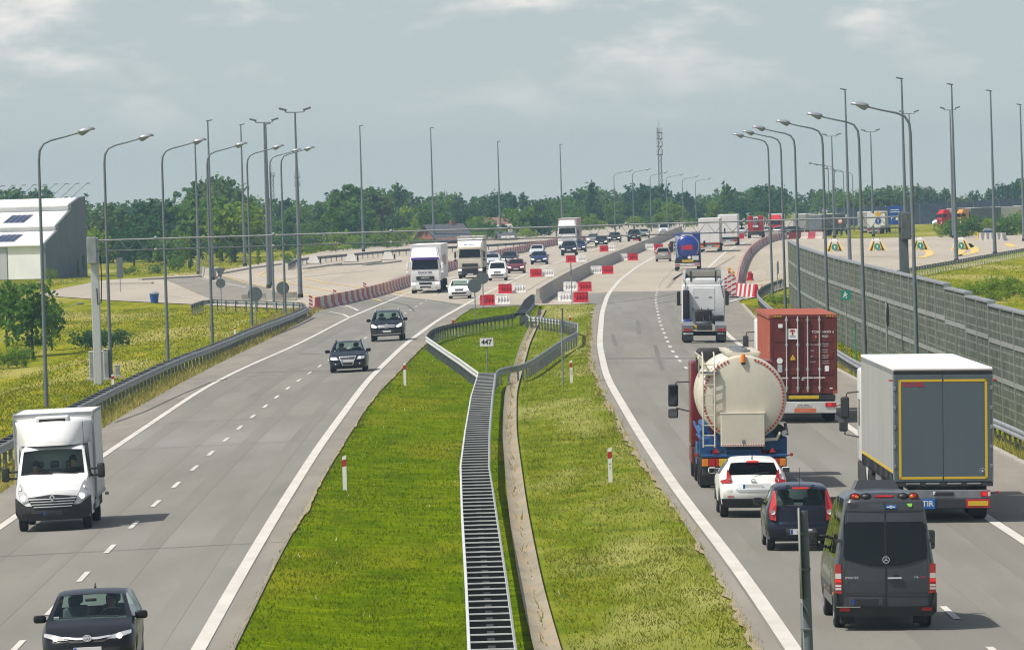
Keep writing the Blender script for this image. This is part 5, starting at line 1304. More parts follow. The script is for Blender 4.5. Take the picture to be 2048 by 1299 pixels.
# --- dark estate
def estate_spec(**k):
    d = dict(L=4.75, W=1.82, wb=2.7, front_over=.95, top=[(2.375, .68), (2.28, .76), (1.9, .86), (1.2, 1.0), (.25, 1.44), (-.3, 1.49), (-1.7, 1.46), (-2.0, 1.40), (-2.3, 1.02), (-2.375, .62)],
             belt=[(2.375, .62), (1.8, .80), (1.15, .92), (0, .96), (-2.2, 1.02)], ws=(.3, 1.18), rw=(-2.27, -2.0), sw=[(-.38, .85), (-1.25, -.5), (-1.95, -1.35)], plan=FRONT_STD, planR=[(0, .86), (.2, .95), (.6, 1), (1, 1)], bulgeF=.2)
    d.update(k); return Car(**d)
c = estate_spec(); r = thing('estate_car', 'dark estate car with wide chrome framed grille and roof rails', 'car')
c.shell(r, 'paint_navy', 'glass_clear', 'glass_clear', 'glass_clear'); c.wheels(r)
c.patch(r, 'headlight', [(.44, .62), (.78, .64), (.84, .70), (.82, .78), (.52, .76)], 'lens_clear', mirror=True, off=.02)
for sg in (-1, 1):
    o = MB().lathe([(0, -.01), (.06, -.01), (.06, .02), (0, .03)], 'y', (0, 0, 0), 14).build('headlamp_bulb', 'beam', r, 50); o.location = (sg * .60, c.yF - c.dF(.6, .70) + .025, .70)
c.patch(r, 'grille_frame', [(-.42, .79), (.42, .79), (.26, .36), (-.26, .36)], 'chrome', off=.018)
c.patch(r, 'grille', [(-.37, .755), (.37, .755), (.33, .64), (-.33, .64)], 'trim', off=.032); c.patch(r, 'lower_grille', [(-.26, .50), (.26, .50), (.22, .38), (-.22, .38)], 'trim', off=.032)
c.patch(r, 'bumper_vent', [(.36, .48), (.78, .48), (.74, .34), (.32, .34)], 'trim', mirror=True, off=.014)
for sg in (-1, 1):
    o = MB().lathe([(0, -.01), (.045, -.01), (0, .02)], 'y', (0, 0, 0), 10).build('fog_lamp', 'lens_clear', r, 50); o.location = (sg * .58, c.yF - c.dF(.58, .42) + .02, .42)
o = MB().lathe([(.05, -.012), (.07, -.012), (.07, .012), (.05, .012)], 'y', (0, c.yF + .035 - c.dF(0, .7), .70), 20).build('badge', 'chrome', r, 50)
c.plate(r, 'F', .565, w=.29, h=.065); c.mirrors(r, .82, 1.02, 'paint_black', out=.14, w=.24, h=.16); c.seats(r, (-.2, -1.05), .52); c.dash(r, .85, 1.0, -1)
for sg in (-1, 1): MB().tube([(sg * .60, .1, 1.46), (sg * .60, .02, 1.51), (sg * .60, -1.6, 1.51), (sg * .60, -1.7, 1.46)], .018, 6).build('roof_rail', 'trim', r)
MB().box(.58, .68, 1.06, 1.075, 1.02, 1.06).build('sticker', 'plate_white', r)
oncoming(r, (697, 744), c.ya + .25); estate_root = r

# --- black off-roader
def suv_spec(**k):
    d = dict(L=4.85, W=1.94, wb=2.9, wr=.365, ww=.25, sill=.36, front_over=.9, top=[(2.42, .84), (2.34, .94), (2.0, 1.08), (1.3, 1.18), (.42, 1.68), (-.2, 1.76), (-1.8, 1.74), (-2.1, 1.66), (-2.36, 1.2), (-2.42, .8)],
             belt=[(2.42, .80), (1.9, 1.0), (1.2, 1.12), (0, 1.16), (-2.3, 1.2)], ws=(.46, 1.27), rw=(-2.33, -2.08), sw=[(-.32, .95), (-1.3, -.44), (-2.0, -1.42)], plan=FRONT_STD, planR=[(0, .88), (.2, .95), (.6, 1), (1, 1)], bulgeF=.15, tum=.36, rakeF=[(.3, .1), (.5, 0), (.8, .02), (.95, .1), (1.1, .25)])
    d.update(k); return Car(**d)
c = suv_spec(); r = thing('off_roader', 'black off-roader with twin chrome grille bars and roof rails', 'car')
c.shell(r, 'paint_navy', 'glass_clear', 'glass_clear', 'glass_clear'); c.wheels(r)
c.patch(r, 'headlight', [(.52, .86), (.62, .78), (.86, .84), (.90, 1.0), (.80, 1.02)], 'beam_soft', mirror=True, off=.02)
c.patch(r, 'grille', [(-.52, .98), (.52, .98), (.44, .76), (-.44, .76)], 'trim', off=.014)
for z in (.92, .83): c.patch(r, 'grille_bar', [(-.50, z + .025), (.50, z + .025), (.48, z - .025), (-.48, z - .025)], 'chrome', off=.03)
o = MB().lathe([(.105, -.012), (.135, -.012), (.135, .02), (.105, .02)], 'y', (0, c.yF + .03, .875), 24).build('badge', 'chrome', r, 50)
b = MB()
for k in range(3):
    a = PI / 2 + k * 2 * PI / 3; b.prism([(math.cos(a) * .12, .875 + math.sin(a) * .12), (math.cos(a + 1.57) * .02, .875 + math.sin(a + 1.57) * .02), (math.cos(a - 1.57) * .02, .875 + math.sin(a - 1.57) * .02)], 'y', c.yF + .03, c.yF + .045)
b.build('badge', 'chrome', r)
c.patch(r, 'bumper_vent', [(.56, .66), (.86, .66), (.84, .46), (.62, .46)], 'trim', mirror=True, off=.014); c.patch(r, 'lower_grille', [(-.5, .66), (.5, .66), (.56, .46), (-.56, .46)], 'trim', off=.014)
c.patch(r, 'skid_plate', [(-.84, .44), (.84, .44), (.80, .39), (-.80, .39)], 'chrome', off=.03)
c.plate(r, 'F', .58); c.mirrors(r, .9, 1.22, 'paint_black', out=.15, w=.25, h=.18); c.seats(r, (-.1, -1.0), .72); c.dash(r, .95, 1.16, -1)
for sg in (-1, 1): MB().tube([(sg * .66, .2, 1.70), (sg * .66, .1, 1.79), (sg * .66, -1.75, 1.79), (sg * .66, -1.85, 1.72)], .025, 6).build('roof_rail', 'chrome', r)
MB().box(.6, .7, 1.12, 1.135, 1.2, 1.25).build('sticker', 'plate_white', r); MB().tube([(.3, -1.6, 1.74), (.3, -1.7, 1.95)], .01, 5).build('aerial', 'trim', r)
oncoming(r, (775, 682), c.ya + .3); suv_root = r

# --- white crossover seen from behind
c = Car(L=4.13, W=1.77, wb=2.53, wr=.335, ww=.215, sill=.36, front_over=.85, top=[(2.06, .86), (1.98, .98), (1.6, 1.08), (1.05, 1.14), (.2, 1.53), (-.3, 1.565), (-1.0, 1.52), (-1.35, 1.45), (-1.82, 1.10), (-2.0, 1.03), (-2.06, .8)],
        belt=[(2.06, .80), (1.5, 1.0), (.9, 1.06), (0, 1.08), (-1.1, 1.13), (-2.0, .98)], ws=(.25, 1.02), rw=(-1.80, -1.36), sw=[(-.42, .7), (-1.15, -.54)], plan=FRONT_STD, planR=[(0, .9), (.2, .97), (.5, 1), (1, 1)], tum=.62, bulgeR=.16, rakeR=[(.3, .12), (.5, .0), (.75, .0), (.9, .10), (1.1, .2), (1.5, .3)])
r = thing('crossover_car', 'white crossover car with boomerang tail lights behind the cream tanker', 'car')
c.shell(r, 'paint_pearl', 'glass_dark', 'glass_dark', 'glass_dark'); c.wheels(r)
for sg in (-1, 1):
    b = MB(); P = [(.58, .92), (.82, .90), (.87, .97), (.70, 1.02), (.66, 1.10), (.685, 1.25), (.655, 1.25), (.60, 1.08), (.56, .99)]
    c.patch(r, 'tail_light', [(sg * x, z) for x, z in P], 'tail_red', 'R', off=.02, th=.06)
    o = MB().lathe([(0, .02), (.04, .0), (.055, -.01), (.055, .02)], 'y', (0, 0, 0), 14).build('reversing_lamp', 'tail_pale', r, 50); o.location = (sg * .62, c.yR + c.dR(.62, .98) - .022, .98)
c.patch(r, 'plate_recess', [(-.43, .90), (.43, .90), (.47, .75), (.40, .69), (-.40, .69), (-.47, .75)], 'paint_pale', 'R', off=.012); c.plate(r, 'R', .815, x=-.02, blank='plate_white', w=.26, h=.065)
c.patch(r, 'lower_bumper', [(-.84, .50), (.84, .50), (.80, .30), (.62, .26), (-.62, .26), (-.80, .30)], 'trim', 'R', off=.02, th=.05); c.patch(r, 'fog_lamp', [(.05, .40), (.22, .40), (.22, .36), (.05, .36)], 'tail_red', 'R', off=.035)
for x in (-.60,): c.patch(r, 'reflector', [(x - .08, .575), (x + .08, .575), (x + .08, .55), (x - .08, .55)], 'tail_red', 'R', off=.02)
o = MB().lathe([(.04, -.012), (.062, -.012), (.062, .012), (.04, .012)], 'y', (0, c.yR + c.dR(0, .96) - .02, .965), 18).build('badge', 'chrome', r, 50); c.patch(r, 'badge', [(-.07, .975), (.07, .975), (.07, .955), (-.07, .955)], 'chrome', 'R', off=.028)
MB().rbox(-.16, .16, -1.47, -1.40, 1.425, 1.47, .01, 1).build('brake_lamp', 'tail_lit', r); MB().tube([(0, -1.2, 1.5), (0, -1.28, 1.62)], [.02, .008], 6).build('aerial', 'trim', r)
MB().tube([(0, -1.80, 1.13), (.3, -1.72, 1.17), (.42, -1.72, 1.165)], .014, 5).build('wiper', 'trim', r)
for x, y in ((c.W / 2 - .02, c.ya), (c.W / 2 - .02, c.yb)):
    for sg in (-1, 1):
        b = MB(); R = c.wr * 1.18; q = [(y + R * 1.12 * math.cos(k * PI / 10), .335 + R * 1.12 * math.sin(k * PI / 10)) for k in range(11)] + [(y + R * .98 * math.cos(k * PI / 10), .335 + R * .98 * math.sin(k * PI / 10)) for k in range(10, -1, -1)]
        b.prism(q, 'x', sg * (x - .05), sg * (x + .018)); b.build('wheel_arch_trim', 'trim', r)
for x, h in ((-.52, .6),): text('JUKE', .085, 'chrome', r, (-.60, c.yR + c.dR(.6, .69) - .012, .70), bold=.01)
c.mirrors(r, .62, 1.14, 'paint_pearl', out=.14, w=.22, h=.16); c.seats(r, (0, -.8), .62); c.dash(r, .7, 1.08, -1); MB().tube([(.4, -1.98, .3), (.4, -2.02, .28)], .03, 8).build('exhaust', 'steel_grey', r)
outgoing(r, Vector((6.17, 174.6, 0)), c.yb)

# --- dark hatchback seen from behind, tall tail lights
c = Car(L=3.72, W=1.66, wb=2.39, wr=.30, ww=.19, sill=.28, front_over=.75, top=[(1.86, .74), (1.78, .86), (1.5, .98), (1.1, 1.06), (.3, 1.50), (-.3, 1.59), (-1.1, 1.56), (-1.45, 1.50), (-1.76, 1.02), (-1.83, .88), (-1.86, .6)],
        belt=[(1.86, .70), (1.4, .90), (1.0, .97), (0, 1.0), (-1.2, 1.05), (-1.8, .98)], ws=(.34, 1.07), rw=(-1.72, -1.46), sw=[(-.35, .8), (-1.1, -.47)], plan=FRONT_STD, planR=[(0, .93), (.15, .98), (.4, 1), (1, 1)], tum=.36, bulgeR=.12, crown=.04, rakeR=[(.25, .08), (.45, 0), (.62, .0), (.7, .05), (1.0, .08), (1.5, .12)])
r = thing('hatchback_car', 'dark blue hatchback with tall red tail lights beside the dark van', 'car')
c.shell(r, 'paint_darkblue', 'glass_clear', 'glass_clear', 'glass_clear'); c.wheels(r)
for sg in (-1, 1):
    fy = lambda z: (c.yR + .03 if z < 1.0 else c.yR + .06 + (z - 1.0) * .62)
    P = [(.60, .72), (.735, .76), (.77, .92), (.74, 1.10), (.645, 1.43), (.60, 1.43), (.585, 1.1)]
    b = MB(); n = len(P); vs = [(sg * x, fy(z) + .10 * (x - .58) / .18 - .015, z) for x, z in P] + [(sg * (x - .01), fy(z) + .26, z) for x, z in P]
    b.add(vs, [tuple(range(n))] + [(k, (k + 1) % n, n + (k + 1) % n, n + k) for k in range(n)]); o = b.build('tail_light', 'tail_red', r)
    q = MB().lathe([(0, .02), (.05, 0), (.062, -.01), (.062, .03)], 'y', (0, 0, 0), 16).build('reversing_lamp', 'tail_pale', r, 50); q.location = (sg * .675, fy(.93) + .02, .93)
c.patch(r, 'tailgate_panel', [(-.60, .97), (.60, .97), (.58, .62), (-.58, .62)], 'paint_navy', 'R', off=.006, th=.02)
c.patch(r, 'bumper_recess', [(-.36, .54), (.36, .54), (.34, .38), (-.34, .38)], 'trim_grey', 'R', off=.012); c.plate(r, 'R', .46, txt='WL    G', w=.26, h=.062)
o = MB().lathe([(.045, -.012), (.07, -.012), (.07, .012), (.045, .012)], 'y', (0, c.yR + .055, .79), 18).build('badge', 'chrome', r, 50)
MB().rbox(-.2, .2, -1.53, -1.47, 1.465, 1.50, .008, 1).build('brake_lamp', 'tail_lit', r); MB().tube([(0, -1.05, 1.55), (0, -1.1, 1.95)], .006, 5).build('aerial', 'trim', r); MB().tube([(0, -1.80, 1.06), (-.25, -1.76, 1.09), (-.36, -1.765, 1.085)], .014, 5).build('wiper', 'trim', r)
for x in (-.3, .3): MB().rbox(x - .05, x + .05, -1.42, -1.34, 1.525, 1.555, .01, 1).build('spoiler_lug', 'paint_darkblue', r)
text('GPL', .055, 'sticker_blue', r, (-.48, c.yR + .045, .665), bold=.02)
c.mirrors(r, .72, 1.08, 'paint_darkblue', out=.14, w=.22, h=.17); c.seats(r, (.05, -.8), .58); c.dash(r, .8, 1.02, -1)
outgoing(r, Vector((6.72, 158.6, 0)), c.yb)

# --- other cars, smaller in view: one builder, details by options
def far_car(c, name, label, body, px, anchor='F', lights=True, plate=True, grille=None, extra=None, cat='car', glass='glass_far', fn=AX, turn=0, low=None):
    c.far = True; r = thing(name, label, cat)
    c.shell(r, body, glass, glass, glass); c.wheels(r)
    zt = c.top_(c.yF - .02); z = zt - .06
    c.patch(r, 'headlight', [(.42 * c.W / 1.78, z - .06), (.80 * c.W / 1.78, z - .04), (.80 * c.W / 1.78, z + .09), (.5 * c.W / 1.78, z + .05)], 'beam' if lights else 'lens_clear', mirror=True, off=.02)
    c.patch(r, 'grille', [(-.36, z + .06), (.36, z + .06), (.3, z - .06), (-.3, z - .06)], grille or 'trim', off=.02)
    c.patch(r, 'lower_grille', [(-.6, z - .2), (.6, z - .2), (.55, z - .34), (-.55, z - .34)], low or 'trim', off=.016)
    c.patch(r, 'tail_light', [(.56, c.belt_(c.yR + .2) - .18), (.8, c.belt_(c.yR + .2) - .18), (.8, c.belt_(c.yR + .2) + .04), (.6, c.belt_(c.yR + .2) + .02)], 'tail_red', 'R', mirror=True, off=.02)
    if plate: c.plate(r, 'F', z - .16); c.plate(r, 'R', c.sill + .42)
    c.mirrors(r, c.ws[1] - .3, c.belt_(c.ws[1] - .2) + .07, 'trim' if extra != 'm' else body, arm=False)
    if anchor == 'F': oncoming(r, px, c.ya + .3, fn, turn)
    else: outgoing(r, px, c.yb - .2, fn, turn)
    return r
def saloon_spec(**k):
    d = dict(L=4.5, W=1.76, wb=2.65, front_over=.88, top=[(2.25, .64), (2.16, .72), (1.8, .82), (1.1, .96), (.2, 1.38), (-.3, 1.43), (-1.0, 1.37), (-1.6, 1.02), (-2.15, .96), (-2.25, .6)], belt=[(2.25, .58), (1.6, .76), (1.05, .88), (0, .92), (-1.6, .97), (-2.2, .9)],
             ws=(.25, 1.08), rw=(-1.55, -1.02), sw=[(-.35, .8), (-1.05, -.47)], plan=FRONT_STD, planR=[(0, .84), (.2, .94), (.6, 1), (1, 1)])
    d.update(k); return Car(**d)
r = far_car(estate_spec(L=4.5, W=1.74, wb=2.63), 'estate_car', 'white estate car in front of the purple visored truck', 'paint_white', (919, 597), extra='m', glass='glass_clear', grille='trim')
text('7', .12, 'chrome', r, (0, 2.30, .62), (PI / 2, 0, PI), 'badge')
vs = Car(L=4.1, W=1.70, wb=2.7, wr=.3, sill=.26, front_over=.8, top=[(2.05, .80), (1.97, .92), (1.7, 1.0), (1.3, 1.08), (.55, 1.68), (0, 1.78), (-1.9, 1.78), (-2.0, 1.7), (-2.05, .9)], belt=[(2.05, .74), (1.5, .95), (1.1, 1.04), (0, 1.1), (-2.0, 1.1)], ws=(.6, 1.26), rw=(-2.04, -2.0), sw=[(-.25, .95)], plan=FRONT_STD, planR=[(0, .96), (.1, 1), (1, 1)], tum=.2)
far_car(vs, 'small_van', 'small white panel van with black bumper behind the grey discs', 'paint_white', (995, 561), low='trim', cat='van')
far_car(saloon_spec(), 'saloon_car', 'dark red saloon car behind the small white van', 'paint_maroon', (1032, 546.5))
far_car(saloon_spec(W=1.8), 'saloon_car', 'black saloon car above the dark red one', 'paint_black', (1019, 529), grille='chrome')
r = far_car(estate_spec(), 'police_car', 'white police car with blue roof light behind the cream lorry', 'paint_pale', (984, 534), cat='police car')
b = MB().rbox(-.3, .3, .0, .2, 1.49, 1.62, .03, 2).build('light_bar', 'plate_blue', r)
far_car(saloon_spec(), 'saloon_car', 'pale silver saloon car behind the dark blue one', 'paint_pale', (1073.5, 513), lights=False)
r = far_car(saloon_spec(L=4.7, W=1.86, wb=2.85), 'saloon_car', 'dark blue saloon car with bright headlights before the silver one', 'paint_blue', (1078, 528.6))
far_car(suv_spec(), 'off_roader', 'dark off-roader just in front of the distant white lorry', 'paint_darkblue', (1138, 511), grille='trim')
far_car(hatch_spec(), 'hatchback_car', 'deep blue hatchback at the side of the dark off-roader', 'paint_blue', (1158, 504))
far_car(saloon_spec(), 'saloon_car', 'pale fronted car half hidden behind a dark saloon right of the distant lorry', 'paint_silver', (1186, 487))
far_car(saloon_spec(), 'saloon_car', 'black saloon car right of the distant white lorry', 'paint_black', (1202.6, 492))
far_car(saloon_spec(W=1.84), 'saloon_car', 'dark navy saloon car left of the distant off-roader', 'paint_navy', (1229, 484))
r = far_car(suv_spec(), 'off_roader', 'distant dark off-roader with bright lamps above the concrete barrier', 'paint_black', (1268, 482.5))
far_car(saloon_spec(), 'saloon_car', 'distant silver saloon car right of the distant off-roader', 'paint_silver', (1287, 476))
far_car(vs, 'small_van', 'distant pale van at the far end of the concrete barrier', 'paint_pale', (1327.6, 469), cat='van')
r = far_car(Car(L=4.0, W=1.70, wb=2.5, sill=.28, front_over=.8, top=[(2, .72), (1.9, .86), (1.5, 1.0), (1.1, 1.08), (.3, 1.5), (-.2, 1.56), (-1.5, 1.52), (-1.7, 1.45), (-1.93, 1.0), (-2, .7)], belt=[(2, .68), (1.3, .9), (0, .98), (-1.9, 1.0)], ws=(.35, 1.08), rw=(-1.9, -1.68), sw=[(-.3, .8), (-1.05, -.42), (-1.6, -1.15)], plan=FRONT_STD, planR=[(0, .9), (.2, .97), (.5, 1), (1, 1)]),
            'estate_car', 'silver beige compact estate car left of the blue tanker', 'paint_beige', (1326.5, 523), 'R', glass='glass_clear')
far_car(hatch_spec(), 'hatchback_car', 'dark car half hidden left of the blue tanker', 'paint_black', (1352, 506), 'R')
far_car(saloon_spec(), 'saloon_car', 'distant silver car behind the distant red block', 'paint_pale', (1481, 473), 'R')
far_car(saloon_spec(), 'saloon_car', 'distant white car right of the red recovery truck', 'paint_pale', (1530, 472), 'R')
far_car(saloon_spec(), 'saloon_car', 'distant silver car above the right barrier row', 'paint_silver', (1557, 472), 'R', turn=-.3)
far_car(saloon_spec(), 'saloon_car', 'distant dark car above the right barrier row', 'paint_black', (1580, 471.5), 'R', turn=-.4)
far_car(hatch_spec(), 'hatchback_car', 'distant white car facing us before the dark far wall', 'paint_white', (1876, 452), 'F', turn=-.45)
# ---------------------------------------------------------------- vans
# --- dark passenger van, nearest on the right
c = Car(L=5.9, W=1.99, wb=3.66, wr=.345, ww=.225, sill=.40, front_over=1.02, top=[(2.95, .95), (2.85, 1.1), (2.5, 1.28), (2.0, 1.40), (1.2, 2.34), (.9, 2.52), (0, 2.66), (-2.2, 2.70), (-2.72, 2.68), (-2.95, 2.60)], belt=[(2.95, .9), (2.3, 1.2), (1.9, 1.32), (0, 1.38), (-2.95, 1.38)],
        ws=(1.22, 1.96), rw=None, sw=[(.75, 1.55), (-.75, .6), (-2.2, -.9)], plan=[(0, .86), (.2, .95), (.6, 1), (1, 1)], planR=[(0, .945), (.1, .985), (.3, 1), (1, 1)], tum=.155, pillar=.86, crown=.06, bulgeF=.3, bulgeR=.07, rakeR=[(.3, .10), (.5, .0), (1.3, .02), (2.1, .10), (2.5, .22), (2.62, .34), (2.8, .5)])
r = thing('passenger_van', 'dark grey passenger van with fleet number on its rear doors, nearest on the right', 'van')
c.shell(r, 'paint_graphite', 'glass_dark', 'glass_dark', 'glass_dark'); c.wheels(r, track=c.W / 2 - .04)
for sg in (-1, 1):
    c.patch(r, 'rear_door', [(sg * .008, .47), (sg * .83, .47), (sg * .88, 1.2), (sg * .80, 2.2), (sg * .72, 2.50), (sg * .008, 2.52)], 'paint_graphite', 'R', off=.008, th=.02)
    c.patch(r, 'rear_window', [(sg * .02, 1.26), (sg * .30, 1.27), (sg * .80, 1.40), (sg * .82, 1.5), (sg * .785, 2.06), (sg * .74, 2.12), (sg * .02, 2.12)], 'glass_far', 'R', off=.016, th=.02)
    c.patch(r, 'tail_light', [(sg * .855, .72), (sg * .985, .74), (sg * .985, 1.30), (sg * .87, 1.30)], 'tail_red', 'R', off=.022, th=.06)
    for z0, z1, m in ((1.02, 1.12, 'tail_pale'), (.95, 1.01, 'tail_lit'), (.86, .90, 'tail_pale'), (.80, .84, 'tail_pale')): c.patch(r, 'lamp_lens', [(sg * .865, z0), (sg * .98, z0), (sg * .98, z1), (sg * .868, z1)], m, 'R', off=.032, th=.02)
    c.patch(r, 'reflector', [(sg * .70, .385), (sg * .90, .385), (sg * .90, .45), (sg * .70, .45)], 'tail_lit' if 0 else 'tail_red', 'R', off=.075)
    for x, m, nm in ((.57, 'tail_red', 'top_lamp'), (.36, 'rim_dark', 'top_lamp')):
        o = MB().lathe([(0, -.05), (.05, -.04), (.078, -.0), (.078, .04)], 'y', (0, 0, 0), 18).build(nm, m, r, 50); o.location = (sg * x, c.yR + c.dR(x, 2.6) - .015, 2.605); o.scale = (1.15, 1, .8)
        q = MB().lathe([(.078, -.015), (.094, -.01), (.094, .05)], 'y', (0, 0, 0), 18).build('lamp_ring', 'black', o, 50)
        if m == 'tail_red':
            q = MB().lathe([(0, -.055), (.035, -.05), (.035, -.03)], 'y', (-.03 * sg, 0, 0), 12).build('lamp_lens', 'amber', o, 50)
    c.patch(r, 'hinge', [(sg * .86, 1.72), (sg * .97, 1.72), (sg * .97, 1.79), (sg * .86, 1.79)], 'trim', 'R', off=.03)
    MB().rbox(sg * .72 - .14, sg * .72 + .14, c.yb - .52, c.yb - .48, .1, .5, .01, 1).build('mud_flap', 'trim', r)
c.patch(r, 'brake_lamp', [(-.18, 2.60), (.18, 2.60), (.18, 2.63), (-.18, 2.63)], 'tail_red', 'R', off=.03)
c.patch(r, 'bumper', [(-.97, .46), (.97, .46), (.96, .74), (1.0, .74), (1.0, .36), (.9, .28), (-.9, .28), (-1.0, .36), (-1.0, .74), (-.96, .74)], 'trim', 'R', off=.055, th=.3)
c.patch(r, 'bumper_step', [(-.97, .46), (-.5, .46), (-.5, .475), (-.97, .475)], 'chrome', 'R', off=.07)
c.patch(r, 'plate_holder', [(-.72, .49), (-.06, .49), (-.06, .66), (-.72, .66)], 'trim_grey', 'R', off=.016)
c.plate(r, 'R', .565, x=-.40, blank='plate_blank', w=.27, h=.062)
c.patch(r, 'door_crease', [(-.83, .725), (.83, .725), (.83, .74), (-.83, .74)], 'trim', 'R', off=.018, th=.006); c.patch(r, 'door_crease', [(-.75, 2.335), (.75, 2.335), (.75, 2.35), (-.75, 2.35)], 'trim', 'R', off=.018, th=.006); c.patch(r, 'door_gap', [(-.008, .47), (.008, .47), (.008, 2.5), (-.008, 2.5)], 'black', 'R', off=.022, th=.006)
c.patch(r, 'door_handle', [(.04, 1.015), (.31, 1.015), (.31, 1.045), (.04, 1.045)], 'chrome', 'R', off=.05); c.patch(r, 'handle_recess', [(.15, 1.0), (.26, 1.0), (.26, 1.09), (.15, 1.09)], 'black', 'R', off=.02)
for nm, a in (('badge', 0),):
    y = c.yR + c.dR(0, 1.40) - .028
    b = MB().lathe([(.058, -.008), (.07, -.008), (.07, .008), (.058, .008)], 'y', (0.01, y, 1.385), 24)
    for k in range(3):
        t = PI / 2 + k * 2 * PI / 3; b.prism([(.01 + math.cos(t) * .064, 1.385 + math.sin(t) * .064), (.01 + math.cos(t + 1.57) * .011, 1.385 + math.sin(t + 1.57) * .011), (.01 + math.cos(t - 1.57) * .011, 1.385 + math.sin(t - 1.57) * .011)], 'y', y - .006, y + .006)
    b.build('badge', 'chrome', r)
text('7037', .095, 'black', r, (-.62, c.yR + c.dR(.6, 2.44) - .022, 2.44), (PI / 2 - .35, 0, 0), bold=.015); text('SPRINTER', .062, 'chrome', r, (-.66, c.yR + c.dR(.6, 1.05) - .02, 1.035), bold=.005); text('316', .06, 'chrome', r, (.60, c.yR + c.dR(.6, 1.05) - .02, 1.04)); text('CDI', .06, 'sticker_red', r, (.72, c.yR + c.dR(.7, 1.05) - .02, 1.04), bold=.01)
c.patch(r, 'sticker', [(.02, 2.375), (.23, 2.375), (.23, 2.44), (.02, 2.44)], 'sticker_blue', 'R', off=.024); c.patch(r, 'sticker_mark', [(.05, 2.40), (.2, 2.40), (.2, 2.415), (.05, 2.415)], 'lettering_white', 'R', off=.03, th=.004)
o = MB().lathe([(.012, -.004), (.03, -.004), (.03, .004), (.012, .004)], 'y', (.125, c.yR + c.dR(.1, 2.41) - .032, 2.408), 14).build('sticker_mark', 'lettering_white', r)
mat('sticker_lime', (.25, .6, .08), .5); c.patch(r, 'sticker', [(.43, 2.47), (.54, 2.47), (.54, 2.43), (.52, 2.40), (.47, 2.41)], 'sticker_lime', 'R', off=.02)
# roof unit, side band, mirrors
b = MB(); b.add([(-.46, -.2, 2.62), (.46, -.2, 2.62), (.46, 1.3, 2.50), (-.46, 1.3, 2.50), (-.36, -.1, 2.82), (.36, -.1, 2.82), (.36, 1.1, 2.76), (-.36, 1.1, 2.76)], [(0, 3, 2, 1), (4, 5, 6, 7), (0, 1, 5, 4), (1, 2, 6, 5), (2, 3, 7, 6), (3, 0, 4, 7)]); b.build('roof_unit', 'paint_graphite', r)
for sg in (-1, 1):
    MB().rbox(sg * .985 - .025, sg * .985 + .025, c.yb + .42, c.ya - .42, .62, .82, .02, 2).build('side_moulding', 'trim_grey', r); MB().rbox(sg * .97 - .03, sg * .97 + .03, c.yR + .25, c.yb - .44, .62, .82, .02, 2).build('side_moulding', 'trim_grey', r)
    for y in (c.yb + .9, c.yb + 2.1, c.yb - .75): MB().rbox(sg * 1.005 - .012, sg * 1.005 + .012, y - .05, y + .05, .68, .73, .006, 1).build('side_lamp', 'amber', r)
    m = MB().rbox(sg * 1.18 - .11, sg * 1.18 + .11, 1.62, 1.78, 1.33, 1.72, .05, 3); m.rbox(sg * 1.0 - .12, sg * 1.0 + .1, 1.66, 1.74, 1.38, 1.44, .02, 1); m.rbox(sg * 1.0 - .12, sg * 1.0 + .1, 1.66, 1.74, 1.58, 1.64, .02, 1); m = m.build('mirror', 'trim', r, 50)
    MB().rbox(sg * 1.18 - .09, sg * 1.18 + .09, 1.612, 1.624, 1.45, 1.69, .004, 1).build('mirror_glass', 'mirror_glass', m); MB().rbox(sg * 1.18 - .09, sg * 1.18 + .09, 1.612, 1.624, 1.35, 1.43, .004, 1).build('mirror_glass', 'mirror_glass', m)
MB().tube([(-.92, -2.85, .42), (-.92, -2.7, .3)], .02, 5).build('stay', 'chassis', r)
MB().rbox(-.5, .5, c.yR + .25, c.yR + .35, .30, .42, .02, 1).build('tow_beam', 'chassis', r)
c.seats(r, (.55, -.4, -1.4), 1.05, back=.6); outgoing(r, Vector((7.12, 131.0, 0)), c.yb)

# --- white box van with roof fairing, near left
c = Car(L=2.35, W=2.03, wb=3.9, wr=.345, ww=.225, sill=.36, front_over=.95, axles=(1.175 - .95,), top=[(1.175, 1.06), (1.1, 1.22), (.75, 1.40), (.42, 1.50), (-.18, 2.22), (-.5, 2.30), (-1.175, 2.32)], belt=[(1.175, 1.0), (.7, 1.22), (.3, 1.34), (-1.175, 1.40)],
        ws=(-.14, .40), rw=None, sw=[(-.75, .15)], plan=[(0, .84), (.15, .93), (.5, 1), (1, 1)], planR=[(0, 1), (1, 1)], tum=.14, pillar=.93, bulgeF=.30, rakeF=[(.3, .08), (.5, 0), (.85, .02), (1.05, .10), (1.3, .25)], rakeR=[(0, 0), (3, 0)], bulgeR=0)
r = thing('box_van', 'white refrigerated box van with black bumper and large roof fairing', 'van')
c.shell(r, 'paint_white', 'glass_clear', 'glass_clear', 'glass_clear'); c.wheels(r, 'rim_dark', track=.98)
for sg in (-1, 1):
    w = thing('wheel', None, None); w.parent = r; w.location = (sg * .90, c.axles[0] - 3.7, .345)
    MB().lathe([(.2, -.11), (.32, -.11), (.345, -.05), (.345, .05), (.32, .11), (.2, .11)], 'x', (0, 0, 0), 22).build('tyre', 'rubber', w, 40); MB().lathe([(0, .05), (.2, .08), (.2, -.08), (0, -.05)], 'x', (0, 0, 0), 18).build('hub', 'rim_dark', w, 40)
c.patch(r, 'bumper', [(-1.02, .92), (-.72, .70), (.72, .70), (1.02, .92), (1.03, .5), (.95, .34), (.7, .30), (-.7, .30), (-.95, .34), (-1.03, .5)], 'trim', off=.035, th=.3)
c.patch(r, 'grille', [(-.66, .86), (-.5, .62), (.5, .62), (.66, .86), (.3, .95), (0, .985), (-.3, .95)], 'black', off=.05)
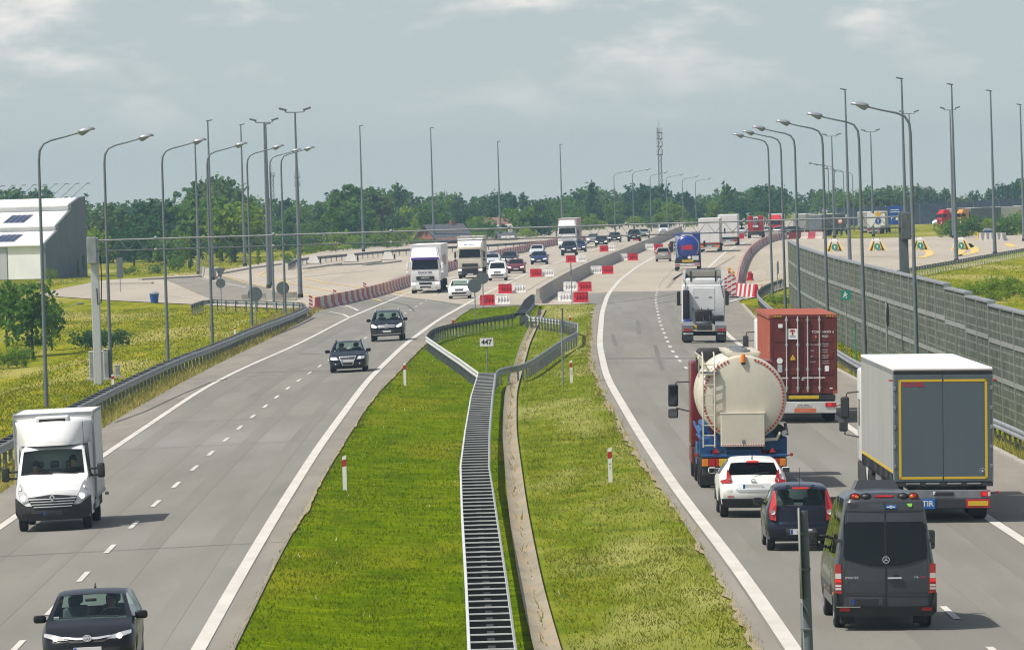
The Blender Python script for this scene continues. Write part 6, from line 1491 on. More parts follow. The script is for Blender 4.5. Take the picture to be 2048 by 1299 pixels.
for k, z in enumerate((.66, .73, .80, .87)): c.patch(r, 'grille_bar', [(-.52 - .04 * k, z), (.52 + .04 * k, z), (.52 + .04 * k, z + .022), (-.52 - .04 * k, z + .022)], 'chrome', off=.06)
c.patch(r, 'grille_lip', [(-.66, .93), (-.12, .99), (.12, .99), (.66, .93), (.66, .90), (.1, .94), (-.1, .94), (-.66, .90)], 'trim', off=.062)
y = c.yF + .075
MB().prism([(0, .82), (.075, .92), (0, 1.02), (-.075, .92)], 'y', y - .02, y).build('badge', 'chrome', r); MB().prism([(0, .875), (.035, .92), (0, .965), (-.035, .92)], 'y', y - .01, y + .005).build('badge', 'black', r)
c.patch(r, 'headlight', [(.60, .86), (.80, .80), (.92, .92), (.95, 1.16), (.88, 1.34), (.80, 1.24), (.70, 1.0)], 'lens_clear', mirror=True, off=.022, th=.08)
for sg in (-1, 1):
    o = MB().lathe([(0, -.01), (.07, -.01), (.085, .0), (0, .03)], 'y', (0, 0, 0), 14).build('headlamp_bulb', 'beam', r, 50); o.location = (sg * .79, c.yF - c.dF(.79, .9) + .04, .92)
    o = MB().lathe([(0, -.01), (.05, -.01), (0, .03)], 'y', (0, 0, 0), 12).build('indicator', 'chrome', r, 50); o.location = (sg * .87, c.yF - c.dF(.87, 1.12) + .03, 1.14)
    c.patch(r, 'fog_vent', [(sg * .62, .60), (sg * .88, .62), (sg * .86, .50), (sg * .62, .50)], 'black', off=.05)
    m = MB().rbox(sg * 1.30 - .10, sg * 1.30 + .10, .02, .20, 1.35, 1.75, .05, 3); m.rbox(sg * 1.1 - .14, sg * 1.1 + .12, .06, .14, 1.40, 1.46, .02, 1); m.rbox(sg * 1.1 - .14, sg * 1.1 + .12, .06, .14, 1.58, 1.64, .02, 1); m = m.build('mirror', 'trim', r, 50)
    MB().rbox(sg * 1.30 - .085, sg * 1.30 + .085, .012, .022, 1.40, 1.71, .004, 1).build('mirror_glass', 'mirror_glass', m)
c.plate(r, 'F', .50, x=0.0, blank='plate_blank', w=.26, h=.06)
c.dash(r, .22, 1.45, -1); c.seats(r, (-.45,), 1.0, n=3, back=.62)
MB().tube([(-.7, .44, 1.50), (-.2, .40, 1.54), (.1, .36, 1.58)], .014, 5).build('wiper', 'trim', r); MB().tube([(.0, .43, 1.52), (.4, .41, 1.53), (.72, .36, 1.56)], .014, 5).build('wiper', 'trim', r)
MB().rbox(-.52, -.22, .16, .30, 1.455, 1.47, .004, 1).build('paper', 'plate_white', r); MB().rbox(.5, .8, .14, .28, 1.455, 1.465, .004, 1).build('paper', 'plate_white', r)
# box body and fairing
bx = MB().rbox(-1.08, 1.08, -5.2, -1.0, .78, 3.12, .03, 2).build('cargo_box', 'tarp_white', r, 40)
for x in (-1.08, 1.08):
    MB().rbox(x - .03, x + .03, -1.03, -.975, .78, 3.12, .015, 1).build('corner_post', 'galv', bx)
    MB().rbox(x - .02, x + .02, -5.2, -1.0, 3.06, 3.14, .01, 1).build('roof_rail', 'galv', bx); MB().rbox(x - .02, x + .02, -5.2, -1.0, .76, .86, .01, 1).build('lower_rail', 'galv', bx)
    o = MB().lathe([(0, .02), (.03, .02), (.03, 0)], 'y', (x * .97, -.98, 3.02), 10).build('marker_lamp', 'lens_clear', bx); MB().rbox(x * 1.0 - .02 , x + (.1 if x > 0 else -.1), -5.1, -5.0, .66, .72, .01, 1).build('side_lamp', 'lens_clear', bx)
MB().rbox(-1.06, 1.06, -1.03, -.985, 3.05, 3.13, .012, 1).build('front_rail', 'galv', bx)
b = MB(); n = 21; vs = []; m_ = 9
for j in range(m_):
    u_ = j / (m_ - 1); y0 = -.02 - .52 * u_ ** 1.5; z = 2.27 + .70 * u_
    for k in range(n):
        u = -1 + 2 * k / (n - 1); e = abs(u) ** 3.2; vs.append((u * (.93 + .11 * u_), y0 + (-.985 - y0) * e, z - .10 * e * u_))
for k in range(n):
    u = -1 + 2 * k / (n - 1); vs.append((u * 1.04, -.99, 3.02 - .10 * abs(u) ** 3))
b.add(vs, [(i * n + k, i * n + k + 1, (i + 1) * n + k + 1, (i + 1) * n + k) for i in range(m_) for k in range(n - 1)])
for sg in (-1, 1): b.add([(sg * 1.03, -.985, 2.30), (sg * .94, -.60, 2.30), (sg * .985, -.60, 1.5), (sg * 1.04, -.985, 1.3)], [(0, 1, 2, 3)])
b.build('roof_fairing', 'paint_white', r, 60)
MB().rbox(-.46, .46, -.97, -.50, 2.86, 3.06, .05, 3).build('cooling_unit', 'paint_white', r, 50); MB().rbox(-.36, .36, -.52, -.485, 2.90, 2.985, .02, 2).build('vent', 'black', r); MB().tube([(-.86, .0, 2.15), (-.84, -.25, 2.9)], .007, 4).build('aerial', 'trim', r)
MB().rbox(-1.0, 1.0, -5.1, -.6, .42, .78, .03, 1).build('chassis_frame', 'chassis', r)
for x in (-1.02, 1.02): MB().rbox(x - .03, x + .03, -2.7, -1.2, .45, .72, .02, 1).build('side_guard', 'galv', r)
oncoming(r, Vector((-12.55, 180.6, 0)), c.axles[0]); bpy.context.view_layer.update()
person('driver in dark glasses and dark shirt at the wheel of the white box van', r, (-.52, -.42, 1.10), 'shirt_dark')
person('passenger in red slumped on the far seat of the white box van', r, (.5, -.45, .98), 'shirt_red')

# ---------------------------------------------------------------- lorries
BW = {}
def big_wheel(parent, x, y, R=.5, w=.32, m='rubber'):
    if (R, w) not in BW:
        t = thing('wheel', None, None)
        MB().lathe([(R * .55, -w / 2), (R * .92, -w / 2), (R, -w * .35), (R, w * .35), (R * .92, w / 2), (R * .55, w / 2)], 'x', (0, 0, 0), 26).build('tyre', m, t, 40)
        MB().lathe([(0, w * .2), (R * .25, w * .25), (R * .3, w * .05), (R * .5, w * .1), (R * .56, w * .45), (R * .56, -w * .45), (0, -w * .3)], 'x', (0, 0, 0), 20).build('hub', 'steel_grey', t, 40)
        BW[(R, w)] = t
    else:
        s0 = BW[(R, w)]; t = s0.copy(); COL.objects.link(t)
        for ch in s0.children: c2 = ch.copy(); COL.objects.link(c2); c2.parent = t
    t.parent = parent; t.location = (x, y, R); t.rotation_euler = (0, 0, 0 if x > 0 else PI); return t
def B(root, name, x0, x1, y0, y1, z0, z1, m, r=.02, seg=2, sm=None): return MB().rbox(x0, x1, y0, y1, z0, z1, r, seg).build(name, m, root, sm)
def front_cab(root, y, body, W=2.45, top=3.75, visor=None, tall=True, grille='trim', mirr='trim', lamps='beam', bumper=None, far=False):
    """a cab-over lorry cab, its front at local y"""
    h = W / 2
    b = MB(); b.prism([(y - 2.2, .95), (y - .05, .95), (y, 1.2), (y - .02, 1.95), (y - .14, 2.9), (y - .3, 3.05), (y - 2.2, 3.05)], 'x', -h, h); cab = b.build('cab', body, root)
    bm = bmesh.new(); bm.from_mesh(cab.data); bmesh.ops.bevel(bm, geom=bm.edges[:], offset=.07, segments=3, affect='EDGES'); bm.to_mesh(cab.data); bm.free(); cab.data.shade_smooth(); cab.data.set_sharp_from_angle(angle=math.radians(35))
    b = MB(); b.add([(-h + .12, y - .0, 1.98), (h - .12, y - .0, 1.98), (h - .2, y - .12, 2.78), (-h + .2, y - .12, 2.78), (-h + .12, y - .06, 1.98), (h - .12, y - .06, 1.98), (h - .2, y - .2, 2.78), (-h + .2, y - .2, 2.78)], [(0, 1, 2, 3), (7, 6, 5, 4), (0, 4, 5, 1), (1, 5, 6, 2), (2, 6, 7, 3), (3, 7, 4, 0)]); b.build('windshield', 'glass_far', root)
    B(root, 'sun_visor', -h + .08, h - .08, y - .2, y + .08, 2.76, 2.98, visor or body, .04, 3, 50)
    if tall:
        b = MB(); b.add([(-h + .06, y - .3, 3.0), (h - .06, y - .3, 3.0), (h - .1, y - 2.2, 3.0), (-h + .1, y - 2.2, 3.0), (-h + .2, y - .75, top), (h - .2, y - .75, top), (h - .1, y - 2.2, top + .05), (-h + .1, y - 2.2, top + .05)], [(0, 1, 5, 4), (1, 2, 6, 5), (2, 3, 7, 6), (3, 0, 4, 7), (4, 5, 6, 7)]); o = b.build('roof_fairing', body, root)
        bm = bmesh.new(); bm.from_mesh(o.data); bmesh.ops.bevel(bm, geom=[e for e in bm.edges if not e.is_boundary], offset=.1, segments=3, affect='EDGES'); bm.to_mesh(o.data); bm.free(); o.data.shade_smooth(); o.data.set_sharp_from_angle(angle=math.radians(40))
    B(root, 'bumper', -h, h, y - .5, y + .06, .32, .98, bumper or body, .06, 3, 50)
    B(root, 'grille', -.75, .75, y + .03, y + .065, 1.10, 1.42, grille, .02)
    B(root, 'lower_grille', -.52, .52, y + .05, y + .085, .74, .92, 'black', .02); B(root, 'lower_grille', -.45, .45, y + .05, y + .085, .45, .60, 'black', .02)
    for sg in (-1, 1):
        B(root, 'headlight', sg * .98 - .18, sg * .98 + .18, y + .04, y + .085, .70, .94, lamps, .03); B(root, 'fog_lamp', sg * .98 - .18, sg * .98 + .18, y + .05, y + .085, .45, .55, 'lens_clear', .02)
        m = MB(); m.rbox(sg * (h + .22) - .1, sg * (h + .22) + .1, y - .12, y + .02, 1.95, 2.55, .04, 2); m.rbox(sg * (h + .22) - .1, sg * (h + .22) + .1, y - .1, y + .02, 1.65, 1.88, .04, 2)
        m.tube([(sg * (h - .05), y - .15, 2.6), (sg * (h + .2), y - .06, 2.62), (sg * (h + .2), y - .06, 2.5)], .025, 5); m.build('mirror', mirr, root, 50)
        B(root, 'side_window', sg * (h + .002) - .012, sg * (h + .002) + .012, y - 1.25, y - .35, 2.05, 2.75, 'glass_far', .008, 1)
        big_wheel(root, sg * (h - .17), y - 1.35)
    B(root, 'licence_plate', -.26, .26, y + .06, y + .09, .36, .46, 'plate_white', .005, 1)
    MB().tube([(-.8, y + .01, 2.0), (-.2, y + .0, 2.08), (.1, y + .0, 2.1)], .02, 4).build('wiper', 'trim', root)
def box_body(root, y0, y1, m, z0=1.1, z1=3.98, W=2.52, door=None, roof='tarp_white', strap=False):
    h = W / 2
    B(root, 'load_body', -h, h, y0, y1, z0, z1, m, .03, 2); B(root, 'roof', -h - .01, h + .01, y0 - .01, y1 + .01, z1 - .03, z1 + .03, roof, .02, 2)
    B(root, 'chassis_frame', -h + .25, h - .25, y0 + .05, y1, .75, z0, 'chassis', .02, 1)
def rear_lights(root, y, z0=.62, z1=.82, h=1.2, lit='tail_red', bar='chassis', wide=.34):
    B(root, 'light_bar', -h, h, y - .02, y + .1, z0, z1, bar, .02)
    for sg in (-1, 1): B(root, 'tail_light', sg * (h - wide / 2) - wide / 2, sg * (h - wide / 2) + wide / 2, y - .045, y - .015, z0 + .03, z1 - .02, lit, .01)
# --- white curtain trailer, right foreground
t = thing('curtain_lorry', 'white curtain sided lorry with yellow outlined grey rear doors on the right', 'lorry'); h = 1.275
B(t, 'curtain', -h, h, .06, 13.6, 1.28, 3.84, 'tarp_grey', .02, 2); B(t, 'side_rail', -h + .02, h - .02, .06, 13.6, 1.0, 1.26, 'steel_grey', .01, 1); B(t, 'roof', -h - .012, h + .012, .0, 13.62, 3.90, 3.985, 'cover_white', .03, 2); B(t, 'top_rail', -h - .004, h + .004, .03, 13.6, 3.80, 3.90, 'steel_grey', .01, 1)
for sg in (-1, 1):
    B(t, 'yellow_strip', sg * h - .006, sg * h + .006, .3, 13.5, 1.26, 1.335, 'tape_yellow', .003, 1)
    for k in range(26): B(t, 'strap', sg * (h + .004) - .012, sg * (h + .004) + .012, .5 + .51 * k, .57 + .51 * k, .96, 1.25, 'black', .004, 1)
    dr = B(t, 'rear_door', sg * .006 if sg > 0 else -h + .03, h - .03 if sg > 0 else -.006, -.03, .05, 1.06, 3.80, 'door_grey', .006, 1)
    B(t, 'corner_post', sg * (h - .02) - .03, sg * (h - .02) + .03, -.02, .1, 1.0, 3.92, 'steel_grey', .01, 1)
    for z0, z1, x0, x1 in ((3.62, 3.68, .02, 1.14), (1.12, 1.18, .02, 1.14), (1.12, 3.68, 1.075, 1.14)): B(t, 'yellow_tape', min(sg * x0, sg * x1), max(sg * x0, sg * x1), -.036, -.028, z0, z1, 'tape_yellow', .002, 1)
    for x in (.28, .78): B(t, 'lock_plate', sg * x - .18, sg * x + .18, -.05, -.02, .98, 1.02, 'steel_grey', .01, 1)
    for z in (1.4, 1.9, 2.4, 2.9, 3.4): B(t, 'hinge', sg * (h - .03) - .04, sg * (h - .03) + .04, -.045, -.02, z, z + .1, 'steel_grey', .01, 1)
    B(t, 'side_marker', sg * (h + .06) - .06, sg * (h + .06) + .06, -.02, .02, 3.64, 3.68, 'tail_red', .01, 1); MB().tube([(sg * 1.2, .0, .74), (sg * 1.38, -.02, .78)], .015, 5).build('marker_stalk', 'black', t); B(t, 'marker_lamp', sg * 1.40 - .035, sg * 1.40 + .035, -.06, .02, .74, .81, 'tail_red', .02, 2)
    B(t, 'tail_light', sg * 1.08 - .13, sg * 1.08 + .13, -.06, -.02, .66, .80, 'tail_red', .015); B(t, 'lamp_lens', sg * 1.06 - .06, sg * 1.06 + .05, -.068, -.05, .69, .77, 'tail_lit', .01); B(t, 'lamp_lens', sg * 1.17 - .035, sg * 1.17 + .035, -.068, -.05, .68, .78, 'tail_pale', .01)
    B(t, 'mud_flap', sg * .98 - .22, sg * .98 + .22, 1.2, 1.24, .1, .75, 'rubber', .01, 1)
    for y in (2.1, 3.45, 4.8): big_wheel(t, sg * 1.08, y, .5, .34)
    for y in (11.2, 15.0): big_wheel(t, sg * 1.06, y, .5, .34)
    B(t, 'spare_rack', sg * 1.12 - .1, sg * 1.12 + .1, 6.2, 8.4, .5, 1.0, 'steel_grey', .03); B(t, 'side_guard', sg * 1.2 - .02, sg * 1.2 + .02, 5.8, 9.4, .55, .62, 'galv', .01, 1)
B(t, 'header', -h, h, -.025, .06, 3.80, 3.90, 'black', .01, 1); B(t, 'sill', -h, h, -.02, .1, .93, 1.06, 'chassis', .01, 1); B(t, 'cross_member', -1.2, 1.2, -.03, .05, .62, .84, 'steel_grey', .01, 1); B(t, 'under_run_bar', -1.2, 1.2, -.05, .1, .36, .62, 'chassis', .02, 2)
for x0, x1 in ((-1.19, -.58), (.58, 1.19)): 
    B(t, 'warning_plate', x0, x1, -.062, -.045, .38, .60, 'tape_red', .006, 1); B(t, 'warning_centre', x0 + .05, x1 - .05, -.07, -.058, .43, .55, 'tape_yellow', .004, 1)
p = B(t, 'sign_plate', -.60, -.22, -.085, -.06, .36, .62, 'sticker_blue', .006, 1); text('TIR', .20, 'lettering_white', p, (-.41, -.088, .49), bold=.012)
B(t, 'licence_plate', -.24, .26, -.06, -.03, .69, .79, 'plate_blank', .01, 1); B(t, 'plate_lamp', -.27, -.2, -.06, -.03, .72, .8, 'plate_white', .01, 1)
text('KÖGEL', .155, 'sticker_red', t, (-1.03, -.034, 3.545), bold=.03, sx=1.15, align='LEFT'); 
b = MB().lathe([(.03, -.004), (.062, -.004), (.062, .004), (.03, .004)], 'y', (1.0, -.036, 1.33), 20); b.build('round_sticker', 'lettering_dark', t); MB().lathe([(0, -.003), (.068, -.003), (.068, .003)], 'y', (1.0, -.032, 1.33), 20).build('round_sticker', 'lettering_white', t)
B(t, 'chassis_frame', -.6, .6, .1, 13.4, .62, .98, 'chassis', .02, 1); B(t, 'axle_beam', -.9, .9, 2.0, 5.0, .42, .6, 'chassis', .05, 1)
B(t, 'cab', -1.24, 1.24, 13.95, 16.1, .95, 3.55, 'paint_white', .08, 3, 40); B(t, 'cab_skirt', -1.24, 1.24, 12.6, 16.1, .4, .95, 'chassis', .05, 2); B(t, 'side_window', -1.25, -1.23, 14.9, 15.7, 1.95, 2.7, 'glass_far', .005, 1)
for sg in (-1, 1):
    m = MB(); m.rbox(sg * 1.62 - .12, sg * 1.62 + .12, 15.5, 15.62, 2.15, 2.75, .05, 3); m.rbox(sg * 1.66 - .12, sg * 1.66 + .12, 15.5, 15.62, 1.78, 2.07, .05, 3); m.tube([(sg * 1.2, 15.4, 2.9), (sg * 1.55, 15.55, 2.86), (sg * 1.6, 15.56, 2.7), (sg * 1.62, 15.56, 1.7), (sg * 1.2, 15.4, 1.62)], .022, 5); m = m.build('mirror', 'trim', t, 50)
    B(m, 'mirror_glass', sg * 1.62 - .095, sg * 1.62 + .095, 15.49, 15.502, 2.2, 2.7, 'mirror_glass', .004, 1); B(m, 'mirror_glass', sg * 1.66 - .095, sg * 1.66 + .095, 15.49, 15.502, 1.82, 2.03, 'mirror_glass', .004, 1)
    for k in range(4): MB().tube([(sg * 1.16, 11.9 + .14 * k, .5), (sg * 1.2, 11.9 + .14 * k, 1.0), (sg * 1.1, 11.9 + .14 * k, 1.15)], .05, 6).build('pipe_rack', 'galv_light', t, 50)
    B(t, 'tail_light', sg * 1.1 - .1, sg * 1.1 + .1, 9.9, 9.95, .95, 1.15, 'tail_lit', .02)
outgoing(t, Vector((10.92, 172.8, 0)), 2.1)
# --- red container lorry
t = thing('container_lorry', 'lorry carrying a rust red shipping container with four lock bars', 'lorry'); h = 1.22; zb, ztp = 1.06, 3.95; Lc = 12.19
B(t, 'container_core', -h + .06, h - .06, .08, Lc, zb + .05, ztp - .06, 'corten', .01, 1)
def corrug(sg):
    b = MB(); y = .25; pts = []
    while y < Lc - .2:
        for a, d in ((0, 0), (.07, 0), (.12, .036), (.19, .036), (.24, 0)): pts.append((y + a, d))
        y += .28
    n = len(pts)
    vs = [(sg * (h - .04 + d), yy, zz) for zz in (zb + .14, ztp - .14) for yy, d in pts]
    b.add(vs, [(k, k + 1, n + k + 1, n + k) for k in range(n - 1)]); return b.build('side_panel', 'corten', t)
corrug(-1); corrug(1)
for sg in (-1, 1):
    for z0, z1 in ((zb, zb + .15), (ztp - .15, ztp)): B(t, 'side_rail', sg * h - .05, sg * h + .004, .0, Lc, z0, z1, 'corten', .01, 1)
    B(t, 'corner_post', sg * (h - .06) - .06, sg * (h - .06) + .062, -.01, .16, zb, ztp, 'container_door', .015, 1)
    for z in (zb, ztp - .12): B(t, 'corner_casting', sg * (h - .07) - .09, sg * (h - .07) + .076, -.02, .16, z, z + .125, 'corten', .01, 1)
b = MB(); pts = []; y = .2
while y < Lc - .1:
    for a, d in ((0, 0), (.08, 0), (.13, -.03), (.2, -.03), (.25, 0)): pts.append((y + a, d))
    y += .28
n = len(pts); b.add([(x, yy, ztp - .015 + d) for x in (-h + .05, h - .05) for yy, d in pts], [(k, k + 1, n + k + 1, n + k) for k in range(n - 1)]); b.build('roof', 'corten', t)
B(t, 'rear_header', -h, h, -.01, .16, ztp - .13, ztp, 'container_door', .01, 1); B(t, 'rear_sill', -h, h, -.015, .16, zb, zb + .14, 'container_door', .01, 1)
for sg in (-1, 1):
    dr = B(t, 'container_door', sg * .01 if sg > 0 else -h + .1, h - .1 if sg > 0 else -.01, .0, .07, zb + .14, ztp - .13, 'container_door', .01, 1)
    for z in (1.75, 2.35, 2.95): B(dr, 'door_rib', (.06 if sg > 0 else -h + .15), (h - .15 if sg > 0 else -.06), -.015, .0, z, z + .22, 'container_door', .012, 1)
    for x in ((-.62, -.21) if sg < 0 else (.15, .58)):
        MB().cyl((x, -.05, zb + .08), (x, -.05, ztp - .06), .022, .022, 8).build('lock_bar', 'galv_light', t, 50)
        for z in (zb + .22, 1.95, 2.85, ztp - .2): B(t, 'bar_bracket', x - .055, x + .055, -.06, -.02, z - .05, z + .05, 'galv', .012, 1)
        B(t, 'lock_handle', x - .22, x + .06 if sg < 0 else x + .2, -.07, -.045, 1.62, 1.665, 'galv_light', .01, 1)
    for k in range(4):
        x = sg * 1.0 - .18 + .1 * k; b = MB(); b.prism([(x, ztp - .085), (x + .06, ztp - .085), (x + .1, ztp - .03), (x + .04, ztp - .03)], 'y', -.018, -.012); b.build('hazard_stripe', 'tape_yellow', t)
L = 'lettering_white'
for s_, x, z, sz in (('TCNU', .30, 3.31, .115), ('144339', .66, 3.31, .115), ('6', 1.05, 3.31, .115), ('45G1', .66, 3.15, .115)): text(s_, sz, L, t, (x, -.022, z), bold=.012, align='LEFT')
for k, (a, z) in enumerate((('MAX. GROSS', 2.85), ('TARE', 2.63), ('NET', 2.42), ('CU.CAP.', 2.22))):
    text(a, .055, L, t, (.24, -.022, z), align='LEFT'); text(('32500 KGS', '3750 KGS', '28750 KGS', '76.4 CU.M')[k], .055, L, t, (.66, -.022, z + .03), align='LEFT'); text(('71650 LBS', '8270 LBS', '63380 LBS', '2700 CU.FT')[k], .055, L, t, (.66, -.022, z - .05), align='LEFT')
def decal(x0, x1, z0, z1, m, y=-.03): return B(t, 'decal', x0, x1, y - .004, y, z0, z1, m, .002, 1)
decal(-.58, -.22, 3.05, 3.43, 'sign_white'); text('TRITON', .06, 'lettering_dark', t, (-.40, -.04, 3.15), bold=.02)
b = MB(); b.prism([(-.50, 3.36), (-.45, 3.40), (-.35, 3.40), (-.30, 3.36), (-.30, 3.32), (-.375, 3.345), (-.375, 3.23), (-.35, 3.21), (-.45, 3.21), (-.425, 3.23), (-.425, 3.345), (-.50, 3.32)], 'y', -.042, -.035); b.build('decal_mark', 'board_red', t)
decal(-.92, -.76, 3.47, 3.61, 'sign_white'); decal(-.95, -.78, 1.85, 2.13, 'sign_grey'); decal(.77, .92, 1.88, 2.08, 'sign_white'); decal(-.08, .02, 1.56, 1.6, 'sign_white'); decal(.94, 1.05, 1.24, 1.28, 'sign_white'); decal(.42, .48, 3.09, 3.19, 'sticker_orange')
MB().lathe([(0, -.003), (.11, -.003), (.11, .003)], 'y', (-.87, -.03, 2.27), 20).build('decal', 'sign_white', t).scale = (1, 1, 1)
b = MB(); b.prism([(-.50, 2.30), (-.29, 2.30), (-.395, 2.50)], 'y', -.036, -.03); b.build('decal', 'sign_yellow', t); text('!', .12, 'black', t, (-.395, -.042, 2.365), bold=.02)
text('TCNU 144339', .11, L, t, (-h - .012, 1.3, 2.9), (PI / 2, PI / 2, -PI / 2), bold=.01)
B(t, 'chassis_frame', -.55, .55, .1, 13, .72, zb, 'chassis', .02, 1); B(t, 'yellow_strip', -.55, .55, -.04, .0, .88, 1.0, 'tape_yellow', .006, 1); B(t, 'cross_member', -1.15, 1.15, -.02, .1, .84, 1.03, 'chassis', .01, 1)
B(t, 'bumper', -1.18, 1.18, -.06, .08, .36, .78, 'galv_light', .02, 2); B(t, 'sticker', -.35, .42, -.075, -.058, .38, .54, 'sticker_orange', .004, 1); B(t, 'licence_plate', -.30, .26, -.075, -.055, .60, .71, 'plate_white', .004, 1); text('GWA 90302', .085, 'black', t, (-.02, -.08, .655), bold=.015)
text('www.transport.eu', .05, L, t, (.03, -.08, .46))
for sg in (-1, 1):
    B(t, 'tail_light', sg * .98 - .2, sg * .98 + .2, -.09, -.05, .58, .74, 'tail_red', .015); B(t, 'lamp_lens', sg * .94 - .06, sg * .94 + .06, -.1, -.085, .61, .71, 'tail_lit', .01); MB().tube([(sg * 1.15, 0, .6), (sg * 1.34, -.02, .66)], .015, 5).build('marker_stalk', 'black', t); B(t, 'marker_lamp', sg * 1.36 - .03, sg * 1.36 + .03, -.04, .02, .63, .69, 'tail_red', .015, 2)
    for y in (2.0, 3.3, 4.6): big_wheel(t, sg * 1.04, y, .5, .34)
    for y in (11.0, 14.6): big_wheel(t, sg * 1.04, y, .5, .34)
    m = MB(); m.rbox(sg * 1.55 - .11, sg * 1.55 + .11, 14.9, 15.0, 2.2, 2.85, .04, 2); m.tube([(sg * 1.2, 14.8, 3.0), (sg * 1.5, 14.95, 2.98), (sg * 1.55, 14.95, 2.8)], .025, 5); m.build('mirror', 'trim', t, 50)
B(t, 'cab', -1.22, 1.22, 13.0, 15.3, .9, 3.5, 'paint_white', .08, 3, 40)
outgoing(t, Vector((10.52, 244.0, 0)), 2.0)
# --- cream silo tanker, red cab
t = thing('tanker_lorry', 'cream silo tanker lorry with dotted red ring, ladder and red cab', 'lorry'); zc, R = 2.58, 1.235; LT = 7.2
tk = MB(); tk.lathe([(0, -.06), (R * .5, -.045), (R * .9, .0), (R * .97, .03), (R, .09), (R, .30)], 'y', (0, 0, zc), 56); tk.build('tank_end', 'tank_cream', t, 30)
tk = MB(); tk.lathe([(R * .985, .25), (R * .985, 3.0), (R * .99, 3.1), (R * .985, 3.2), (R * .97, LT - .4), (R * .8, LT), (0, LT + .1)], 'y', (0, 0, zc), 56); tk.build('tank', 'tank_cream', t, 30)
MB().lathe([(R * .985, .2), (R * 1.012, .22), (R * 1.012, .34), (R * .985, .36)], 'y', (0, 0, zc), 56).build('tank_ring', 'tank_cream', t, 50)
for k in range(72):
    a = -PI / 2 + 2 * PI * (k + .5) / 72; d = abs((math.degrees(a) + 360) % 360)
    if 75 < d < 112 or 258 < d < 302: continue
    x, z = math.cos(a) * R * .935, math.sin(a) * R * .935
    o = MB().box(-.028, .028, -.006, .006, -.028, .028).build('reflector', 'board_red', t); o.location = (x, -.012, zc + z); o.rotation_euler = (0, -a, 0)
bx = B(t, 'hose_locker', -.66, .60, -.30, .1, 1.22, 2.17, 'tank_cream', .02, 2)
B(bx, 'locker_lip', -.68, .62, -.31, .1, 2.16, 2.19, 'tank_cream', .008, 1); B(bx, 'latch', -.06, .03, -.32, -.295, 1.30, 1.42, 'steel_grey', .01, 1); B(bx, 'white_strip', -.64, .58, -.306, -.298, 1.235, 1.30, 'board_white', .002, 1)
for k in range(17): B(bx, 'reflector', -.625 + .0735 * k, -.59 + .0735 * k, -.31, -.304, 1.247, 1.287, 'board_red', .001, 1)
ld = MB()
for x in (-1.16, -.83): ld.tube([(x, -.16, 1.2), (x, -.16, 3.45), (x, .1, 3.85), (x, .5, 3.9)], .022, 6)
for k in range(9): ld.cyl((-1.16, -.16, 1.25 + .29 * k), (-.83, -.16, 1.25 + .29 * k), .016, .016, 6)
ld.tube([(-1.27, .1, 3.2), (-1.27, -.05, 3.75), (-1.27, .3, 3.8)], .018, 5); ld.build('ladder', 'tank_cream', t, 50)
b = MB().lathe([(.075, .0), (.075, .16), (.05, .24), (0, .25)], 'z', (0, -.02, 3.62), 14); bc = b.build('beacon', 'amber', t, 50); B(bc, 'beacon_foot', -.06, .06, -.09, .1, 3.56, 3.63, 'black', .02, 1)
B(t, 'walkway', -.42, .50, .5, LT - .3, zc + R - .03, zc + R + .05, 'tank_cream', .01, 1)
for k in range(16): B(t, 'walkway_slat', -.46, .54, .6 + .4 * k, .7 + .4 * k, zc + R + .05, zc + R + .075, 'tank_cream', .005, 1)
g = MB()
for y in frange(.4, LT - .6, .9): g.cyl((-.95, y, 3.3), (-1.15, y, 3.75), .018, .018, 5)
for zz, xx in ((3.75, -1.15), (3.55, -1.06)): g.cyl((xx, .3, zz), (xx, LT - .5, zz), .02, .02, 6)
for k in range(28): g.cyl((-.98, .4 + .22 * k, 3.35), (-1.15, .5 + .22 * k, 3.75), .007, .007, 4, False)
g.build('guard_rail', 'tank_cream', t, 50)
b = MB(); b.rbox(-1.22, -.70, -.12, .5, 3.30, 3.36, .01, 1); b.build('platform', 'steel_grey', t)
for y in (1.6, 3.0, 4.6): MB().lathe([(R * .985, y), (R * 1.006, y + .02), (R * 1.006, y + .1), (R * .985, y + .12)], 'y', (0, 0, zc), 56).build('tank_band', 'tank_cream', t, 50)
for y in (1.2, 3.4, 5.6): MB().lathe([(0, 0), (.26, 0), (.26, .16), (0, .2)], 'z', (0, y, zc + R - .03), 16).build('hatch', 'steel_grey', t, 50)
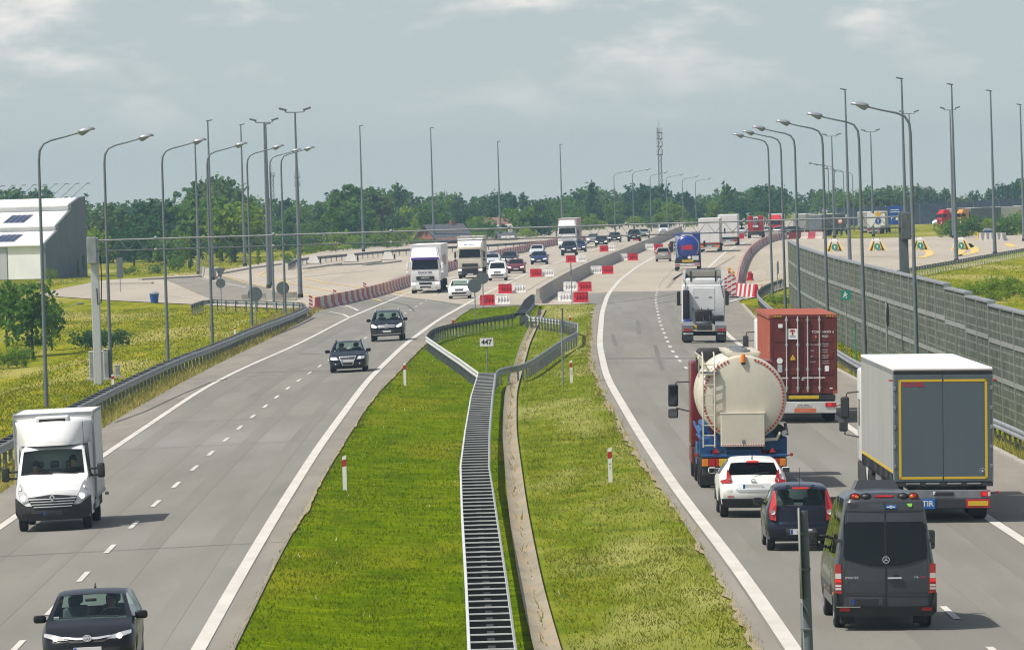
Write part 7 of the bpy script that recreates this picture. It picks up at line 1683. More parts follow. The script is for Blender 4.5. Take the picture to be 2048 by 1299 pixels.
# blue running gear
B(t, 'chassis_frame', -.5, .5, -.0, 10.2, .78, 1.15, 'chassis_blue', .02, 1); B(t, 'rear_beam', -1.24, 1.24, -.24, -.08, .92, 1.0, 'chassis_blue', .02, 2); B(t, 'light_bar', -1.22, 1.22, -.22, -.1, .62, .90, 'chassis', .02, 2); B(t, 'under_run_bar', -1.2, 1.2, -.2, -.05, .38, .58, 'chassis', .03, 2)
for sg in (-1, 1):
    for y, rr in ((1.15, .52), (2.5, .52), (5.4, .52), (8.3, .52)): big_wheel(t, sg * 1.07, y, rr, .34)
    B(t, 'wheel_guard', sg * 1.08 - .18, sg * 1.08 + .18, .35, .42, .95, 1.45, 'chassis_blue', .03, 2); B(t, 'wheel_guard', sg * 1.08 - .18, sg * 1.08 + .18, .4, 3.4, 1.42, 1.47, 'chassis_blue', .02, 1); B(t, 'side_skirt', sg * 1.2 - .02, sg * 1.2 + .02, 1.8, 1.95, .55, 1.3, 'chassis_blue', .01, 1); B(t, 'side_skirt', sg * 1.2 - .02, sg * 1.2 + .02, 3.2, 4.8, .55, 1.2, 'chassis_blue', .01, 1)
    for x0, x1, m in ((1.02, 1.20, 'amber'), (.82, 1.0, 'tail_red'), (.44, .72, 'tape_yellow'), (.72, .80, 'tape_red')): B(t, 'tail_light', min(sg * x0, sg * x1), max(sg * x0, sg * x1), -.245, -.21, .66, .87, m, .012, 1)
    MB().tube([(sg * 1.2, -.1, .95), (sg * 1.34, -.14, .97)], .015, 5).build('marker_stalk', 'black', t); MB().lathe([(0, -.03), (.05, -.02), (.05, .02), (0, .03)], 'y', (sg * 1.36, -.14, .98), 12).build('marker_lamp', 'tail_red', t, 50)
    for z0, z1 in ((1.15, 1.5),): MB().prism([(sg * .55, 1.1), (sg * 1.1, 1.1), (sg * .75, 1.75)], 'y', .2, .3).build('tank_saddle', 'chassis_blue', t)
    B(t, 'mud_flap', sg * 1.02 - .2, sg * 1.02 + .2, .28, .31, .1, .6, 'rubber', .01, 1)
    MB().prism([(sg * .72, 1.05), (sg * .90, 1.05), (sg * .81, 1.2)], 'y', -.26, -.25).build('reflector', 'tail_red', t)
for k, (x, z) in enumerate(((-1.05, 1.75), (-1.12, 1.58), (-.98, 1.56))): MB().cyl((x, 1.0, z), (x, 4.6, z), .10, .10, 12).build('hose_tube', 'chassis_blue', t, 50)
for x in (-1.2, -.95): MB().tube([(x, .5, 1.45), (x, 5.0, 1.62), (x, 6.5, 1.7)], .04, 6).build('pipe', 'chassis_blue', t, 50)
MB().cyl((1.02, .3, 1.62), (1.02, 1.4, 1.62), .2, .2, 14).build('blower', 'chassis', t, 50); MB().tube([(1.1, .1, 1.5), (1.25, -.02, 1.55), (1.2, .2, 1.85)], .045, 6).build('valve', 'black', t, 50); MB().cyl((1.18, .1, 1.58), (1.18, -.04, 1.58), .09, .09, 12).build('valve', 'galv', t, 50); MB().tube([(.6, 0, 1.4), (.95, .0, 1.42), (1.05, .1, 1.6)], .05, 6).build('pipe', 'tank_cream', t, 50)
B(t, 'cab', -1.24, 1.24, 7.9, 10.1, .9, 3.45, 'paint_maroon', .08, 3, 40); B(t, 'air_filter', -1.1, -.3, 7.5, 7.9, 3.1, 3.85, 'trim', .15, 4, 50); B(t, 'cab_skirt', -1.24, 1.24, 7.7, 10.1, .4, .9, 'paint_maroon', .05, 2)
for sg in (-1,):
    m = MB(); m.rbox(sg * 1.72 - .15, sg * 1.72 + .15, 9.6, 9.72, 2.05, 2.72, .05, 3); m.rbox(sg * 1.72 - .15, sg * 1.72 + .15, 9.6, 9.72, 1.70, 1.98, .05, 3); m.tube([(sg * 1.2, 9.5, 2.8), (sg * 1.62, 9.66, 2.78), (sg * 1.7, 9.66, 2.6)], .025, 5); m.tube([(sg * 1.2, 9.5, 1.9), (sg * 1.62, 9.66, 2.0)], .025, 5); m = m.build('mirror', 'trim', t, 50)
    B(m, 'mirror_glass', sg * 1.72 - .12, sg * 1.72 + .12, 9.59, 9.602, 2.1, 2.67, 'mirror_glass', .004, 1); B(m, 'mirror_glass', sg * 1.72 - .12, sg * 1.72 + .12, 9.59, 9.602, 1.73, 1.95, 'mirror_glass', .004, 1)
outgoing(t, Vector((6.50, 191.6, 0)), 1.15)
# --- white tractor unit without trailer
t = thing('tractor_unit', 'white tractor unit driving without a trailer, seen from behind', 'lorry')
b = MB(); b.prism([(2.2, 1.0), (4.35, 1.0), (4.4, 2.1), (4.2, 3.1), (2.2, 3.1)], 'x', -1.18, 1.18); b.build('cab', 'paint_white', t)
B(t, 'rear_wall', -1.17, 1.17, 2.12, 2.25, .98, 3.12, 'paint_white', .06, 3, 50); B(t, 'wall_panel', -.62, .62, 2.1, 2.14, 1.75, 2.95, 'paint_white', .02, 1)
for x in (-.38, .38): B(t, 'vent', x - .1, x + .1, 2.085, 2.11, 2.42, 2.46, 'black', .005, 1)
b = MB(); 
for sg in (-1, 1): b.add([(sg * 1.16, 2.2, 3.05), (sg * 1.16, 4.0, 3.05), (sg * 1.08, 3.4, 3.95), (sg * 1.08, 2.25, 3.98), (sg * 1.02, 2.2, 3.05), (sg * 1.02, 4.0, 3.05), (sg * .96, 3.4, 3.95), (sg * .96, 2.25, 3.98)], [(0, 1, 2, 3), (7, 6, 5, 4), (0, 4, 5, 1), (1, 5, 6, 2), (2, 6, 7, 3), (3, 7, 4, 0)])
b.add([(-1.08, 2.25, 3.98), (1.08, 2.25, 3.98), (1.05, 3.4, 3.95), (-1.05, 3.4, 3.95), (-1.08, 2.3, 3.86), (1.08, 2.3, 3.86), (1.05, 3.4, 3.84), (-1.05, 3.4, 3.84)], [(0, 1, 2, 3), (7, 6, 5, 4), (0, 4, 5, 1), (1, 5, 6, 2), (2, 6, 7, 3), (3, 7, 4, 0)]); b.build('roof_deflector', 'paint_white', t)
B(t, 'deflector_front', -1.0, 1.0, 3.5, 3.6, 3.1, 3.9, 'tarp_cream', .02, 1); B(t, 'cab_roof', -1.0, 1.0, 2.2, 4.0, 3.08, 3.5, 'paint_white', .1, 3, 50)
for x in (-.68, .68): MB().tube([(x, 2.22, 3.3), (x, 2.18, 3.88)], .045, 6).build('strut', 'black', t)
B(t, 'exhaust_stack', -1.14, -.78, 1.75, 2.1, 1.2, 2.85, 'black', .06, 3, 50); B(t, 'battery_cover', -.45, .45, 1.55, 2.1, 1.0, 1.75, 'black', .08, 3, 50); B(t, 'tool_box', .55, 1.1, 1.6, 2.1, .95, 1.45, 'black', .05, 2, 50); B(t, 'blue_tank', -1.1, -.68, 1.35, 1.75, 1.02, 1.25, 'tank_blue', .06, 2, 50)
for x in (-.6, -.15, .2): MB().tube([(x, 2.0, 1.7), (x + .05, 1.85, 1.85), (x + .1, 1.6, 1.5), (x + .15, 1.2, 1.15)], .022, 5).build('air_hose', 'trim', t, 50)
B(t, 'chassis_frame', -.42, .42, -1.2, 4.2, .70, 1.0, 'chassis', .02, 1); MB().lathe([(.12, 0), (.45, 0), (.45, .1), (.12, .1)], 'z', (0, .1, 1.05), 20).build('fifth_wheel', 'steel_grey', t, 50); B(t, 'axle_beam', -.7, .7, -.15, .15, .38, .62, 'chassis', .08, 2, 50)
for sg in (-1, 1):
    big_wheel(t, sg * .92, .0, .5, .5); big_wheel(t, sg * 1.02, 3.5, .5, .32)
    b = MB(); q = [(.68 * math.cos(a), .5 + .66 * math.sin(a)) for a in [k * PI / 10 for k in range(11)]]; q += [(.63 * math.cos(a), .5 + .61 * math.sin(a)) for a in [k * PI / 10 for k in range(10, -1, -1)]]; b.prism(q, 'x', sg * .60, sg * 1.20); b.build('wheel_guard', 'steel_grey', t)
    B(t, 'mud_flap', sg * .90 - .29, sg * .90 + .29, -.72, -.68, .12, .66, 'chassis', .01, 1); B(t, 'lamp_carrier', sg * .90 - .29, sg * .90 + .29, -.76, -.68, .62, .98, 'steel_grey', .02, 1)
    MB().prism([(sg * .68, .74), (sg * 1.12, .80), (sg * 1.12, .66), (sg * .90, .62), (sg * .72, .68)], 'y', -.79, -.755).build('tail_light', 'tail_red', t)
    m = MB(); m.rbox(sg * 1.34 - .1, sg * 1.34 + .1, 4.05, 4.2, 1.95, 2.75, .06, 3); m.tube([(sg * 1.15, 4.1, 2.0), (sg * 1.3, 4.12, 2.0)], .03, 5); m = m.build('mirror', 'trim', t, 50); B(m, 'mirror_glass', sg * 1.34 - .08, sg * 1.34 + .08, 4.04, 4.055, 2.0, 2.7, 'mirror_glass', .004, 1)
    MB().tube([(sg * 1.1, 2.1, 3.4), (sg * .95, 2.08, 3.2), (sg * 1.12, 2.08, 2.4)], .02, 5).build('cable', 'trim', t)
text('MAN', .13, 'lettering_white', t, (.9, -.735, .50), bold=.02, sx=1.3); B(t, 'licence_plate', -1.15, -.62, -.74, -.72, .46, .56, 'plate_white', .004, 1); B(t, 'yellow_coupling', -.6, -.34, -.4, -.2, .72, .95, 'tape_yellow', .05, 2)
outgoing(t, Vector((10.5, 364.0, 0)), 0)
# --- oncoming lorries
t = thing('curtain_lorry', 'white oncoming lorry with purple sun visor and lettered front', 'lorry')
front_cab(t, 0, 'paint_white', visor='purple', mirr='paint_white', lamps='beam_soft'); text('FRACHTER', .24, 'lettering_dark', t, (0, .03, 1.72), (PI / 2, 0, PI), bold=.03); text('MAN', .2, 'chrome', t, (0, .075, 1.28), (PI / 2, 0, PI), bold=.02, sx=1.5); B(t, 'grille_bow', -1.1, 1.1, .03, .06, 1.0, 1.035, 'trim', .01, 1)
box_body(t, -16.3, -2.6, 'tarp_white')
for sg in (-1, 1):
    for y in (-4.4, -12, -13.3, -14.6): big_wheel(t, sg * 1.05, y)
    B(t, 'side_stripe', sg * 1.262 - .006, sg * 1.262 + .006, -12, -5, 2.2, 3.1, 'tarp_pink', .004, 1)
oncoming(t, (853, 586), -1.35)
t = thing('box_lorry', 'cream oncoming box lorry with tall roof wedge left of the small white van', 'lorry')
front_cab(t, 0, 'paint_cream', tall=False, W=2.3, bumper='trim', lamps='beam_soft')
b = MB(); b.add([(-1.0, -.3, 3.0), (1.0, -.3, 3.0), (1.2, -1.9, 3.75), (-1.2, -1.9, 3.75), (-1.15, -1.9, 3.0), (1.15, -1.9, 3.0)], [(0, 1, 2, 3), (0, 3, 4), (1, 5, 2), (4, 3, 2, 5), (0, 4, 5, 1)]); b.build('roof_wedge', 'cover_white', t); o = text('Jan Mazur', .26, 'lettering_dark', t, (0, -.72, 3.24), (PI / 2 - .45, 0, PI), bold=.02)
o.rotation_euler = (PI / 2 - 1.1 + .0, 0, PI); o.location = (0, -.70, 3.225)
box_body(t, -9.5, -2.3, 'tarp_cream', z0=1.0, z1=3.95, roof='tarp_cream')
for sg in (-1, 1): big_wheel(t, sg * 1.0, -7.4, .5, .5)
oncoming(t, (942, 556.5), -1.35)
t = thing('curtain_lorry', 'distant white oncoming lorry with pinkish brown curtain side', 'lorry')
front_cab(t, 0, 'paint_white', grille='paint_pale'); box_body(t, -16.3, -2.6, 'tarp_pink', roof='tarp_cream')
for sg in (-1, 1):
    for y in (-4.4, -12, -13.3): big_wheel(t, sg * 1.05, y)
oncoming(t, (1136, 497), -1.35)
# --- blue tanker
t = thing('tanker_lorry', 'blue tanker trailer lorry with round shiny end and side ladder', 'lorry'); zc, R = 2.28, 1.12
MB().lathe([(0, -.2), (R * .4, -.17), (R * .75, -.08), (R * .95, .04), (R, .15)], 'y', (0, 0, zc), 40).build('tank_end', 'tank_blue', t, 40); MB().lathe([(R * 1.0, .1), (R * 1.03, .12), (R * 1.03, .22), (R, .24)], 'y', (0, 0, zc), 40).build('tank_ring', 'chrome', t, 40); MB().lathe([(R, .2), (R, 11.5), (R * .8, 11.9), (0, 12)], 'y', (0, 0, zc), 40).build('tank', 'tank_blue', t, 40)
MB().prism([(-.5, 2.02), (.52, 2.02), (.52, 2.45), (.3, 2.5), (-.5, 2.42)], 'y', -.215, -.20).build('decal', 'sticker_red', t)
l = MB()
for x in (-1.2, -.9): l.tube([(x, -.2, 1.3), (x - .08, -.2, 2.3), (x, -.2, 3.2), (x + .3, .2, 3.4)], .03, 5)
for k in range(6): l.cyl((-1.24, -.2, 1.4 + .3 * k), (-.92, -.2, 1.4 + .3 * k), .022, .022, 5)
l.build('ladder', 'chrome', t, 50); B(t, 'top_box', -.55, .55, 1.0, 3.5, 3.35, 3.6, 'galv_light', .03); B(t, 'top_box', -1.05, -.7, .8, 3, 3.0, 3.3, 'galv_light', .03); B(t, 'hose_cabinet', .45, 1.1, -.15, .1, 1.0, 1.4, 'galv_light', .03); B(t, 'orange_plate', -.5, .58, -.26, -.22, .84, 1.04, 'tape_yellow', .01); MB().prism([(.0, 1.28), (.2, 1.45), (.4, 1.28), (.2, 1.1)], 'y', -.24, -.22).build('hazard_sign', 'sign_white', t)
B(t, 'bumper', -1.22, 1.22, -.2, -.05, .42, .70, 'galv_light', .03); rear_lights(t, -.2, .52, .68, 1.2, 'tail_red', 'galv_light', .5); B(t, 'licence_plate', -.1, .42, -.24, -.21, .5, .62, 'plate_white', .005, 1); B(t, 'chassis_frame', -.6, .6, .1, 12, .8, 1.2, 'chassis', .02, 1); B(t, 'rear_frame', -1.15, 1.15, -.1, .1, .72, 1.18, 'chassis', .02, 1)
B(t, 'cab', -1.22, 1.22, 12.4, 14.7, .9, 3.6, 'tank_blue', .08, 3, 40)
for sg in (-1, 1):
    for y in (1.3, 2.6, 3.9, 11.4, 13.9): big_wheel(t, sg * 1.05, y)
    m = MB(); m.rbox(sg * 1.6 - .1, sg * 1.6 + .1, 14.2, 14.3, 2.1, 2.7, .04, 2); m.build('mirror', 'trim', t)
outgoing(t, (1375.5, 541), 1.1)
# --- two curtain lorries ahead of it
def rear_lorry(label, px, m, door, lamp, L=13.6, cab='paint_white', H=3.98, name='curtain_lorry', yaw=0, fn=AX, roof='tarp_white'):
    t = thing(name, label, 'lorry'); box_body(t, 0, L, m, z1=H, roof=roof)
    for sg in (-1, 1): B(t, 'rear_door', .01 if sg > 0 else -1.2, 1.2 if sg > 0 else -.01, -.03, .02, 1.16, H - .12, door, .01, 1)
    B(t, 'rear_frame', -1.26, 1.26, -.02, .04, H - .12, H - .02, m, .01, 1); rear_lights(t, 0, .55, .86, 1.2, lamp, 'steel_grey', .5); B(t, 'under_run_bar', -1.15, 1.15, -.03, .08, .38, .52, 'galv_light', .02, 1); B(t, 'licence_plate', -.26, .26, -.05, -.02, .62, .74, 'plate_white', .004, 1); B(t, 'sill', -1.25, 1.25, -.03, .04, .98, 1.14, 'corten' if lamp == 'amber' else 'chassis', .01, 1)
    B(t, 'cab', -1.22, 1.22, L + .4, L + 2.6, .9, 3.7, cab, .08, 3, 40)
    for sg in (-1, 1):
        for y in (1.8, 3.1, 4.4, L - 2.2, L + 1.5): big_wheel(t, sg * 1.05, y)
        m_ = MB(); m_.rbox(sg * 1.55 - .1, sg * 1.55 + .1, L + 2.2, L + 2.3, 2.0, 2.7, .04, 2); m_.build('mirror', 'trim', t)
    outgoing(t, px, 1.8, fn, yaw)
    if yaw: t.scale = (.78, .78, .78)
    return t
rear_lorry('white lorry with orange rear lamps ahead of the blue tanker', (1420, 504), 'tarp_cream', 'tarp_white', 'amber')
t = rear_lorry('white lorry farther ahead with a small yellow door sticker', (1457, 491.5), 'tarp_white', 'tarp_white', 'tail_red'); B(t, 'sticker', .55, .75, -.04, -.03, 1.5, 2.0, 'tape_yellow', .003, 1)
# --- red recovery lorry and the far queue
t = thing('recovery_lorry', 'red recovery lorry ahead of the white lorries', 'lorry'); B(t, 'body', -1.1, 1.1, 0, 5, .8, 2.3, 'paint_red', .1, 3, 40); B(t, 'body', -1.1, -.35, 0, 3.5, 2.2, 3.2, 'paint_red', .12, 3, 40); B(t, 'body', .35, 1.1, 0, 3.5, 2.2, 3.2, 'paint_red', .12, 3, 40); B(t, 'crane', -.25, .25, -.3, 3, 1.7, 2.9, 'galv_dark', .05); B(t, 'crane_foot', -.4, .4, -.5, .0, 1.55, 1.85, 'galv_light', .03); B(t, 'bumper', -1.1, 1.1, -.05, .1, .45, .8, 'chassis', .03); rear_lights(t, 0, .85, 1.0, 1.1, 'tail_red', 'paint_red', .4); B(t, 'cab', -1.15, 1.15, 5.2, 7.2, .9, 3.0, 'paint_white', .1, 3, 40)
MB().tube([(1.0, 1, 3.0), (1.4, 2.5, 2.8), (2.2, 4.0, 1.6)], .12, 6).build('boom', 'galv_light', t)
for sg in (-1, 1):
    for y in (1.4, 6.2): big_wheel(t, sg * .98, y, .48, .4)
outgoing(t, (1512, 476), 1.2)
t = thing('curtain_lorry', 'bright red lorry seen above the barrier row beyond the red recovery lorry', 'lorry'); front_cab(t, 0, 'paint_brightred'); box_body(t, -10, -2.6, 'tarp_white'); oncoming(t, (1551, 470.5), -1.3, turn=-.05); t.scale = (.8, .8, .8)
rear_lorry('distant grey box lorry in the queue left of the dark trailer', (1604, 470), 'tarp_cream', 'tarp_grey', 'tail_red', 12, yaw=-.16)
rear_lorry('distant dark grey trailer in the queue with an orange rear lamp', (1640, 472), 'wall_dark', 'wall_dark', 'amber', 13.6, yaw=-.32)
rear_lorry('distant white box lorry in the queue behind the arrow board', (1736, 465), 'tarp_white', 'tarp_grey', 'tail_red', 11, yaw=-.3)
rear_lorry('distant pale lorry in the queue just left of the arrow board', (1752, 467), 'tarp_cream', 'tarp_white', 'tail_red', 11, yaw=-.15)
def far_front(label, px, cab, body, L=8, turn=-1.05):
    t = thing('curtain_lorry', label, 'lorry'); front_cab(t, 0, cab); box_body(t, -2.6 - L, -2.6, body)
    for sg in (-1, 1):
        for y in (-7, -8.3): big_wheel(t, sg * 1.05, y)
    oncoming(t, px, -1.3, turn=turn); t.scale = (.70, .70, .70); return t
far_front('red lorry with grey trailer before the dark far wall', (1893, 452), 'paint_brightred', 'tarp_grey'); far_front('orange lorry with brown trailer before the dark far wall', (1931, 451), 'paint_orange', 'wall_dark')
far_front('white lorry just above the bushes near the right edge', (1981, 449), 'tarp_white', 'tarp_white'); far_front('pale grey lorry above the bushes at the far right', (2027, 446), 'tarp_cream', 'tarp_grey')
far_front('pinkish red lorry half cut by the right edge', (2060, 442), 'paint_brightred', 'tarp_pink')
# ---------------------------------------------------------------- vegetation
def leaf_mat(name, dark, light, trans=.25, spread=.5):
    m = bpy.data.materials.new(name); m.use_nodes = True; n, l = m.node_tree.nodes, m.node_tree.links; b = n['Principled BSDF']; b.inputs['Roughness'].default_value = .8; b.inputs['Specular IOR Level'].default_value = .06
    oi = n.new('ShaderNodeObjectInfo'); ge = n.new('ShaderNodeNewGeometry'); no = n.new('ShaderNodeTexNoise'); no.inputs['Scale'].default_value = .9; no.inputs['Detail'].default_value = 5
    l.new(ge.outputs['Position'], no.inputs['Vector'])
    ad = n.new('ShaderNodeMath'); ad.operation = 'MULTIPLY_ADD'; ad.inputs[1].default_value = spread; l.new(oi.outputs['Random'], ad.inputs[0])
    mr = n.new('ShaderNodeMapRange'); mr.inputs['From Min'].default_value = .32; mr.inputs['From Max'].default_value = .68; mr.inputs['To Max'].default_value = 1 - spread; l.new(no.outputs['Fac'], mr.inputs['Value']); l.new(mr.outputs[0], ad.inputs[2])
    mx = n.new('ShaderNodeMix'); mx.data_type = 'RGBA'; mx.inputs['A'].default_value = (*dark, 1); mx.inputs['B'].default_value = (*light, 1); l.new(ad.outputs[0], mx.inputs['Factor'])
    l.new(mx.outputs['Result'], b.inputs['Base Color'])
    tr = n.new('ShaderNodeBsdfTranslucent'); l.new(mx.outputs['Result'], tr.inputs['Color']); ms = n.new('ShaderNodeMixShader'); ms.inputs[0].default_value = trans
    l.new(b.outputs[0], ms.inputs[1]); l.new(tr.outputs[0], ms.inputs[2]); l.new(ms.outputs[0], n['Material Output'].inputs['Surface']); MATS[name] = m
leaf_mat('leaf_dark', (0.028, 0.09, 0.034), (0.07, 0.17, 0.05), .4); leaf_mat('leaf_mid', (0.07, 0.165, 0.026), (0.165, 0.30, 0.045), .45); leaf_mat('leaf_bright', (0.13, 0.235, 0.014), (0.30, 0.41, 0.03), .45); leaf_mat('leaf_grey', (0.085, 0.15, 0.055), (0.18, 0.26, 0.10), .4); leaf_mat('leaf_fir', (0.012, 0.034, 0.022), (0.024, 0.055, 0.032))
leaf_mat('blade', (0.078, 0.135, 0.0), (0.18, 0.225, 0.002), .45, .0); leaf_mat('blade_dry', (0.24, 0.26, 0.04), (0.56, 0.46, 0.17), .45, .0)
mat('bark', (0.075, 0.06, 0.045), .95, vary=.3, vscale=5)
def leaf_cloud(seed, lobes, n, size, flat=.0, edge=.75):
    """leaf-sized quads through the volume of several lobes (cx, cy, cz, rx, ry, rz), most of them near the lobes' surface, in clumps"""
    rg = np.random.default_rng(seed); vol = np.array([l[3] * l[4] * l[5] for l in lobes]) ** .7; cnt = np.maximum(1, (n * vol / vol.sum()).astype(int))
    C = []
    for (cx, cy, cz, rx, ry, rz), k in zip(lobes, cnt):
        nc = max(3, k // 9); d = rg.normal(size=(nc, 3)); d /= np.linalg.norm(d, axis=1)[:, None]
        rad = edge + (1 - edge) * rg.random(nc) ** .5; rad *= 1 + .14 * rg.normal(size=nc)
        cen = d * rad[:, None] * np.array([rx, ry, rz]) + np.array([cx, cy, cz])
        p = cen[rg.integers(0, nc, k)] + rg.normal(size=(k, 3)) * np.array([rx, ry, rz]) * .13
        C.append(p)
    P = np.concatenate(C); m = len(P)
    a = rg.normal(size=(m, 3)); a[:, 2] *= .6; a /= np.linalg.norm(a, axis=1)[:, None]; t = rg.normal(size=(m, 3)); b = np.cross(a, t); b /= np.linalg.norm(b, axis=1)[:, None]
    s = size * (.6 + .8 * rg.random(m))[:, None]
    V = np.concatenate([P - a * s, P + b * s * .55, P + a * s, P - b * s * .55]).reshape(4, m, 3).transpose(1, 0, 2).reshape(-1, 3)
    return V, m
def quads_obj(name, V, m, material, k=4):
    me = bpy.data.meshes.new(name); me.vertices.add(len(V)); me.vertices.foreach_set('co', V.astype(np.float32).ravel())
    me.loops.add(m * k); me.loops.foreach_set('vertex_index', np.arange(m * k, dtype=np.int32)); me.polygons.add(m); me.polygons.foreach_set('loop_start', np.arange(0, m * k, k, dtype=np.int32)); me.polygons.foreach_set('loop_total', np.full(m, k, dtype=np.int32))
    me.update(); me.validate(); me.materials.append(MATS[material]); o = bpy.data.objects.new(name, me); COL.objects.link(o); return o
def lobes_for(kind, seed):
    r = random.Random(seed); L = []
    if kind == 'round':
        L = [(0, 0, .58, .33, .33, .36)] + [(.26 * math.cos(a), .26 * math.sin(a), r.uniform(.34, .78), r.uniform(.15, .24), r.uniform(.15, .24), r.uniform(.12, .22)) for a in [r.uniform(0, 6.28) for _ in range(10)]]
    elif kind == 'broad':
        L = [(r.uniform(-.4, .4), r.uniform(-.3, .3), r.uniform(.25, .82), r.uniform(.16, .28), r.uniform(.16, .26), r.uniform(.13, .22)) for _ in range(15)] + [(0, 0, .4, .45, .4, .3)]
    elif kind == 'tall':
        L = [(.10 * math.cos(a) * (1.3 - z), .10 * math.sin(a) * (1.3 - z), z, r.uniform(.08, .18), r.uniform(.08, .18), r.uniform(.1, .18)) for z, a in [(r.uniform(.2, .93), r.uniform(0, 6.28)) for _ in range(14)]]
    elif kind == 'airy':
        L = [(r.uniform(-.34, .34), r.uniform(-.3, .3), r.uniform(.3, .9), r.uniform(.08, .16), r.uniform(.08, .16), r.uniform(.06, .13)) for _ in range(24)]
    elif kind == 'fir':
        L = [(0, 0, .12 + .8 * k / 9, .22 * (1 - k / 10.5) + .02, .22 * (1 - k / 10.5) + .02, .05) for k in range(10)]
    elif kind == 'bush':
        L = [(r.uniform(-.5, .5), r.uniform(-.4, .4), r.uniform(.2, .62), r.uniform(.2, .34), r.uniform(.2, .32), r.uniform(.2, .36)) for _ in range(10)]
    return L
CR = {}
def crown_mesh(kind, mt, seed, n=1700, size=.042):
    k = (kind, mt, seed)
    if k not in CR:
        V, m = leaf_cloud(seed, lobes_for(kind, seed), n, size, edge=.62 if kind != 'airy' else .4); o = quads_obj('crown', V, m, mt); CR[k] = o.data; bpy.data.objects.remove(o)
    return CR[k]
TRK = {}
def trunk_mesh(kind):
    if kind not in TRK:
        b = MB(); b.tube([(0, 0, -.03), (.01, 0, .2), (-.01, .01, .5), (.01, 0, .8)], [.026, .02, .013, .004], 7)
        for a, z in ((.3, .3), (2.2, .38), (4.2, .34), (1.2, .5), (3.2, .56), (5.3, .48)): b.tube([(0, 0, z), (.12 * math.cos(a), .12 * math.sin(a), z + .1), (.24 * math.cos(a), .24 * math.sin(a), z + .24)], [.012, .008, .003], 5)
        o = b.build('trunk', 'bark', None, 60); TRK[kind] = o.data; bpy.data.objects.remove(o)
    return TRK[kind]
def plant(name, label, cat, pos, h, w, kind, mt, seed, group=None, trunk=True, n=1700, size=.042, rz=None):
    t = thing(name, label, cat, pos, rz if rz is not None else (seed * 1.7) % 6.28, group)
    for nm, me in (('crown', crown_mesh(kind, mt, seed % 4, n, size)),) + ((('trunk', trunk_mesh('a')),) if trunk else ()):
        o = bpy.data.objects.new(nm, me); COL.objects.link(o); o.parent = t; o.scale = (w, w, h)
    return t
TOP = [(-80, 372), (0, 372), (60, 380), (180, 400), (220, 400), (258, 415), (290, 396), (330, 392), (362, 415), (385, 366), (430, 355), (470, 372), (505, 386), (530, 402), (560, 394), (600, 398), (650, 396), (690, 362), (720, 382), (760, 372), (800, 374), (850, 390), (900, 380), (960, 388), (1000, 382), (1050, 394), (1100, 392), (1140, 388), (1180, 366), (1212, 392), (1240, 378), (1300, 362), (1350, 384), (1400, 392), (1450, 366), (1490, 374), (1540, 364), (1572, 386), (1600, 397), (1630, 376), (1680, 380), (1750, 374), (1800, 370), (1840, 364), (1880, 380), (1920, 388), (1960, 376), (2000, 366), (2048, 348), (2150, 340)]
def top_y(x): return float(np.interp(x, [a for a, _ in TOP], [b for _, b in TOP]))
def z_at(px, py, Y):
    dx, dy = px - 1024.0, py - 649.5; v = dx * math.sin(ROLL) + dy * math.cos(ROLL); cp, sp = math.cos(PITCH), math.sin(PITCH)
    return CAM_H + Y * (-F_PX * sp - v * cp) / (F_PX * cp - v * sp)
def x_at(px, py, Y): return ((px - 1024.0) * math.cos(ROLL) - (py - 649.5) * math.sin(ROLL)) / F_PX * Y
rr = random.Random(5); ntree = 0
BELT = [('dark', 'dark green tree in the belt beyond the motorway'), ('mid', 'mid green tree in the belt beyond the motorway'), ('grey', 'greyish green tree in the belt beyond the motorway'), ('bright', 'bright green young tree along the foot of the tree belt')]
def belt_tree(px, Y, hfrac, kinds, mats, wob, label=None, wfac=None, jit=6):
    global ntree
    ty = top_y(px) + rr.uniform(-jit, jit * 1.4); X = x_at(px, ty, Y); zb_ = hz(X, Y); zt2 = z_at(px, ty, Y); h = max(1.2, (zt2 - zb_) * hfrac)
    mt = rr.choice(mats); k = rr.choice(kinds); key = mt.split('_')[1]
    w = h * (wfac or rr.uniform(.75, 1.15)) * (1.0 if k not in ('tall', 'fir') else 1.1)
    lb = dict(BELT).get(key, 'dark conical fir in the belt beyond the motorway'); g = 'trees in the belt: ' + key
    ntree += 1
    return plant('tree', label or lb, 'tree', Vector((X, Y, zb_ - .1)), h, w, k, mt, ntree, None if label else g)
x = -70
while x < 2140:
    far = 1180 if x < 600 else 1330 if x < 1150 else 1480
    belt_tree(x + rr.uniform(-6, 6), far + rr.uniform(-40, 120), 1.0, ('round', 'broad', 'broad', 'tall', 'airy'), ('leaf_dark', 'leaf_mid', 'leaf_mid', 'leaf_grey'), 0); x += rr.uniform(15, 27)
x = -60
while x < 2140:
    near = 850 if x < 480 else 1010 if x < 760 else 1110 if x < 1100 else 1260
    if not (1560 < x < 2140): belt_tree(x + rr.uniform(-8, 8), near + rr.uniform(-25, 60), rr.uniform(.48, .84), ('round', 'broad', 'bush'), ('leaf_dark', 'leaf_dark', 'leaf_mid', 'leaf_mid', 'leaf_bright'), 0)
    x += rr.uniform(20, 34)
x = 560
while x < 1560:
    near = 985 if x < 760 else 1085 if x < 1060 else 1215
    belt_tree(x + rr.uniform(-8, 8), near + rr.uniform(-20, 25), rr.uniform(.25, .42), ('bush', 'round'), ('leaf_mid', 'leaf_bright', 'leaf_dark'), 0, wfac=1.3); x += rr.uniform(17, 30)
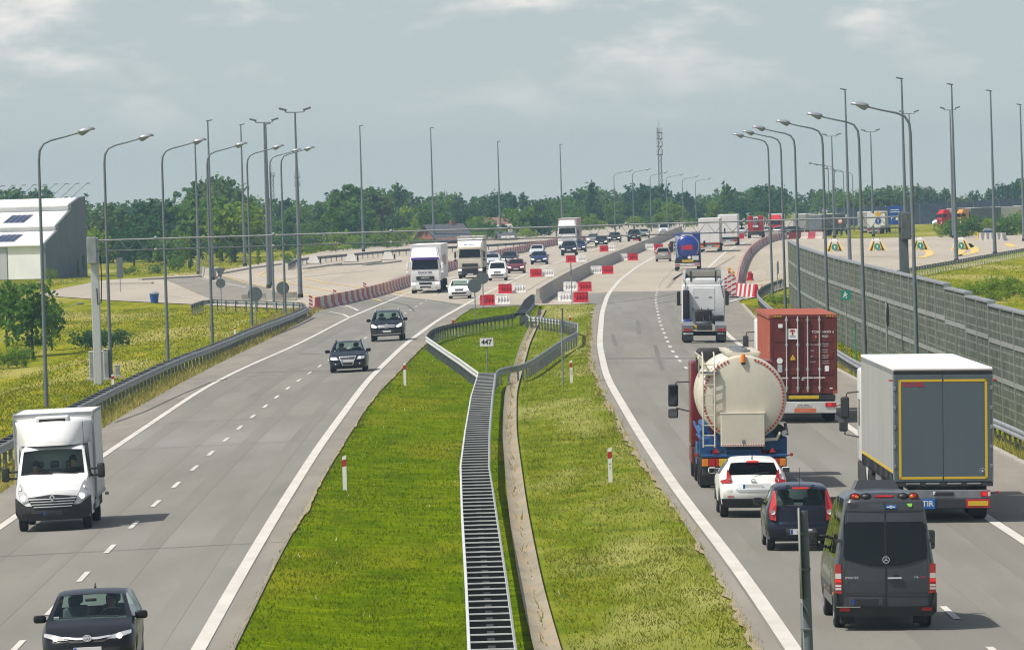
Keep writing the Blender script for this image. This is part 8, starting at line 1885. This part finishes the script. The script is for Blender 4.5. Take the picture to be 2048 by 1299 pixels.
for px, Y, wf, k, mt, lb in [(430, 905, .95, 'broad', 'leaf_grey', 'tallest broad grey green tree above the belt on the left'), (395, 915, .7, 'tall', 'leaf_grey', 'grey green tree at the left shoulder of the tallest left tree'), (312, 880, .95, 'round', 'leaf_dark', 'round very dark tree right of the white stepped building'), (205, 880, 1.0, 'broad', 'leaf_grey', 'pale green tree just right of the white stepped building'), (692, 1060, .8, 'airy', 'leaf_mid', 'tall airy tree above the white and purple lorry'), (762, 1065, 1.0, 'airy', 'leaf_grey', 'thin crowned grey tree left of the dark roofed house'), (1182, 1290, .55, 'tall', 'leaf_dark', 'slim dark tree rising right of the distant white lorry'), (1300, 1300, .8, 'broad', 'leaf_dark', 'dark tree in front of the lattice radio tower'), (1452, 1290, .7, 'tall', 'leaf_mid', 'tall tree above the distant white lorries'), (1540, 1290, .9, 'broad', 'leaf_dark', 'large dark tree behind the red recovery lorry'),
                          (1760, 1230, 1.3, 'round', 'leaf_grey', 'rounded pale willow behind the far dark wall'), (1690, 1240, 1.1, 'round', 'leaf_mid', 'rounded green willow left of the paler one'), (1920, 1240, 1.2, 'round', 'leaf_grey', 'rounded willow right of the gantry leg above the dark wall')]:
    belt_tree(px, Y, 1.0, (k,), (mt,), 0, lb, wf, 0)
for k, px in enumerate(range(1092, 1140, 8)): belt_tree(px, 1640 + 10 * k, 1.0, ('fir',), ('leaf_fir',), 0, None, .7, 4)
# hedge before the belt on the left, saplings, bushes
for k in range(24):
    px = 176 + k * 18.5 + rr.uniform(-5, 5); by = 520 - .05 * (px - 180) + rr.uniform(-3, 3) + (6 if px < 300 else 0)
    plant('bush', 'dark bush in the hedge behind the left plaza', 'bush', un(px, by), rr.uniform(2.0, 2.9), rr.uniform(2.6, 3.6), 'bush', rr.choice(('leaf_dark', 'leaf_dark', 'leaf_mid')), k, 'dark bushes of the hedge behind the left plaza', False)
for k in range(22):
    px = 590 + k * 24 + rr.uniform(-6, 6); by = 508 - .075 * (px - 590) + rr.uniform(-2, 2)
    plant('bush', 'bright low bush along the far edge of the left plaza', 'bush', un(px, by), rr.uniform(1.0, 2.0), rr.uniform(1.6, 2.8), 'bush', rr.choice(('leaf_bright', 'leaf_mid', 'leaf_bright')), k, 'bright low bushes along the far edge of the left plaza', False)
for px, py, h, w, kd, mt, lb in [(350, 543, 1.9, 1.9, 'bush', 'leaf_mid', 'bushy sapling left of the yield sign on the lawn'), (381, 541, 2.5, 1.2, 'tall', 'leaf_mid', 'slim sapling right of the bushy one on the lawn'), (440, 531, 2.0, 1.2, 'tall', 'leaf_bright', 'bright sapling above the yield sign'), (463, 528, 2.2, 1.3, 'tall', 'leaf_mid', 'sapling right of the bright one near the dark hedge'), (517, 530, 2.0, 1.3, 'tall', 'leaf_bright', 'sapling between the light masts on the left'), (577, 526, 1.6, 1.5, 'bush', 'leaf_mid', 'low bush at the end of the plaza guard rail'), (258, 549, 1.0, 1.8, 'bush', 'leaf_bright', 'low bright bush by the tall rectangular sign back'), (313, 546, 1.2, 1.4, 'bush', 'leaf_mid', 'low bush left of the bushy sapling'),
                                (75, 557, 2.0, 1.2, 'tall', 'leaf_mid', 'dark leafy shrub against the white building'), (104, 558, 1.4, 1.1, 'bush', 'leaf_bright', 'bright shrub at the corner of the dark end wall'), (157, 553, 1.7, .6, 'tall', 'leaf_bright', 'slim young tree left of its taller twin at the dark wall'), (168, 553, 2.4, .8, 'tall', 'leaf_bright', 'taller slim young tree at the dark end wall'), (48, 556, 1.6, .6, 'airy', 'leaf_mid', 'thin young tree before the white front of the building'), (50, 586, 1.2, 2.4, 'bush', 'leaf_bright', 'bright bush in the grass below the building')]:
    plant('shrub', lb, 'shrub', un(px, py), h, w, kd, mt, int(px), None, kd != 'bush', 1300, .05)
for px, py, h, w, kd, mt, lb, n, s in [(66, 712, 5.0, 4.0, 'broad', 'leaf_mid', 'leafy young tree on the left bank with a thin trunk', 10000, .026), (104, 700, 3.4, 2.1, 'round', 'leaf_mid', 'smaller round tree at the right side of the leafy young tree', 4000, .03), (14, 690, 4.4, 2.9, 'round', 'leaf_mid', 'tree at the left edge beside the leafy young tree', 5000, .028)]:
    plant('tree', lb, 'tree', un(px, py), h, w, kd, mt, 2, None, True, n, s)
for px, py, h, w, mt, lb in [(172, 699, 1.45, 1.75, 'leaf_dark', 'dark spreading juniper bush behind the gantry leg, left one'), (198, 697, 1.35, 1.6, 'leaf_dark', 'dark spreading juniper bush right behind the gantry leg'), (232, 692, 1.25, 1.5, 'leaf_dark', 'dark juniper bush behind the second left street lamp'), (18, 735, 1.3, 1.9, 'leaf_bright', 'bright low bush at the left edge below the trees'), (45, 722, 1.0, 1.4, 'leaf_mid', 'low bush at the foot of the leafy young tree')]:
    plant('bush', lb, 'bush', un(px, py), h, w, 'bush', mt, 3, None, False, 5200, .034)
for k, (px, py, h, w) in enumerate([(1885, 474, 2.5, 2.6), (1912, 474, 3.2, 3.4), (1938, 473, 3.0, 3.0), (1968, 472, 2.8, 3.0), (1995, 471, 3.3, 3.4), (2022, 470, 3.6, 3.6), (2048, 468, 3.8, 3.8)]):
    plant('bush', 'big green bush at the far right edge of the plaza', 'bush', un(px, py), h, w, 'bush', 'leaf_mid' if k % 3 else 'leaf_bright', k, 'big bushes at the far right edge of the plaza', False, 3000, .04)
for k, (px, py, h, w) in enumerate([(1925, 592, .9, 1.6), (1950, 588, 1.2, 1.9), (1980, 590, 1.3, 2.0), (2010, 588, 1.5, 2.1), (2038, 592, 1.5, 2.1), (1995, 600, .9, 1.6), (2060, 598, 1.3, 2.0)]):
    plant('bush', 'bright yellow green bush on the right slope above the noise wall', 'bush', un(px, py), h, w, 'bush', 'leaf_bright', k, 'bright bushes on the right slope above the noise wall', False, 3000, .04)
plant('bush', 'low green bush in the grass beyond the noise wall end', 'bush', un(1560, 606), .8, 2.0, 'bush', 'leaf_bright', 1, None, False, 3000, .04)
t = thing('street_lamp', 'small slanted lamp leaning out of the bushes on the left bank', 'street lamp', un(122, 632)); MB().tube([(0, 0, 0), (.5, 0, .5), (1.0, 0, .85), (1.3, 0, .92)], .03, 6).build('pole', 'pole_steel', t, 50); MB().rbox(1.2, 1.75, -.1, .1, .82, .96, .05, 2).build('lamp_head', 'galv_dark', t, 50)
# ---- grass blades
def blades(name, boxes, material, seed, hgt=(.02, .08), wid=.010, lean=1.0):
    rg = np.random.default_rng(seed); Ps = []
    for fl, fr, y0, y1, n in boxes:
        Y = y0 + (y1 - y0) * rg.random(n); u = rg.random(n)
        X = np.array([fl(a) + (fr(a) - fl(a)) * b for a, b in zip(Y, u)]); Ps.append(np.stack([X, Y], 1))
    P = np.concatenate(Ps)
    cl = np.sin(P[:, 0] * 2.1 + np.sin(P[:, 1] * .7) * 2) * np.sin(P[:, 1] * .55 + P[:, 0]) ; keep = rg.random(len(P)) < .62 + .38 * cl; P = P[keep]; m = len(P)
    Z = np.array([hz(a, b) for a, b in P]) - .05; h = (hgt[0] + (hgt[1] - hgt[0]) * rg.random(m) ** 1.6); a = rg.random(m) * 6.28; w = wid * (.6 + .8 * rg.random(m)) * (1 + P[:, 1] / 260)
    B0 = np.stack([P[:, 0] - np.cos(a) * w, P[:, 1] - np.sin(a) * w, Z], 1); B1 = np.stack([P[:, 0] + np.cos(a) * w, P[:, 1] + np.sin(a) * w, Z], 1); d = rg.random(m) * 6.28
    T = np.stack([P[:, 0] + np.cos(d) * h * lean, P[:, 1] + np.sin(d) * h * lean, Z + h + .03], 1)
    V = np.stack([B0, B1, T], 1).reshape(-1, 3); o = quads_obj(name, V, m, material, 3); o['kind'] = 'stuff'; return o
leaf_mat('weed', (0.075, 0.13, 0.006), (0.22, 0.25, 0.03), .45, .0); leaf_mat('blade_pale', (0.12, 0.155, 0.006), (0.28, 0.275, 0.025), .45, .0)
gl, gr = lambda Y: GUT(Y) - .45, lambda Y: GUT(Y) + .45
tag(blades('median_grass', [(lambda Y: LGR(Y) - .12, gl, 118, 165, 24000), (lambda Y: LGR(Y) - .1, gl, 165, 240, 24000), (lambda Y: LGR(Y) - .1, gl, 240, 350, 18000), (LGR, gl, 350, 482, 10000)], 'blade', 1), 'short bright green grass on the left of the median', 'grass')
tag(blades('median_grass', [(gr, lambda Y: RGR(Y) + .12, 118, 165, 22000), (gr, lambda Y: RGR(Y) + .1, 165, 240, 20000), (gr, lambda Y: RGR(Y) + .1, 240, 350, 14000), (gr, RGR, 350, 482, 8000)], 'blade_pale', 7), 'paler dry tipped grass on the right of the median', 'grass')
tag(blades('weeds', [(lambda Y: LGR(Y) + .1, lambda Y: RGR(Y) - .1, 118, 200, 3500), (lambda Y: LGR(Y), lambda Y: RGR(Y), 200, 400, 3500), (lambda Y: LGR(Y) + .02, lambda Y: LGR(Y) + .3, 118, 400, 1200)], 'weed', 9, (.03, .09), .012, .9), 'broad leaved weeds scattered in the grass', 'weeds')
tag(blades('verge_grass', [(lambda Y: LEDGE(Y) - 9, lambda Y: LEDGE(Y) - .9, 225, 330, 18000), (lambda Y: LEDGE(Y) - 18, lambda Y: LEDGE(Y) - .9, 330, 480, 20000), (lambda Y: REDGE(Y) + .3, lambda Y: NW(Y) - .1, 180, 465, 16000), (lambda Y: LEDGE(480) - 26, lambda Y: LEDGE(480) - 1, 480, 520, 6000), (lambda Y: LEDGE(480) - 46, lambda Y: LEDGE(480) - 31, 600, 740, 9000), (lambda Y: LEDGE(480) - 32, lambda Y: LEDGE(480) - 16, 735, 900, 6000), (lambda Y: NW(440) + 3, lambda Y: NW(440) + 28, 440, 640, 12000)], 'blade_pale', 2, (.03, .10), .015), 'rough grass of the verges and lawns', 'grass')
tag(blades('tall_grass', [(lambda Y: LEDGE(Y) - 1.3, lambda Y: LEDGE(Y) + .02, 170, 500, 22000), (lambda Y: LEDGE(Y) - 3, lambda Y: LEDGE(Y) - .2, 430, 500, 5000), (lambda Y: REDGE(Y) + .2, lambda Y: REDGE(Y) + .8, 190, 460, 5000), (lambda Y: RGR(Y) - .3, lambda Y: RGR(Y) + .06, 118, 420, 900), (lambda Y: GUT(Y) - .10, lambda Y: GUT(Y) + .10, 120, 460, 500)], 'blade_dry', 3, (.08, .32), .016, .5), 'tall dry grass along rails and road edges', 'grass')
tag(blades('flowers', [(lambda Y: LGR(Y) + .4, lambda Y: RGR(Y) - .4, 120, 420, 450), (lambda Y: LEDGE(Y) - 6, lambda Y: LEDGE(Y) - .3, 220, 470, 700)], 'cover_white', 4, (.06, .10), .007, .6), 'small white flowers in the grass', 'flowers')
# bare soil along the grass edge
def soil_edge(fn, side, y0, y1, seed):
    r = random.Random(seed); rows = []; w0_ = .1
    for Y in frange(y0, y1, .8):
        a = fn(Y) - .06 * side; w0_ = .82 * w0_ + .18 * r.gauss(.10 if side < 0 else .04, .32 if side < 0 else .12); w = .03 + max(0, w0_); rows.append([(a, Y, hz(a, Y) + .004), (a + side * w, Y, hz(a + side * w, Y) + .012)])
    o = grid('soil', rows, 'soil'); o['kind'] = 'structure'
soil_edge(RGR, -1, 100, 470, 1); soil_edge(LGR, 1, 100, 470, 2)
# ---- air
m = bpy.data.materials.new('air'); m.use_nodes = True; n, l = m.node_tree.nodes, m.node_tree.links; n.clear(); o_ = n.new('ShaderNodeOutputMaterial'); v_ = n.new('ShaderNodeVolumePrincipled'); v_.inputs['Color'].default_value = (0.52, 0.78, 1.0, 1); v_.inputs['Density'].default_value = HAZE; v_.inputs['Anisotropy'].default_value = .3; l.new(v_.outputs[0], o_.inputs['Volume']); MATS['air'] = m
if HAZE > 0:
    hzo = MB().box(-1000, 1000, -40, 2700, -10, 26).build('haze', 'air'); hzo['kind'] = 'stuff'
